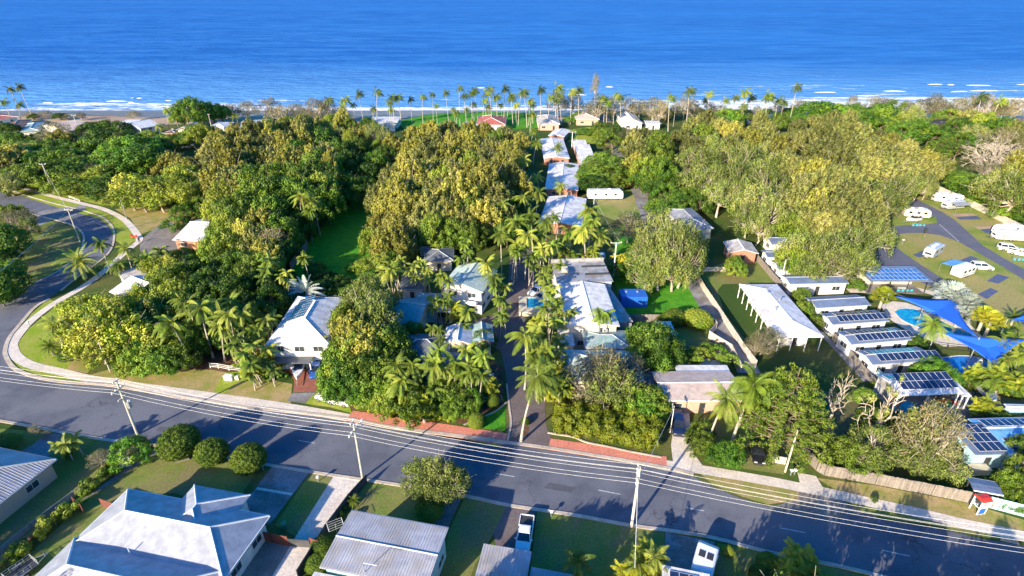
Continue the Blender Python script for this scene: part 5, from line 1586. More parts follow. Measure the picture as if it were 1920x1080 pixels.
H_('pale roof house in front of the white beach roof', (712, 236), (742, 234), (722, 228), 3.2, 6, 'gy', 'r_white2', 'w_white', group=g)
g = 'beach houses at far left'
H_('terracotta roofed house with white walls, far left', (-14, 226), (34, 219), (-5, 213), 5.6, 12, 'hip', 'r_red', 'w_white', group=g, storeys=2)
H_('brown roofed house below the terracotta roof', (0, 244), (46, 240), (10, 228), 3.2, 12, 'hip', 'r_brown', 'w_white', group=g)
H_('teal roofed house with white awning, left', (38, 247), (72, 244), (50, 232), 3.2, 12, 'hip', 'r_teal', 'w_white', group=g)
H_('broad pink-white flat roof house with barred windows', (125, 246), (185, 236), (112, 229), 4.5, 4, 'gx', 'r_beige', 'w_white', group=g, storeys=1)
H_('low white roof between the pink-white roof and the gable house', (212, 236), (242, 236), (216, 227), 3, 4, 'skil', 'r_white', 'w_white', group=g, cap=None)
H_('white two-storey gable house with dark windows, left', (262, 241), (300, 234), (250, 231), 5.4, 14, 'gx', 'r_white', 'w_white', group=g, storeys=2, wstep=2.4)
H_('cream house with small gable beside a round tree', (330, 243), (360, 243), (332, 233), 4.5, 18, 'gy', 'r_white2', 'w_cream', group=g)
H_('low brown roof beside the cream gable house', (302, 250), (330, 250), (304, 242), 3, 10, 'hip', 'r_brown', 'w_brick', group=g)
H_('pale roof house behind the two-storey hedge, upper left', (388, 238), (420, 238), (390, 229), 3.2, 10, 'hip', 'r_white', 'w_white', group=g)
H_('white shed roof at the edge of the paperbark grove', (450, 240), (512, 236), (460, 226), 3.2, 6, 'gx', 'r_white', 'w_white', group=g)
# left mid
H_('white gable roof brick building beside the gravel forecourt', (323, 449), (388, 452), (372, 406), 3.0, 12, 'gx', 'r_white', 'w_brick', over=0.4)
H_('white gable roof house wrapped in trees on the road corner', (205, 546), (240, 560), (262, 502), 3.2, 16, 'gx', 'r_white', 'w_white')
H_('white verandah roof right of corner house, among lime trees', (245, 540), (303, 522), (246, 512), 3.2, 8, 'skil', 'r_white2', 'w_white', over=0.3, cap=None)
# centre right
b10 = H_('beige roofed brick house with dark front door and concrete drive', (1242, 751), (1400, 750), (1230, 697), 3.0, 9, 'gx', 'r_beige', 'w_peach', over=0.5, wstep=4)
H_('white patio roof behind the beige roof', (1270, 698), (1370, 698), (1270, 685), 2.7, 2, 'skil', 'r_white', 'w_cream', posts=True, over=0.2, cap=None)
H_('low dark shed roof left of the beige roofed house', (1207, 748), (1240, 748), (1212, 697), 2.5, 2, 'skil', 'r_slate', 'w_grey', over=0.2, cap=None, wins=False)
H_('white-roofed garden shed behind the big mango tree', (1243, 636), (1272, 636), (1236, 605), 2.7, 3, 'skil', 'r_white', 'w_grey', over=0.2, cap=None, wins=False)
b11 = H_('long white hall with verandah posts', (1462, 631), (1544, 631), (1356, 533), 3.3, 12, 'hip', 'r_hall', 'w_white', over=1.9, wstep=3.5)
for i in range(9):
    t = -b11['W'] / 2 + 0.15 + i * (b11['W'] - 0.3) / 8
    MB().box(-b11['L'] / 2 + 0.08, -b11['L'] / 2 + 0.22, t - 0.07, t + 0.07, 0, 3.1).build('verandah_post', M['white'], b11)
for i in range(1, 4):
    t = -b11['L'] / 2 + i * b11['L'] / 3 - 0.15
    MB().box(t - 0.07, t + 0.07, -b11['W'] / 2 + 0.08, -b11['W'] / 2 + 0.22, 0, 3.1).build('verandah_post', M['white'], b11)
vents(b11, [(-1.5, -2), (1.0, 2), (-0.5, 4.5)], 4.3)
H_('red brick cottage with pale roof and open carport', (1369, 473), (1422, 475), (1342, 452), 3.0, 14, 'gy', 'r_white2', 'w_brick', over=0.4)
H_('grey hip roof house half under drooping trees', (1284, 430), (1338, 428), (1266, 391), 3.2, 16, 'hip', 'r_grey', 'w_cream', over=0.4, cap='capg')
# caravan park cabins
g = 'row of caravan park cabins'
cab = [('cabin with plain blue-grey roof, first below the solar shelter', (1532, 577), (1633, 571), (1511, 558), None, 'r_blue'),
       ('cabin with one row of solar panels, second below the shelter', (1562, 608), (1668, 601), (1539, 588), 10, 'r_blue'),
       ('cabin with solar panels beside the curved pool, third below the shelter', (1597, 645), (1710, 636), (1569, 622), 11, 'r_blue'),
       ('cabin with solar panels, directly behind the open workshop', (1637, 683), (1753, 675), (1606, 658), 11, 'r_blue')]
for lab, A, B, C, ns, rf in cab:
    H_(lab, A, B, C, 3.0, 14, 'gx', rf, 'w_van', name='cabin', cat='cabin', group=g, over=0.35, solar=([('S', 1.7, 0.45, ns, 1), ('N', 1.5, 0.5, ns - 2, 1)] if ns else []), cap='capg', wstep=3.2)
g = 'small cabins behind the long hall'
for lab, A, B, C in (('white cabin with blue roof, nearest the tall gum', (1482, 532), (1592, 530), (1482, 515)), ('white cabin with blue roof, middle of three beside the fence', (1462, 505), (1520, 505), (1458, 488)),
                     ('white cabin with blue roof, farthest of three beside the fence', (1440, 482), (1486, 482), (1436, 469)), ('white cabin with dark blue roof under the drooping paperbarks', (1448, 458), (1484, 458), (1448, 442))):
    H_(lab, A, B, C, 3.0, 12, 'gx', 'r_blue', 'w_white', name='cabin', cat='cabin', group=g, over=0.3, cap='capg')
ws = H_('open workshop with twelve solar panels on a white roof', (1685, 741), (1806, 736), (1646, 702), 3.4, 13, 'gx', 'r_white', 'w_grey', name='workshop', cat='shed', posts='white', halfwall=0.75, over=0.3, solar=[('S', 1.3, 0.95, 9, 2), ('N', 1.0, 0.6, 9, 1)])
H_('small white lean-to roof beside the open workshop', (1806, 742), (1822, 742), (1800, 715), 2.8, 2, 'skil', 'r_white', 'w_grey', name='lean_to', cat='shed', posts='white', over=0.2, cap=None)
ck = H_('open barbecue shelter roofed with sky-tinted solar panels', (1633, 527), (1750, 527), (1616, 502), 3.4, 4, 'skil', 'r_blue', 'w_cream', name='shelter', cat='shelter', posts='dark', halfwall=0.8, over=0.6, cap=None, solar=[('S', 0.4, 0.3, 12, 3)])
for r_ in ck.children:
    for c_ in r_.children:
        if c_.name.startswith('solar_panel'):
            if 'solar_sky' not in c_.data.materials[0].name:
                me_ = bpy.data.meshes.get('sky_tinted_panel') or c_.data.copy()
                me_.name = 'sky_tinted_panel'; me_.materials[0] = M['solar_sky']; c_.data = me_
H_('blue roofed amenities block with solar panels, right edge', (1862, 826), (1985, 822), (1812, 786), 3.2, 6, 'gx', 'r_sky', 'w_teal', over=0.3, solar=[('N', 1.5, 0.4, 7, 1)])
H_('dark blue solar roof in front of the amenities block', (1830, 852), (1895, 850), (1795, 800), 3.0, 5, 'skil', 'r_blue', 'w_teal', over=0.3, cap=None, solar=[('S', 0.8, 0.4, 4, 3)])
H_('pale blue annexe with solar panels beside the dark solar roof', (1902, 862), (1960, 862), (1880, 812), 3.0, 5, 'skil', 'r_sky', 'w_teal', over=0.3, cap=None, solar=[('S', 1.0, 0.5, 3, 2)])
H_('grey-blue carport roof behind the teal fence', (1826, 918), (1882, 928), (1822, 896), 2.6, 8, 'gx', 'r_blue', 'w_grey', name='carport', cat='carport', posts='dark', over=0.3, cap=None)
H_('tall cream entry canopy above the lawn by the right edge', (1895, 768), (1960, 770), (1897, 758), 2.8, 6, 'gx', 'r_white', 'w_teal', over=0.2, name='canopy', cat='shelter')

# ------------------------------------------------------------------ power poles and lines
def power_pole(label, base, h, arms=(), m='timberpole', r=0.17, extra=None, group='power poles', dirv=(0.2, 0.98)):
    p = G(*base)
    root = thing('power_pole', label, 'power pole', p, 0, group)
    MB().tube([(0, 0, -0.1), (0, 0, h * 0.5), (0, 0, h)], [r, r * 0.85, r * 0.7], 9).build('pole', M[m], root, smooth=False)
    d = Vector((dirv[0], dirv[1], 0)).normalized(); nn = Vector((-d.y, d.x, 0)) * 0.08
    for z, half, offs in arms:
        mb = MB()
        q = nn * 2.6
        mb.loft([[tuple(q + d * s * half + nn + Vector((0, 0, z))), tuple(q + d * s * half - nn + Vector((0, 0, z))), tuple(q + d * s * half - nn + Vector((0, 0, z + 0.16))), tuple(q + d * s * half + nn + Vector((0, 0, z + 0.16)))] for s in (-1, 1)])
        arm = mb.build('crossarm', M['timberpole'], root)
        ib = MB()
        for o_ in offs:
            c = q + d * o_ + Vector((0, 0, z + 0.12))
            ib.tube([c, c + Vector((0, 0, 0.28))], [0.07, 0.1], 6)
        if offs: ib.build('insulators', M['white'], arm)
        if half > 0.5:
            bm_ = MB().tube([q * 0.6 + Vector((0, 0, z - 0.6)), q + d * half * 0.6 + Vector((0, 0, z))], 0.025, 4).tube([q * 0.6 + Vector((0, 0, z - 0.6)), q - d * half * 0.6 + Vector((0, 0, z))], 0.025, 4)
            bm_.build('brace', M['steel'], arm)
    if extra == 'transformer':
        MB().tube([(0.45, 0.1, h * 0.52), (0.45, 0.1, h * 0.52 + 1.1)], 0.32, 10).box(0.1, 0.3, 0, 0.2, h * 0.55, h * 0.6).build('transformer', M['steel'], root)
        MB().tube([(0.45, 0.1, h * 0.52 + 1.1), (0.45, 0.1, h * 0.52 + 1.4)], 0.06, 6).tube([(0.62, 0.2, h * 0.52 + 1.1), (0.62, 0.2, h * 0.52 + 1.35)], 0.05, 6).build('bushings', M['white'], root)
    if extra == 'lamp':
        MB().tube([(0, 0, h * 0.8), (0.3, 1.0, h * 0.86), (0.4, 1.8, h * 0.86)], 0.04, 5).build('lamp_arm', M['steel'], root)
        MB().box(0.28, 0.52, 1.7, 2.3, h * 0.85, h * 0.87).build('lamp_head', M['white'], root)
    return root
PP = [G(-230, 735), G(258, 815), G(680, 898), G(1184, 988)]
PP.append(PP[3] + (PP[3] - PP[2]) * 1.6)
HV, LV = [(9.9, 0.45, (-0.4, 0.4))], [(8.5, 1.25, (-1.15, -0.5, 0.5, 1.15))]
power_pole('power pole with transformer beside the round clipped bushes', (258, 815), 10.0, HV + LV + [(6.9, 0.7, ())], extra='transformer', r=0.2, dirv=(0.16, 0.98))
power_pole('power pole at the pale concrete driveway with a lamp arm', (680, 898), 10.0, HV + LV, extra='lamp', dirv=(0.2, 0.98))
power_pole('tall pale concrete power pole on the lawn kerb beside the coconut seedling', (1184, 988), 10.2, HV + LV, m='concrete', r=0.2, dirv=(0.24, 0.97))
power_pole('plain service pole on the verge beside the timber fence', (1472, 885), 7.6, [], m='timberpole', r=0.15)
power_pole('pole with crossarm on the corner lawn', (150, 453), 9.0, [(8.8, 1.2, (-1.1, 0, 1.1))], dirv=(0.98, -0.1))
power_pole('leaning grey pole on the far side of the upper left footpath', (100, 362), 10.0, [(9.6, 1.0, (-0.9, 0.9))], dirv=(0.98, 0.2))
power_pole('slim pole near the left end of the upper footpath', (42, 348), 8.0, [], r=0.12)
power_pole('slim street pole beside the curved footpath', (238, 411), 6.0, [], r=0.10, m='steel')
power_pole('white T-top pole behind the blue container', (1150, 518), 8.6, [(8.4, 1.3, (-1.2, 1.2))], dirv=(1, 0.05), m='white')
power_pole('short T-top pole among the white villas', (1072, 279), 7.0, [(6.9, 1.6, (-1.4, 1.4))], dirv=(1, 0.05), m='white')
power_pole('pole on the lawn beside the drooping grove top', (1262, 238), 10.0, [(9.7, 0.8, ())], dirv=(1, 0), m='steel', r=0.13)
power_pole('pole with crossarm in front of the dark beach trees, left', (400, 253), 9.5, [(9.2, 0.6, ())], dirv=(1, 0))
power_pole('pole beside the broad pink-white roof, upper left', (150, 253), 9.0, [(8.8, 1.1, (-1, 1))], dirv=(1, 0.1))
power_pole('white post beside the motorhome', (1113, 388), 4.8, [], m='white', r=0.1)
power_pole('white mast beside the small blue-roofed cabins', (1462, 535), 6.5, [], m='white', r=0.1)
power_pole('bare white pole leaning over the footpath bend', (207, 697), 6.5, [], m='timberpole', r=0.12)
power_pole('service pole with bracket at the parked dark car and driveway', (1256, 812), 5.2, [(5.0, 0.8, ())], m='white', r=0.07)
def wire(label, pts, sag=0.7, r=0.014, group='power lines over the road', m='steel'):
    c = pts[0].copy()
    root_pts = []
    for a_, b_ in zip(pts[:-1], pts[1:]):
        for i in range(12):
            t = i / 12
            p = a_.lerp(b_, t)
            root_pts.append(p - c - Vector((0, 0, 4 * sag * t * (1 - t) * (b_ - a_).length / 37)))
    root_pts.append(pts[-1] - c)
    o = MB().tube(root_pts, r, 4).build('power_line', M['wire'], None, loc=c, uv=False)
    return tag(o, label, 'power line', group)
M['wire'] = mat('bright_cable', (0.80, 0.80, 0.80), (0.70, 0.70, 0.70), 1, 0.4, metal=0.0)
k = 0
names = ['seaward cable of the upper pair over the road', 'near cable of the upper pair over the road', 'farthest cable of the lower four over the road', 'second farthest of the lower four cables over the road',
         'second nearest of the lower four cables over the road', 'nearest of the lower four cables over the road']
for (z, offs) in ((10.2, (0.4, -0.4)), (8.8, (1.15, 0.5, -0.5, -1.15))):
    for o_ in offs:
        wire(names[k], [p + Vector((0.2, 0.97, 0)) * o_ + Vector((0, 0, z)) for p in PP])
        k += 1
wire('service line from the concrete pole down to the beige house driveway', [PP[3] + Vector((0, 0, 8.0)), G(1256, 812) + Vector((0, 0, 5.0))], 0.4, 0.02)
wire('service line dropping from the concrete pole to the bottom edge', [PP[3] + Vector((0, 0, 8.2)), G(1182, 1120) + Vector((0, 0, 5.0))], 0.2, 0.03)
wire('thin line from the T-top pole towards the white villas', [G(1150, 518) + Vector((1, 0, 8.6)), G(1072, 279) + Vector((1, 0, 7.1))], 1.5, 0.02)
wire('left thin line from the corner lawn pole to the upper footpath pole', [G(150, 453) + Vector((0, 0, 9.0)), G(100, 362) + Vector((0, 0, 9.8))], 0.8, 0.02)
wire('thin line from the corner lawn pole across the bend', [G(150, 453) + Vector((0, 0, 9.0)), G(-40, 640) + Vector((0, 0, 9.0))], 0.8, 0.03)

# ------------------------------------------------------------------ fences and walls
fence('long weathered paling fence along the right footpath', [(1503, 846), (1511, 862), (1530, 882), (1545, 891), (1640, 908), (1745, 928), (1822, 944)], 1.9, 'fence')
fence('pale teal rendered fence behind the red and white phone booth', [(1823, 944), (1870, 956), (1925, 970), (1990, 985)], 1.9, 'w_teal')
fence('short cream wall left of the timber fence at the pole', [(1446, 866), (1471, 871)], 1.3, 'fencew')
fence('pale rendered wall along the left side of the lane by the palms', [(1332, 600), (1342, 618), (1328, 634), (1345, 645), (1370, 660), (1388, 698)], 1.7, 'fencew')
fence('long pale wall between the lane and the white hall', [(1299, 508), (1318, 545), (1340, 578), (1362, 612), (1390, 655), (1416, 690)], 1.7, 'fencew')
fence('timber fence on the near side of the blue container lot', [(1172, 604), (1230, 604), (1290, 604), (1332, 604)], 1.8, 'fence')
fence('short pale fence in front of the brick cottage carport', [(1300, 509), (1325, 509), (1360, 509)], 1.2, 'fencew')
fence('timber fence from the brick cottage past the small cabins', [(1415, 485), (1440, 515), (1470, 550)], 1.7, 'fence')
fence('grey fence between the hall yard and the cabins', [(1560, 637), (1590, 668), (1620, 705), (1650, 740)], 1.6, 'fence')
fence('dark timber fence beside the grassy clearing', [(546, 508), (560, 488), (578, 465)], 2.2, 'fence')
fence('long grey boundary fence behind the caravan sites', [(1755, 358), (1800, 378), (1860, 407), (1925, 440), (2000, 478)], 1.9, 'fencew')
fence('timber gate and fence across the beach lane', [(1168, 352), (1192, 352)], 1.6, 'gate')
fence('low cream wall behind the motorhome', [(1112, 352), (1140, 353), (1168, 353)], 1.3, 'fencew')
fence('thin dark fence beside the long hedge, bottom left', [(0, 1040), (60, 990), (140, 930)], 0.9, 'steel', posts=3)
fence('red-brown timber gate panels right of the big white house', [(490, 1012), (512, 1018), (542, 1024)], 1.7, 'gate')
fence('red-brown gate piece at the pale driveway', [(584, 1026), (600, 1032)], 1.7, 'gate')
fence('dark metal driveway gate between the red-brown panels', [(544, 1024), (582, 1027)], 1.3, 'fenced')
fence('red-brown gate at the end of the hedge', [(142, 948), (158, 962)], 1.6, 'gate')
fence('slatted cream-edged gate against the big white house', [(193, 950), (222, 960)], 1.5, 'gate')
fence('dark wall beside the pale concrete driveway', [(688, 905), (655, 942), (612, 1000), (560, 1085)], 1.5, 'fenced')
fence('white rail fence under the leaning palms, left', [(395, 690), (410, 691), (430, 695), (452, 697)], 1.1, 'white', rails=(0.3, 0.65, 1.0))
fence('dark pool fence below the curved pool', [(1745, 652), (1775, 656), (1815, 660), (1850, 655)], 1.1, 'dark', rails=(0.1, 1.0))
fence('pale fence around the resort frontage left bed', [(225, 385), (232, 388)], 0.9, 'white', rails=(0.4, 0.8))
fence('white railing at the grassy track, upper left', [(131, 372), (150, 379)], 0.9, 'white', rails=(0.4, 0.8))
fence('teal lattice fence between cabins and open workshop', [(1636, 700), (1650, 716), (1662, 728)], 1.8, 'w_teal')
fence('dark fence at the back of the resort white block', [(1168, 600), (1180, 640), (1200, 680)], 1.8, 'fenced')

# ------------------------------------------------------------------ shade sails, container, pool deck of the resort
def sail(label, corners, group='blue shade sails over the pool'):
    """corners: (px, py, z); edges curve inward"""
    P3 = [G(x, y, z) for x, y, z in corners]
    c = sum(P3, Vector()) / len(P3)
    base = Vector((c.x, c.y, 0))
    root = thing('shade_sail', label, 'shade sail', base, 0, group)
    edge = []
    n = len(P3)
    for i in range(n):
        a_, b_ = P3[i], P3[(i + 1) % n]
        for k in range(10):
            t = k / 10
            p = a_.lerp(b_, t)
            edge.append(p + (c - p) * 0.38 * (4 * t * (1 - t)) * 0.55)
    V, F_ = [], []
    rings = 6
    for r_ in range(rings):
        s = 1 - r_ / rings
        for p in edge:
            q = c + (p - c) * s
            V.append(tuple(q - base + Vector((0, 0, -0.5 * (1 - s)))))
    V.append(tuple(c - base + Vector((0, 0, -0.5))))
    m_ = len(edge)
    for r_ in range(rings - 1):
        for i in range(m_):
            F_.append((r_ * m_ + i, r_ * m_ + (i + 1) % m_, (r_ + 1) * m_ + (i + 1) % m_, (r_ + 1) * m_ + i))
    for i in range(m_):
        F_.append(((rings - 1) * m_ + i, (rings - 1) * m_ + (i + 1) % m_, len(V) - 1))
    mb = MB().add(V, F_)
    o = mb.build('canopy', M['sail'], root, smooth=True)
    so_ = o.modifiers.new('solid', 'SOLIDIFY'); so_.thickness = 0.02
    for p in P3:
        d = (p - c); d.z = 0; d.normalize()
        q = p - base + d * 0.5
        MB().tube([(q.x, q.y, 0), (q.x, q.y, p.z + 0.3)], 0.09, 7).tube([tuple(p - base), (q.x, q.y, p.z + 0.1)], 0.03, 4).build('post', M['steel'], root)
    return root
sail('upper blue shade sail over the curved pool', [(1672, 553, 4.5), (1797, 560, 4.0), (1832, 632, 4.5), (1735, 582, 3.0)])
sail('lower blue shade sail pointing down towards the splash pool', [(1762, 622, 4.5), (1925, 636, 4.8), (1870, 690, 3.0)])
sail('teal blue corner of a sail at the right edge', [(1893, 600, 3.5), (1945, 580, 3.8), (1945, 610, 3.5)])

def container(label, A, B, C, h=2.6):
    a_, b_, c_ = G(*A, h), G(*B, h), G(*C, h)
    ex = (b_ - a_); L = ex.length; ex.normalize(); ey = Vector((-ex.y, ex.x, 0)); W = abs((c_ - a_).dot(ey))
    cen = a_ + ex * L / 2 + ey * W / 2
    root = thing('shipping_container', label, 'container', (cen.x, cen.y, 0.02), math.atan2(ex.y, ex.x))
    mb = MB()
    n = int(L / 0.28)
    prof = []
    for i in range(n + 1):
        x = -L / 2 + 0.1 + (L - 0.2) * i / n
        prof.append((x, 0.0 if i % 2 else 0.04))
    for s in (-1, 1):
        mb.add([(x, s * (W / 2 - 0.05 + d), 0.15) for x, d in prof] + [(x, s * (W / 2 - 0.05 + d), h - 0.12) for x, d in prof], [(i, i + 1, len(prof) + i + 1, len(prof) + i) for i in range(len(prof) - 1)])
    mb.box(-L / 2 + 0.03, -L / 2 + 0.08, -W / 2 + 0.05, W / 2 - 0.05, 0.1, h - 0.1).box(L / 2 - 0.08, L / 2 - 0.03, -W / 2 + 0.05, W / 2 - 0.05, 0.1, h - 0.1)
    mb.box(-L / 2 + 0.05, L / 2 - 0.05, -W / 2 + 0.05, W / 2 - 0.05, h - 0.06, h - 0.03)
    mb.build('body', M['bluepaint'], root)
    fb = MB()
    for x in (-L / 2, L / 2 - 0.12):
        for y in (-W / 2, W / 2 - 0.12): fb.box(x, x + 0.12, y, y + 0.12, 0, h)
    for z in (0, h - 0.12):
        for y in (-W / 2, W / 2 - 0.1): fb.box(-L / 2 + 0.12, L / 2 - 0.12, y, y + 0.1, z, z + 0.12)
        for x in (-L / 2, L / 2 - 0.1): fb.box(x, x + 0.1, -W / 2 + 0.12, W / 2 - 0.12, z, z + 0.12)
    fb.build('frame', M['bluepaint'], root)
    for x in (-1.4, 1.0): MB().tube([(x, 0.6, h - 0.05), (x, 0.6, h + 0.15)], 0.28, 10).build('vent_cowl', M['steel'], root)
    MB().tube([(L / 2 - 0.02, -0.2, 0.3), (L / 2 - 0.02, -0.2, h - 0.3)], 0.03, 5).tube([(L / 2 - 0.02, 0.3, 0.3), (L / 2 - 0.02, 0.3, h - 0.3)], 0.03, 5).build('door_bar', M['steel'], root)
container('bright blue shipping container on the green lot', (1166, 557), (1215, 557), (1168, 542))
# raised resort pool
def resort_pool():
    c = G(1008, 577)
    root = thing('plunge_pool', 'raised rectangular resort pool with pale decking', 'swimming pool', c)
    MB().box(-4.0, -2.3, -3.6, 3.2, 0, 1.0).box(-2.3, 4.2, -3.6, -1.6, 0, 1.0).box(-2.3, 4.2, 2.8, 3.2, 0, 1.0).build('deck', M['deck'], root)
    MB().box(-2.3, 4.2, -1.6, 2.8, 0.0, 0.8).build('water', M['pool'], root)
resort_pool()

# ------------------------------------------------------------------ vehicles
car('white ute parked on the brown driveway, bottom centre', 'ute', 984, 1003, nose=(978, 1040), paint='p_white', cat='ute', name='parked_ute')
car('blue car on the red paved driveway next to a boat', 'suv', 594, 694, nose=(590, 706), paint='p_blue')
car('dark sedan with pale roof rack parked on lawn right of palms', 'sedan', 1419, 848, nose=(1424, 868), paint='p_black')
car('navy car nose-down on the concrete drive of the beige house', 'suv', 1271, 797, nose=(1273, 815), paint='p_navy')
car('white SUV towing the caravan with the blue awning', 'suv', 1840, 501, nose=(1866, 503), paint='p_white', name='parked_car')
car('white van-like wagon in front of the right-edge caravan', 'suv', 1891, 466, nose=(1920, 469), paint='p_white')
car('white ute behind the wagon, cut by the right edge', 'ute', 1913, 475, nose=(1940, 481), paint='p_white', cat='ute', name='parked_ute')
car('white car beside the grove at upper left', 'suv', 353, 275, nose=(375, 273), paint='p_white')
g = 'cars parked beside the resort pool'
car('dark car with open back, topmost beside the resort pool', 'suv', 1012, 527, nose=(1003, 533), paint='p_navy', group=g)
car('white ute with load, middle of three beside the pool', 'ute', 1008, 546, nose=(996, 552), paint='p_white', cat='ute', name='parked_ute', group=g)
car('pale hatchback nearest the resort pool decking', 'hatch', 1016, 557, nose=(1004, 563), paint='p_silver', group=g)
car('white car half hidden by the hedge at the red path start', 'hatch', 614, 746, nose=(600, 742), paint='p_white')
car('second white car with wheel showing under the hedge', 'hatch', 637, 751, nose=(655, 755), paint='p_white')
caravan('long white motorhome parked on grass behind the villas', 1134, 366, nose=(1160, 366), L=11.5, cat='motorhome', name='motorhome', motor=True, W=2.5, H=3.1)
caravan('grey and white caravan alone on the middle island', 1750, 471, nose=(1728, 484), L=6.6, paint='p_silver')
caravan('white caravan hitched to an SUV with pale blue awning', 1806, 508, nose=(1830, 500), L=6.0, awn=(1, 2.6, 'r_sky'))
caravan('white caravan with long grey annexe at the right edge', 1896, 442, nose=(1862, 440), L=8.5, awn=(1, 2.6, 'white'))
caravan('silver-roofed caravan behind the right-edge annexe', 1888, 431, nose=(1850, 434), L=7.5)
caravan('white caravan against the back fence of the park', 1776, 372, nose=(1744, 370), L=8.0)
caravan('grey canvas annexe caravan in front of the fence caravan', 1787, 384, nose=(1764, 386), L=6.5, awn=(1, 2.4, 'fabricg'), paint='p_silver')
caravan('cream caravan under a gum on the small grass loop', 1718, 400, nose=(1745, 402), L=7.0, paint='p_cream')
caravan('white box camper with two dark roof hatches, bottom right', 1320, 1058, nose=(1330, 1020), L=4.6, name='camper')
for c_ in list(bpy.data.objects['camper'].children):
    if c_.name.startswith(('roof_hatch', 'air_cond')): bpy.data.objects.remove(c_)
MB().box(-0.45, 0.45, -0.8, -0.1, 2.76, 2.80).box(-0.45, 0.45, 0.1, 0.8, 2.76, 2.80).build('roof_window', M['dark'], bpy.data.objects['camper'])

def boat(label, px, py, nose, L=5.0, trailer=True, hull='p_white', z=0.7):
    p = G(px, py, 0.8); q = G(*nose, 0.8)
    root = thing('boat_on_trailer', label, 'boat', (p.x, p.y, 0.03), math.atan2(q.y - p.y, q.x - p.x))
    secs = []
    for t in [0, 0.2, 0.45, 0.7, 0.85, 0.95, 1.0]:
        x = -L / 2 + L * t
        w_ = 1.0 * (1 - max(0, (t - 0.4) / 0.6) ** 2.2) + 0.03
        k = 0.35 + 0.35 * max(0, t - 0.6)
        secs.append([(x, -w_, z + 0.8 + 0.15 * t), (x, -w_ * 0.8, z + 0.25), (x, 0, z + k - 0.35), (x, w_ * 0.8, z + 0.25), (x, w_, z + 0.8 + 0.15 * t)])
    MB().loft(secs).build('hull', M[hull], root)
    MB().loft([[(x, -w_, z + 0.97), (x, w_, z + 0.97), (x, w_ * 0.8, z + 1.0), (x, -w_ * 0.8, z + 1.0)] for x, w_ in ((-L / 2 + 0.3, 0.72), (L * 0.1, 0.70))]).build('cockpit', M['dark'], root)
    MB().loft([[(L * 0.08, -0.7, z + 0.95), (L * 0.08, 0.7, z + 0.95), (-L * 0.0, 0.6, z + 1.35), (0, -0.6, z + 1.35)], [(L * 0.1, -0.7, z + 0.95), (L * 0.1, 0.7, z + 0.95), (0.03, 0.6, z + 1.36), (0.03, -0.6, z + 1.36)]]).build('windscreen', M['carglass'], root)
    MB().box(-L / 2 - 0.4, -L / 2 + 0.05, -0.2, 0.2, z + 0.5, z + 1.2).tube([(-L / 2 - 0.25, 0, z + 0.5), (-L / 2 - 0.25, 0, z - 0.1)], 0.07, 5).build('outboard', M['dark'], root)
    MB().box(-L / 2 + 0.2, L / 2, -0.06, 0.06, 0.42, 0.52).box(-1.2, -1.1, -1.0, 1.0, 0.4, 0.5).tube([(L / 2 - 0.2, 0, 0.47), (L / 2 + 1.2, 0, 0.47)], 0.05, 5).tube([(L / 2 + 0.6, 0, 0.47), (L / 2 + 0.6, 0, 1.1)], 0.04, 5).build('trailer', M['steel'], root)
    wheels(root, [(-1.15, -1.05), (-1.15, 1.05)], 0.3, 0.18)
boat('white boat on a trailer beside the blue car', 560, 698, (557, 714))
boat('small white boat beside the cream caravan', 1711, 413, (1696, 414), L=4.2)
boat('small dark boat on the grass beside the park path', 1850, 742, (1857, 750), L=4.6, hull='p_silver')

def box_trailer():
    p = G(40, 1070, 0.6); q = G(90, 1035, 0.6)
    root = thing('box_trailer', 'galvanised cage box trailer at the bottom left hedge', 'trailer', (p.x, p.y, 0.03), math.atan2(q.y - p.y, q.x - p.x))
    MB().box(-1.4, 1.4, -0.8, 0.8, 0.5, 0.54).build('tray', M['dark'], root)
    fb = MB()
    for z in (0.6, 0.95, 1.3):
        for y in (-0.8, 0.8): fb.tube([(-1.4, y, z), (1.4, y, z)], 0.03, 4)
        for x in (-1.4, 1.4): fb.tube([(x, -0.8, z), (x, 0.8, z)], 0.03, 4)
    for i in range(5):
        for y in (-0.8, 0.8): fb.tube([(-1.4 + 0.7 * i, y, 0.5), (-1.4 + 0.7 * i, y, 1.3)], 0.03, 4)
    fb.build('cage', M['steel'], root)
    MB().tube([(1.4, -0.6, 0.52), (2.8, 0, 0.5)], 0.05, 5).tube([(1.4, 0.6, 0.52), (2.8, 0, 0.5)], 0.05, 5).tube([(2.4, 0.05, 0.1), (2.4, 0.05, 0.9)], 0.03, 5).build('drawbar', M['steel'], root)
    MB().box(-0.5, 0.5, -1.1, -0.85, 0.75, 0.79).box(-0.5, 0.5, 0.85, 1.1, 0.75, 0.79).build('mudguard', M['steel'], root)
    wheels(root, [(0, -0.97), (0, 0.97)], 0.3, 0.18)
box_trailer()

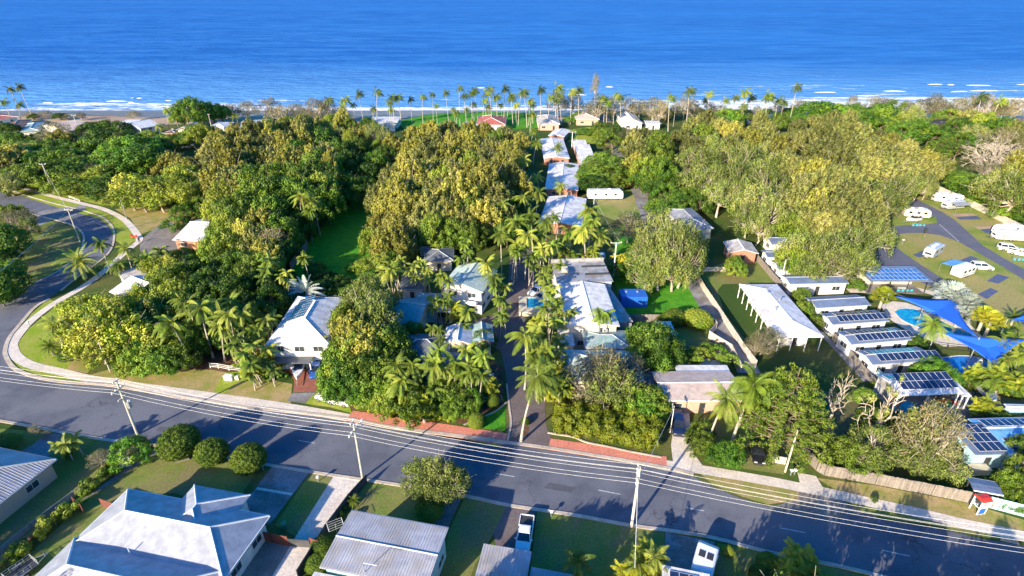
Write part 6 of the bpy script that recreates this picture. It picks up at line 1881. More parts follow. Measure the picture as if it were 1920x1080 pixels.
def phone_booth():
    p = G(1831, 958)
    root = thing('phone_booth', 'white phone booth with red roof and blue panel beside the teal fence', 'phone booth', p, 0.15)
    fb = MB()
    for x in (-0.55, 0.55):
        for y in (-0.55, 0.55): fb.box(x - 0.06, x + 0.06, y - 0.06, y + 0.06, 0, 2.3)
    fb.box(-0.49, 0.49, -0.58, -0.52, 1.05, 1.13).box(-0.49, 0.49, -0.58, -0.52, 2.2, 2.3).box(-0.49, 0.49, -0.58, -0.52, 0, 0.08)
    fb.box(-0.58, -0.52, -0.49, 0.49, 1.05, 1.13)
    fb.build('frame', M['white'], root)
    MB().box(-0.49, 0.49, -0.57, -0.53, 0.08, 1.05).build('lower_panel', M['bluepaint'], root)
    MB().box(-0.49, 0.49, -0.57, -0.53, 1.13, 2.2).build('upper_panel', M['white'], root)
    MB().box(-0.30, 0.30, -0.585, -0.571, 1.55, 1.8).build('notice', M['r_sky'], root)
    MB().loft([[(x, -0.72, 2.3), (x, 0.72, 2.3), (x, 0.6, 2.5), (x, 0.3, 2.65), (x, -0.3, 2.65), (x, -0.6, 2.5)] for x in (-0.72, 0.72)]).build('roof', M['red'], root)
    MB().box(-0.25, 0.25, 0.3, 0.5, 1.1, 1.7).build('telephone', M['dark'], root)
phone_booth()
def cabinet(name, label, cat, px, py, w_, d_, h, m_, rz=0.1, z=0.0):
    p = G(px, py)
    root = thing(name, label, cat, (p.x, p.y, z), rz)
    MB().box(-w_ / 2, w_ / 2, -d_ / 2, d_ / 2, 0.05, h).build('body', M[m_], root)
    MB().box(-w_ / 2 - 0.05, w_ / 2 + 0.05, -d_ / 2 - 0.05, d_ / 2 + 0.05, h, h + 0.06).build('lid', M[m_], root)
    MB().box(-w_ * 0.4, w_ * 0.4, -d_ / 2 - 0.02, -d_ / 2 - 0.004, 0.15, h - 0.1).box(-0.02, 0.02, -d_ / 2 - 0.05, -d_ / 2 - 0.02, h * 0.5, h * 0.65).build('door', M[m_], root)
    return root
cabinet('utility_cabinet', 'pale grey utility cabinet right of the phone booth', 'utility box', 1863, 950, 1.4, 0.5, 1.2, 'w_grey')
cabinet('electrical_cabinet', 'white electrical cabinet by the bright green bush, bottom left', 'utility box', 237, 873, 1.4, 0.6, 1.1, 'white', 0.3)
cabinet('utility_cabinet', 'white utility box on the verge below the rail fence', 'utility box', 430, 712, 1.5, 0.7, 0.9, 'white', -0.15)
cabinet('utility_cabinet', 'small white utility box right of the wider one on the verge', 'utility box', 446, 711, 0.7, 0.6, 0.9, 'white', -0.15)
cabinet('storage_crate', 'cream storage crates in front of the grey carport', 'crate', 1833, 886, 2.4, 1.2, 1.0, 'canvas', 0.0)
cabinet('water_tank', 'round-cornered grey tank behind the flat roof block', 'water tank', 1127, 487, 1.6, 1.6, 1.6, 'w_teal', 0.0)

def bin_(label, px, py, m_='green', group=None):
    p = G(px, py)
    root = thing('wheelie_bin', label, 'bin', p, 0.3, group)
    MB().loft([[(-a_, -b_, z), (a_, -b_, z), (a_, b_, z), (-a_, b_, z)] for a_, b_, z in ((0.22, 0.26, 0.08), (0.29, 0.36, 1.0))]).build('body', M[m_], root)
    MB().loft([[(-0.31, -0.4, 1.0), (0.31, -0.4, 1.0), (0.31, 0.4, 1.02), (-0.31, 0.4, 1.02)], [(-0.27, -0.3, 1.08), (0.27, -0.3, 1.08), (0.27, 0.33, 1.1), (-0.27, 0.33, 1.1)]]).build('lid', M[m_], root)
    wheels(root, [(-0.25, 0.33), (0.25, 0.33)], 0.1, 0.06)
bin_('green wheelie bin on the strip of lawn behind the red-brown gate', 534, 991)
bin_('yellow bin beside the teal lattice of the open workshop', 1703, 776, 'yellow')
bin_('dark bin under the right end of the open workshop', 1797, 762, 'dark')
# pallet of yellow topped cart in the workshop yard
cabinet('skip_bin', 'yellow-lidded teal skip in front of the open workshop', 'skip bin', 1698, 770, 2.0, 1.3, 1.1, 'tealfab', 0.6)
def pile(label, px, py, ms, seed):
    rng = random.Random(seed)
    p = G(px, py)
    root = thing('toy_pile', label, 'play equipment', p, 0)
    for i in range(9):
        x, y = rng.uniform(-1.3, 1.3), rng.uniform(-0.7, 0.7)
        s = rng.uniform(0.25, 0.5)
        MB().loft([[(-s, -s * 0.7, 0), (s, -s * 0.7, 0), (s, s * 0.7, 0), (-s, s * 0.7, 0)], [(-s * 0.7, -s * 0.5, s * 1.3), (s * 0.8, -s * 0.5, s * 1.2), (s * 0.7, s * 0.5, s * 1.4), (-s * 0.7, s * 0.5, s * 1.3)]]).build('piece', M[ms[i % len(ms)]], root, loc=(x, y, 0.02))
pile('orange and yellow play gear piled at the open workshop', 1778, 757, ['orange', 'yellow', 'orange', 'green', 'red'], 3)
# mobility scooter and rider on the footpath bend
def person(label, px, py, rz, shirt, trousers, scale=1.0, z=0.05, seated=False):
    p = G(px, py)
    me = bpy.data.meshes.new('body')
    if seated:
        J = [(0, 0, .55), (0, 0, .8), (0, 0, 1.05), (0, 0, 1.15), (0, .02, 1.3), (.22, 0, 1.02), (.27, .2, .85), (.2, .42, .88), (-.22, 0, 1.02), (-.27, .2, .85), (-.2, .42, .88), (.1, .0, .52), (.12, .42, .55), (.12, .45, .12), (-.1, 0, .52), (-.12, .42, .55), (-.12, .45, .12)]
    else:
        J = [(0, 0, .95), (0, 0, 1.2), (0, 0, 1.42), (0, 0, 1.52), (0, .02, 1.66), (.2, 0, 1.4), (.25, .03, 1.1), (.24, .12, .85), (-.2, 0, 1.4), (-.25, -.03, 1.1), (-.24, .08, .85), (.1, 0, .9), (.11, .08, .5), (.11, .05, .08), (-.1, 0, .9), (-.11, -.05, .5), (-.11, -.12, .08)]
    E = [(0, 1), (1, 2), (2, 3), (3, 4), (2, 5), (5, 6), (6, 7), (2, 8), (8, 9), (9, 10), (0, 11), (11, 12), (12, 13), (0, 14), (14, 15), (15, 16)]
    me.from_pydata(J, E, [])
    root = thing('person', label, 'person', (p.x, p.y, z), rz)
    root.scale = (scale,) * 3
    o = inst('body', me, root)
    me.materials.append(M['skin'])
    sk = o.modifiers.new('skin', 'SKIN')
    rad = [.15, .14, .15, .06, .10, .07, .05, .035, .07, .05, .035, .09, .065, .05, .09, .065, .05]
    for i, r in enumerate(rad):
        me.skin_vertices[0].data[i].radius = (r, r)
    me.skin_vertices[0].data[0].use_root = True
    o.modifiers.new('sub', 'SUBSURF').levels = 1
    h0 = 0.55 if seated else 0.95
    MB().loft([[(w_ * math.cos(t), d_ * math.sin(t), z_) for t in [6.283 * j / 10 for j in range(10)]] for w_, d_, z_ in ((.19, .16, h0 - .03), (.18, .155, h0 + .2), (.22, .17, h0 + .42), (.17, .12, h0 + .55))]).build('shirt', M[shirt], root)
    MB().ell((0, 0, (1.34 if seated else 1.72)), (.11, .12, .10), 8, 6).build('hair', M['dark'], root)
    J2 = J[11:17]
    tb = MB()
    for a_, b_, c_ in ((J[11], J[12], J[13]), (J[14], J[15], J[16])):
        tb.tube([a_, b_, c_], [.11, .085, .06], 7)
    tb.build('trousers', M[trousers], root)
    return root
def motorbike():
    p = G(253, 447)
    root = thing('motor_scooter', 'red delivery scooter stopped on the curved footpath', 'scooter', (p.x, p.y, 0.05), 0.2)
    MB().loft([[(x, -w_, z0), (x, w_, z0), (x, w_ * 0.7, z1), (x, -w_ * 0.7, z1)] for x, w_, z0, z1 in ((-0.8, 0.14, 0.5, 0.75), (-0.2, 0.17, 0.35, 0.8), (0.2, 0.12, 0.35, 0.6), (0.55, 0.1, 0.5, 1.0), (0.7, 0.08, 0.6, 0.95))]).build('body', M['red'], root)
    MB().box(-0.95, -0.45, -0.25, 0.25, 0.8, 1.15).build('delivery_box', M['red'], root)
    MB().tube([(0.55, -0.33, 1.05), (0.55, 0.33, 1.05)], 0.025, 5).build('handlebar', M['dark'], root)
    wheels(root, [(-0.65, 0), (0.7, 0)], 0.28, 0.1)
motorbike()
person('small person in dark clothes standing on the curved footpath bend', 262, 455, 0.3, 'dark', 'dark')
person('person in dark clothes beside the resort entrance sign', 938, 756, 0.0, 'dark', 'bluepaint')
# resort sign, navy with white bars of lettering too small to read
def sign():
    p = G(905, 762)
    root = thing('entrance_sign', 'navy resort entrance sign with small white lettering', 'sign', p, 0.25)
    MB().box(-1.3, 1.3, -0.06, 0.06, 0.4, 2.0).build('board', M['p_navy'], root)
    lb = MB()
    rng = random.Random(9)
    for row, z in enumerate((1.6, 1.05)):
        x = -1.0
        while x < 0.9:
            w_ = rng.uniform(0.06, 0.14)
            lb.box(x, x + w_, -0.075, -0.062, z, z + 0.2 if row == 0 else z + 0.14)
            x += w_ + 0.05
    lb.build('lettering', M['white'], root)
    MB().box(-1.2, -1.1, -0.03, 0.03, 0, 0.4).box(1.1, 1.2, -0.03, 0.03, 0, 0.4).build('legs', M['dark'], root)
sign()
# mail boxes, hydrant posts, small street things
def mailbox(label, px, py, m_='white', h=1.1):
    p = G(px, py)
    root = thing('letterbox', label, 'letterbox', p, 0.1)
    MB().box(-0.05, 0.05, -0.05, 0.05, 0, h - 0.3).build('post', M['steel'], root)
    MB().loft([[(x, -0.2, h - 0.3), (x, 0.2, h - 0.3), (x, 0.2, h - 0.1), (x, 0, h), (x, -0.2, h - 0.1)] for x in (-0.16, 0.16)]).build('box', M[m_], root)
mailbox('white letterbox on the kerb beside the centre lawn', 1033, 968)
mailbox('white letterbox at the left driveway edge near the third round bush', 494, 882)
mailbox('left white letterbox of the pair below the service pole', 1482, 891)
mailbox('right white letterbox of the pair below the service pole', 1489, 890)
mailbox('white post on the left lawn beside the curving footpath', 55, 611)
mailbox('dark letterbox in front of the paling fence', 1536, 884, 'dark')
mailbox('white marker post on the round grass island', 1691, 459, 'white', 1.6)
mailbox('white letterbox on the strip lawn between the two driveways', 597, 903)
# outdoor furniture
def table_set(label, px, py, m_, cat='table set'):
    p = G(px, py)
    root = thing('camp_table', label, cat, p, 0)
    MB().box(-0.9, 0.9, -0.4, 0.4, 0.7, 0.74).build('table_top', M[m_], root)
    for x in (-0.8, 0.8):
        MB().box(x - 0.03, x + 0.03, -0.35, 0.35, 0.02, 0.7).build('leg', M['steel'], root)
    for x in (-1.5, -0.5, 0.5, 1.5):
        c = MB().box(x - 0.25, x + 0.25, -1.0, -0.55, 0.42, 0.46).box(x - 0.25, x + 0.25, -1.05, -1.0, 0.42, 0.9)
        c.build('chair', M['tealfab'], root)
table_set('teal camp chairs and table beside the cream caravan', 1717, 424, 'tealfab')
table_set('grey camp table near the right-edge wagon', 1906, 488, 'steel')
table_set('picnic table under the solar barbecue shelter', 1690, 545, 'white')
cabinet('gas_barbecue', 'steel barbecue under the solar shelter', 'barbecue', 1665, 545, 1.4, 0.7, 0.95, 'steel', 0)
cabinet('power_box', 'small site power box on the upper grass island', 'utility box', 1734, 437, 0.6, 0.5, 1.4, 'dark', 0)
# timber pallets under the first round bush, ladder by dark wall
p = G(342, 862)
rt = thing('pallet_stack', 'stack of weathered timber under the first round bush', 'timber stack', p, 0.4)
for i in range(4): MB().box(-1.0 + 0.1 * i, 1.0 - 0.05 * i, -0.4 + 0.05 * i, 0.3, 0.12 * i, 0.12 * i + 0.09).build('plank', M['fence'], rt)
p = G(632, 1000)
rt = thing('clothes_line', 'white folding clothes line between dark wall and grey roof', 'clothes line', p, 0.5)
MB().tube([(0, 0, 0), (0, 0, 1.7)], 0.04, 6).build('post', M['steel'], rt)
lb = MB()
for i in range(5): lb.tube([(-0.9, -0.8 + 0.35 * i, 1.7), (0.9, -0.8 + 0.35 * i, 1.7)], 0.015, 4)
lb.tube([(-0.9, -0.8, 1.7), (-0.9, 0.6, 1.7)], 0.03, 4).tube([(0.9, -0.8, 1.7), (0.9, 0.6, 1.7)], 0.03, 4).build('lines', M['white'], rt)

# ------------------------------------------------------------------ vegetation
def T(s):
    out = []
    for tok in s.split(';'):
        t = tok.split()
        if t: out.append((t[0], float(t[1]), float(t[2]), float(t[3]), float(t[4])))
    return out
# beach front
plants('on the shore, left half', 'shoreline trees', T('''o 250 214 4 5; o 150 216 4 4; o 330 206 5 6; o 432 205 6.5 9; o 462 203 7 11; o 505 198 8 13; o 528 212 8 11; o 556 207 7 11; o 590 203 8 13; o 612 203 7 12; o 575 214 6 10; o 640 212 6 9;
 d 355 203 11 15; d 396 205 9 12; d 372 214 7 10; d 340 214 6 9; d 414 210 6 9; o 85 213 5 4; d 112 216 4 3.5; o 55 214 4 3; d 62 217 3 3; o 125 218 3 3'''))
plants('on the shore, centre and right', 'shoreline trees', T('''o 1045 188 7 13; o 1075 190 8 13; o 1122 196 7 14; o 1100 205 6 9; o 1150 196 6 12; o 1180 197 7 11; o 1200 200 7 11; o 1225 199 8 12; o 1240 205 7 12; o 1285 196 7 11; o 1300 203 6 10; o 1265 207 6 9;
 o 1330 202 5 8; o 1500 196 6 8; o 1600 190 5 9; o 1640 192 6 9; o 1660 194 6 9; o 1730 198 8 10; o 1755 192 7 13; o 1765 200 8 10; o 1800 196 7 11; o 1828 192 7 12; o 1850 195 8 12; o 1885 200 8 11; o 1905 200 9 12; o 1700 200 6 9; o 1780 206 7 8; o 1870 205 7 10;
 o 1420 208 5 7; g 1130 208 5 6; g 1250 210 6 7; d 1310 210 6 7; g 1395 212 6 7; d 1440 212 6 7; o 1350 205 6 8; o 1460 205 6 8; d 1480 210 5 7'''))
plants('along the beach, left end', 'coconut palms along the beach', T('wind 20 168 1 13; wind 8 190 1 9; wind 40 165 1 16; wind 28 197 0.9 9; coco 308 207 1.1 10; coco 345 218 1 9; coco 330 222 0.9 7; coco 445 218 0.9 8'))
plants('on the beach left of the red roof', 'coconut palms along the beach', T('''wind 617 188 1 13; wind 652 188 1.05 14; wind 676 178 1.1 16; wind 702 176 1.1 16; coco 664 198 1 11; coco 697 204 1 8; wind 735 184 1.05 14; wind 748 183 1 14; coco 735 206 0.9 8; wind 769 187 0.8 12;
 wind 790 184 0.8 13; wind 809 178 0.85 14; wind 818 198 0.75 9; wind 839 175 0.85 16; wind 860 168 0.9 18; wind 853 204 0.8 8; wind 728 192 1 12; wind 600 200 0.9 9; wind 640 200 0.9 10'''))
plants('around the red roof on the beach', 'coconut palms along the beach', T('''wind 873 180 1 15; wind 884 176 1 16; wind 895 172 1.05 16; wind 911 178 1 14; wind 922 167 1.1 18; wind 932 182 1 14; wind 944 169 1.1 17; wind 950 185 1 12; wind 888 196 0.9 10; wind 876 205 0.85 8;
 wind 962 182 1 14; wind 972 178 1 15; wind 989 173 1.1 17; wind 992 190 1 12; wind 1000 198 0.9 9; coco 855 212 0.9 7; coco 940 198 0.9 9; wind 905 190 1 12; wind 918 200 0.9 9; wind 968 196 0.9 10'''))
plants('behind the peach beach house', 'coconut palms along the beach', T('''wind 1015 170 1.15 17; wind 1044 168 1.2 17; wind 1055 178 1.1 15; wind 1072 172 1.1 16; wind 1088 172 1.1 16; wind 1030 185 1.1 13; wind 1048 190 1 12; o 1117 157 3.5 19; wind 1125 185 1 13; wind 1135 188 1 12; wind 1154 180 1 14;
 wind 1168 184 1.1 13; wind 1140 194 1 11; wind 1120 198 0.9 9; coco 994 214 1.1 9'''))
plants('along the beach, right half', 'coconut palms along the beach', T('''wind 1260 187 1.1 15; wind 1295 172 1.2 17; wind 1334 177 1.1 15; wind 1320 190 1 10; wind 1356 190 1.1 10; wind 1382 184 1.1 13; wind 1403 173 1.2 16; wind 1413 185 1.1 12; wind 1430 180 1.2 15; wind 1444 184 1.2 14; wind 1460 188 1.1 12;
 wind 1494 165 1.2 18; wind 1470 195 1 10; wind 1672 190 1.1 12; wind 1695 197 1.1 9; coco 1620 205 1.2 8; wind 1845 183 1.3 13; wind 1872 190 1.2 11; wind 1392 198 1 10'''))
plants('beyond the caravan park grove', 'bright trees behind the caravan park grove', T('l 1540 205 15 12; l 1570 210 13 11; l 1600 208 9 11; l 1365 216 9 11; l 1345 226 7 9; d 1640 212 10 11; d 1660 208 9 12; g 1700 222 8 10; d 1720 238 9 10; l 1690 245 8 10; d 1745 250 9 9; l 1500 225 7 8; e 1712 215 6 13; g 1780 215 9 9; d 1650 230 8 9; d 1620 222 8 9'))
# far left
plants('in the upper left gardens', 'trees in the upper left gardens', T('''d 205 238 10 10; d 175 240 8 9; d 190 258 9 10; d 165 275 9 9; d 225 252 8 9; g 220 262 7 9; l 240 275 12 12; l 262 292 13 12; l 222 292 11 11; d 290 300 9 9; l 280 272 9 9; g 280 256 7 8; g 305 262 7 7;
 g 375 245 9 12; y 372 250 6 10; d 350 258 5 7; g 335 255 4 5; o 100 245 8 11; m 112 258 7 9; d 140 280 9 9; d 120 295 9 9; d 95 290 9 9; g 75 275 9 8; d 45 275 9 8; d 20 260 8 9; m 25 285 10 11; m 8 300 9 10; d 60 300 8 8; g 85 320 9 9; g 60 330 8 8; d 128 315 9 9; g 110 335 8 8;
 d 150 305 8 8; g 30 325 8 9; e 15 340 7 9; d 5 345 6 7; g 135 345 5 6; o 172 322 6 7; g 195 322 8 9; d 200 350 7 7; d 180 345 5 6; d 320 300 6 7; d 100 272 8 8; d 12 240 7 7; o 165 258 6 7; d 250 258 7 8; d 80 255 6 6; d 215 275 7 8'''))
plants('in the upper left gardens', 'palms in the upper left gardens', T('coco 65 262 1 6; coco 82 310 1 7; coco 100 312 1 7; coco 145 300 1 7; alex 55 320 1.2 7; coco 300 238 0.9 6; coco 72 288 0.9 6; alex 135 292 1.2 7'))
plants('beside the road bend, left edge', 'trees at the left edge', T('''o 40 408 5 8; o 18 415 5 8; e 48 425 3.5 7; g 8 398 4 7; y 40 396 2.5 6;  d 2 478 4 6; l 6 500 4 7; l -8 525 6 9;  d -5 545 4 6; d -15 445 8 9'''))
plants('over the paddock', 'lime trees over the paddock', T('y 250 345 8 11; y 245 365 8 9; y 285 352 8 11; y 300 370 7 8; y 330 350 8 11; y 350 362 7 9; y 268 372 6 8; g 345 330 9 11; m 320 300 8 11; m 345 310 7 9; d 328 415 4 4.5; g 360 405 3 4; d 375 380 5 6; d 342 392 4 5; g 320 335 7 10'))
# left grove
plants('in the grove left of clearing', 'paperbark grove left of the clearing', T('''m 410 262 9 13; m 440 252 9 14; q 470 246 9 14; m 500 244 9 14; m 535 240 9 14; q 568 236 8 14; m 600 236 8 13; g 620 226 7 11; m 640 222 7 11; g 655 232 6 9; d 575 228 6 9; d 540 228 6 9; d 690 232 7 8; d 510 232 6 8;
 q 395 285 9 13; m 425 280 10 15; m 460 275 10 15; q 498 272 10 15; m 535 268 9 15; m 572 266 9 14; d 560 282 9 14; d 605 262 9 13; q 640 258 8 12; m 665 252 7 11; m 690 250 7 11; d 635 280 9 12; g 665 275 8 11; e 705 250 6 14; e 722 256 6 14; y 655 262 5 13;
 q 400 312 10 14; m 435 308 10 15; m 470 305 10 16; q 508 302 10 16; m 545 300 10 16; m 580 298 9 15; d 600 305 10 15; d 632 312 9 13; q 612 290 7 15; m 618 312 5 15; d 650 300 8 11;
 m 405 342 9 13; q 440 338 10 15; d 475 335 10 16; d 512 332 10 16; d 548 330 10 16; d 585 330 10 16; d 618 335 9 14; g 560 345 8 16; g 600 350 8 14; y 628 322 4 13; d 640 340 8 11; g 500 345 8 15;
 y 415 370 8 13; m 448 368 9 14; g 480 365 10 15; d 515 364 10 15; d 550 366 10 14; d 585 372 9 13; d 612 375 8 11; g 470 385 9 14; y 405 395 7 12; g 440 395 9 14; d 500 395 9 13; d 535 400 9 12; g 425 425 8 12; g 455 422 8 12; m 490 420 8 12; d 520 430 8 11;
 g 415 455 7 10; g 440 460 8 11; q 475 450 8 12; m 500 470 8 11; d 525 465 7 9; g 490 500 7 9; d 455 490 7 9; y 460 440 6 12; d 430 492 6 7; d 385 350 6 9; d 560 420 6 8; o 510 455 7 11; d 700 300 8 11; d 690 325 8 11; d 722 285 7 10; d 680 348 7 10; m 735 268 7 10; d 712 272 6 9; d 668 362 6 8'''), rs=0.79)
plants('in the left grove', 'palms in the left grove', T('coco 555 372 1.2 12; coco 590 378 1.1 10; coco 575 395 1 9'))
# centre grove
plants('in the grove behind the resort', 'paperbark grove behind the resort', T('''m 775 252 9 13; m 808 246 9 13; q 845 244 9 13; m 880 246 8 13; m 912 250 8 13; q 945 252 8 12; m 975 262 7 11; m 780 275 9 14; q 815 270 9 15; m 850 268 9 15; m 885 270 9 14; q 920 275 9 14; m 952 280 8 12; d 930 262 5 12;
 m 770 300 9 13; q 800 298 10 15; m 838 294 10 16; m 875 296 10 16; q 910 300 9 15; m 945 305 9 14; g 790 315 8 13; g 885 312 7 14; m 975 300 6 11;
 q 740 335 9 13; m 775 330 10 15; m 812 326 10 16; q 850 325 10 16; m 885 328 10 16; m 920 330 10 16; q 955 335 9 14; m 975 345 7 12; y 825 345 7 16; m 905 345 9 16;
 q 715 365 8 13; m 748 362 10 15; m 785 360 10 16; q 822 360 10 16; m 858 362 10 16; m 895 365 10 15; q 930 370 9 14; m 735 390 9 13; m 770 392 9 14; q 805 395 9 15; m 842 398 9 14; g 878 400 8 13; m 910 402 8 12; q 940 398 8 12;
 m 712 420 7 11; m 745 425 8 12; q 780 425 8 12; g 818 428 7 11; g 852 432 7 10; m 725 450 7 11; m 755 458 6 11; g 700 445 6 9; g 885 435 6 9; d 950 430 6 8; d 960 390 7 9; d 975 420 6 8; d 735 478 5 7; q 865 415 7 12'''), rs=0.79)
# centre palms around the driveway
plants('behind the resort courtyard', 'palms of the resort', T('''coco 975 420 1.1 11; coco 1000 405 1 10; coco 940 440 1.1 11;  coco 1025 415 1.1 10; coco 985 445 1.1 11; alexc 870 450 1.2 10; alexc 880 475 1.1 9; alexc 960 470 1.1 9; coco 950 385 1 10; coco 1010 440 1 10; alexc 990 480 1.1 8; alexc 905 490 1 7;
 coco 960 460 1 9; coco 990 375 1 9; coco 980 340 1 9; coco 985 300 1 9; coco 1000 270 1 8; coco 995 245 1 8; coco 1010 330 1 7; coco 1005 365 1 9; coco 1108 395 1.1 10; coco 1095 415 1.2 10; coco 1103 432 1.4 12; coco 1075 440 1.1 9; coco 1120 445 1.1 9'''))
plants('behind the white resort block', 'palms of the resort', T('alexc 1050 455 1.2 8; alexc 1070 470 1.1 8; alexc 1025 465 1.2 9; alexc 1035 490 1 7; alexc 1115 465 1.1 7; alexc 1085 480 1 6; alex 1010 470 1.2 9; alex 1045 500 1 6; cane 1100 485 1.3 3; cane 1165 500 1.3 3; cane 1060 485 1.3 3; coco 1045 405 1 7; coco 1050 350 0.9 6; coco 1045 275 1 7'))
plants('right of the resort driveway', 'palms lining the resort driveway', T('''alexc 1025 515 1.15 9; alexc 1030 540 1.1 9; alexc 1035 565 1.1 9; alexc 1030 590 1.15 8; alexc 1052 545 1 8; alexc 1058 575 1 8; alex 1140 590 1.1 8; alex 1128 588 1.1 8; alexc 1020 610 1.1 7; alexc 1042 620 1 7; alexc 1020 640 1.2 8; alexc 1030 665 1.2 8; alexc 1045 650 1.1 8; alexc 1025 690 1.2 7; alexc 1048 700 1.1 6; alexc 1060 680 1 6;
 cane 1010 610 1.3 3; cane 1045 720 1.4 3; cane 1030 735 1.4 3; cane 1055 735 1.4 3; alex 1050 725 1 4'''))
plants('left of the driveway centre', 'palms lining the resort driveway', T('''coco 978 710 1.25 12; coco 985 640 1.1 10; alexc 940 520 1.2 9; alexc 935 545 1.1 8; alexc 945 575 1.1 7; alex 873 583 1.3 6; coco 935 525 1.1 9; coco 915 500 1 8; alex 895 690 1.1 7; alex 875 665 1.1 9; alex 912 668 1.1 9'''))
plants('in the resort garden', 'palms of the resort garden', T('''alexc 830 515 1.1 9; alexc 850 540 1 8; alexc 820 550 1 7; alexc 800 500 1.1 8; alexc 790 480 1.1 9; alexc 765 500 1.2 8; alexc 735 500 1.2 8; alexc 755 480 1.1 9; alexc 715 490 1.2 7; coco 745 505 1.1 8; alexc 822 612 1.1 7; alexc 835 660 1.2 9; alexc 825 675 1.1 8; coco 820 685 1.1 7; coco 785 690 1.1 7;
 coco 745 690 1.1 7; coco 760 715 1 6; coco 870 700 1.1 6; alexc 880 690 1.1 8; coco 850 690 1.1 7; trav 895 695 1 4; alexc 800 730 1.1 5; alexc 860 610 1 5; cane 805 580 1.3 3; cane 850 590 1.3 3; cane 900 720 1.3 3; cane 835 565 1.2 3; cane 915 735 1.2 3; fan 793 755 1 4; cane 780 655 1 3; cane 760 650 1 3'''))
plants('in the resort garden', 'trees of the resort garden', T('''e 690 560 8 13; e 698 590 8 12; e 670 570 6 11; e 700 615 8 11; m 660 620 7 10; m 690 640 8 10; g 720 640 7 9; g 665 650 7 9; g 640 690 6 7; l 635 700 6 7.5; l 650 712 5 6.5; l 628 708 4 6; g 680 690 6 8; g 715 690 6 7; g 700 712 5.5 6.5; g 740 728 5 6; d 730 700 6 6;
 g 770 745 6 6; l 680 732 4 5; g 820 735 5 5; g 850 742 5 5; l 878 742 3.5 4.5; g 905 632 4 5; d 750 665 5 6; d 770 620 4 5; g 740 650 4 6; d 640 650 5 7; g 645 600 4 10; d 780 762 3 4; g 725 752 4 4.5; s 705 755 2.2 3; s 680 752 2.2 3; l 800 752 4 4; g 835 755 4 4; l 862 757 3.5 4; s 924 751 1.6 2.2; s 902 787 1.1 1.8; s 893 790 1.6 2.4; s 985 790 1 1.2; d 700 660 6 8'''), rs=0.8)
# left corner block
plants('on the left corner block', 'trees of the left corner block', T('''y 150 575 7 8; y 165 600 8 9; y 190 620 8 9; y 220 600 8 10; y 245 620 8 9; y 205 580 6 8; y 235 640 7 8; y 185 645 7 8; m 270 590 6 9; y 290 500 5 7; y 318 500 5 7; y 305 520 5 7; g 325 520 6 8; y 262 560 5 8; o 240 560 3 6;
  g 285 560 6 8; g 320 555 7 9; d 375 540 7 9; d 400 525 7 9; g 360 510 6 8; d 430 545 7 9; d 440 575 6 8; g 345 590 6 8; d 310 590 6 8; d 290 620 6 7; g 300 650 6 6; l 260 660 5 6; l 285 670 5 5.5; l 315 668 5 5.5; g 335 660 5 5.5; g 245 680 4 4; l 300 635 5 6; d 360 625 6 7; d 400 620 6 7; d 430 610 6 7;
 g 470 590 6 8; d 500 560 6 8; d 480 530 7 8; g 460 520 6 8; d 135 655 3 4; y 330 480 4 5; g 345 475 4 5; l 355 490 4 5; y 140 600 4 5'''), rs=0.80)
plants('on the left corner block', 'palms of the left corner block', T('''date 148 490 1.1 4.5; alex 188 458 1.3 8; coco 235 470 0.9 7; coco 275 480 1 6; coco 298 475 1 6; coco 220 500 1 6; alex 260 485 1.2 5; coco 105 613 1 6; date 92 645 0.55 2.5; coco 335 610 1.3 9; coco 375 585 1.3 10; coco 400 600 1.2 9; alexc 425 605 1.3 9; alexc 445 600 1.2 9; coco 430 570 1.1 8; alexc 470 610 1.2 8; alexc 490 600 1.2 8; alexc 510 500 1.3 9; alexc 525 510 1.2 8; alex 573 482 1.3 7; alex 500 490 1.2 8;
 alexc 485 655 1.3 6; alexc 500 670 1.2 5; alexc 465 680 1.2 5; cane 490 690 1.3 3; cane 470 695 1.3 3; cane 510 685 1.3 3; cane 460 665 1.2 3; trav 573 540 1.3 5; date 625 585 0.7 6; coco 400 575 1.1 9; coco 350 575 1.1 9; alexc 455 635 1.2 7; cane 500 650 1.2 3'''))
plants('in the dark corner of the clearing', 'shrubs in the clearing', T('d 610 520 4 4; d 635 530 4 4; d 600 540 4 4; l 660 500 2 2; d 660 545 4 4; g 690 495 4 5; d 590 500 3 3; d 700 520 4 5'))
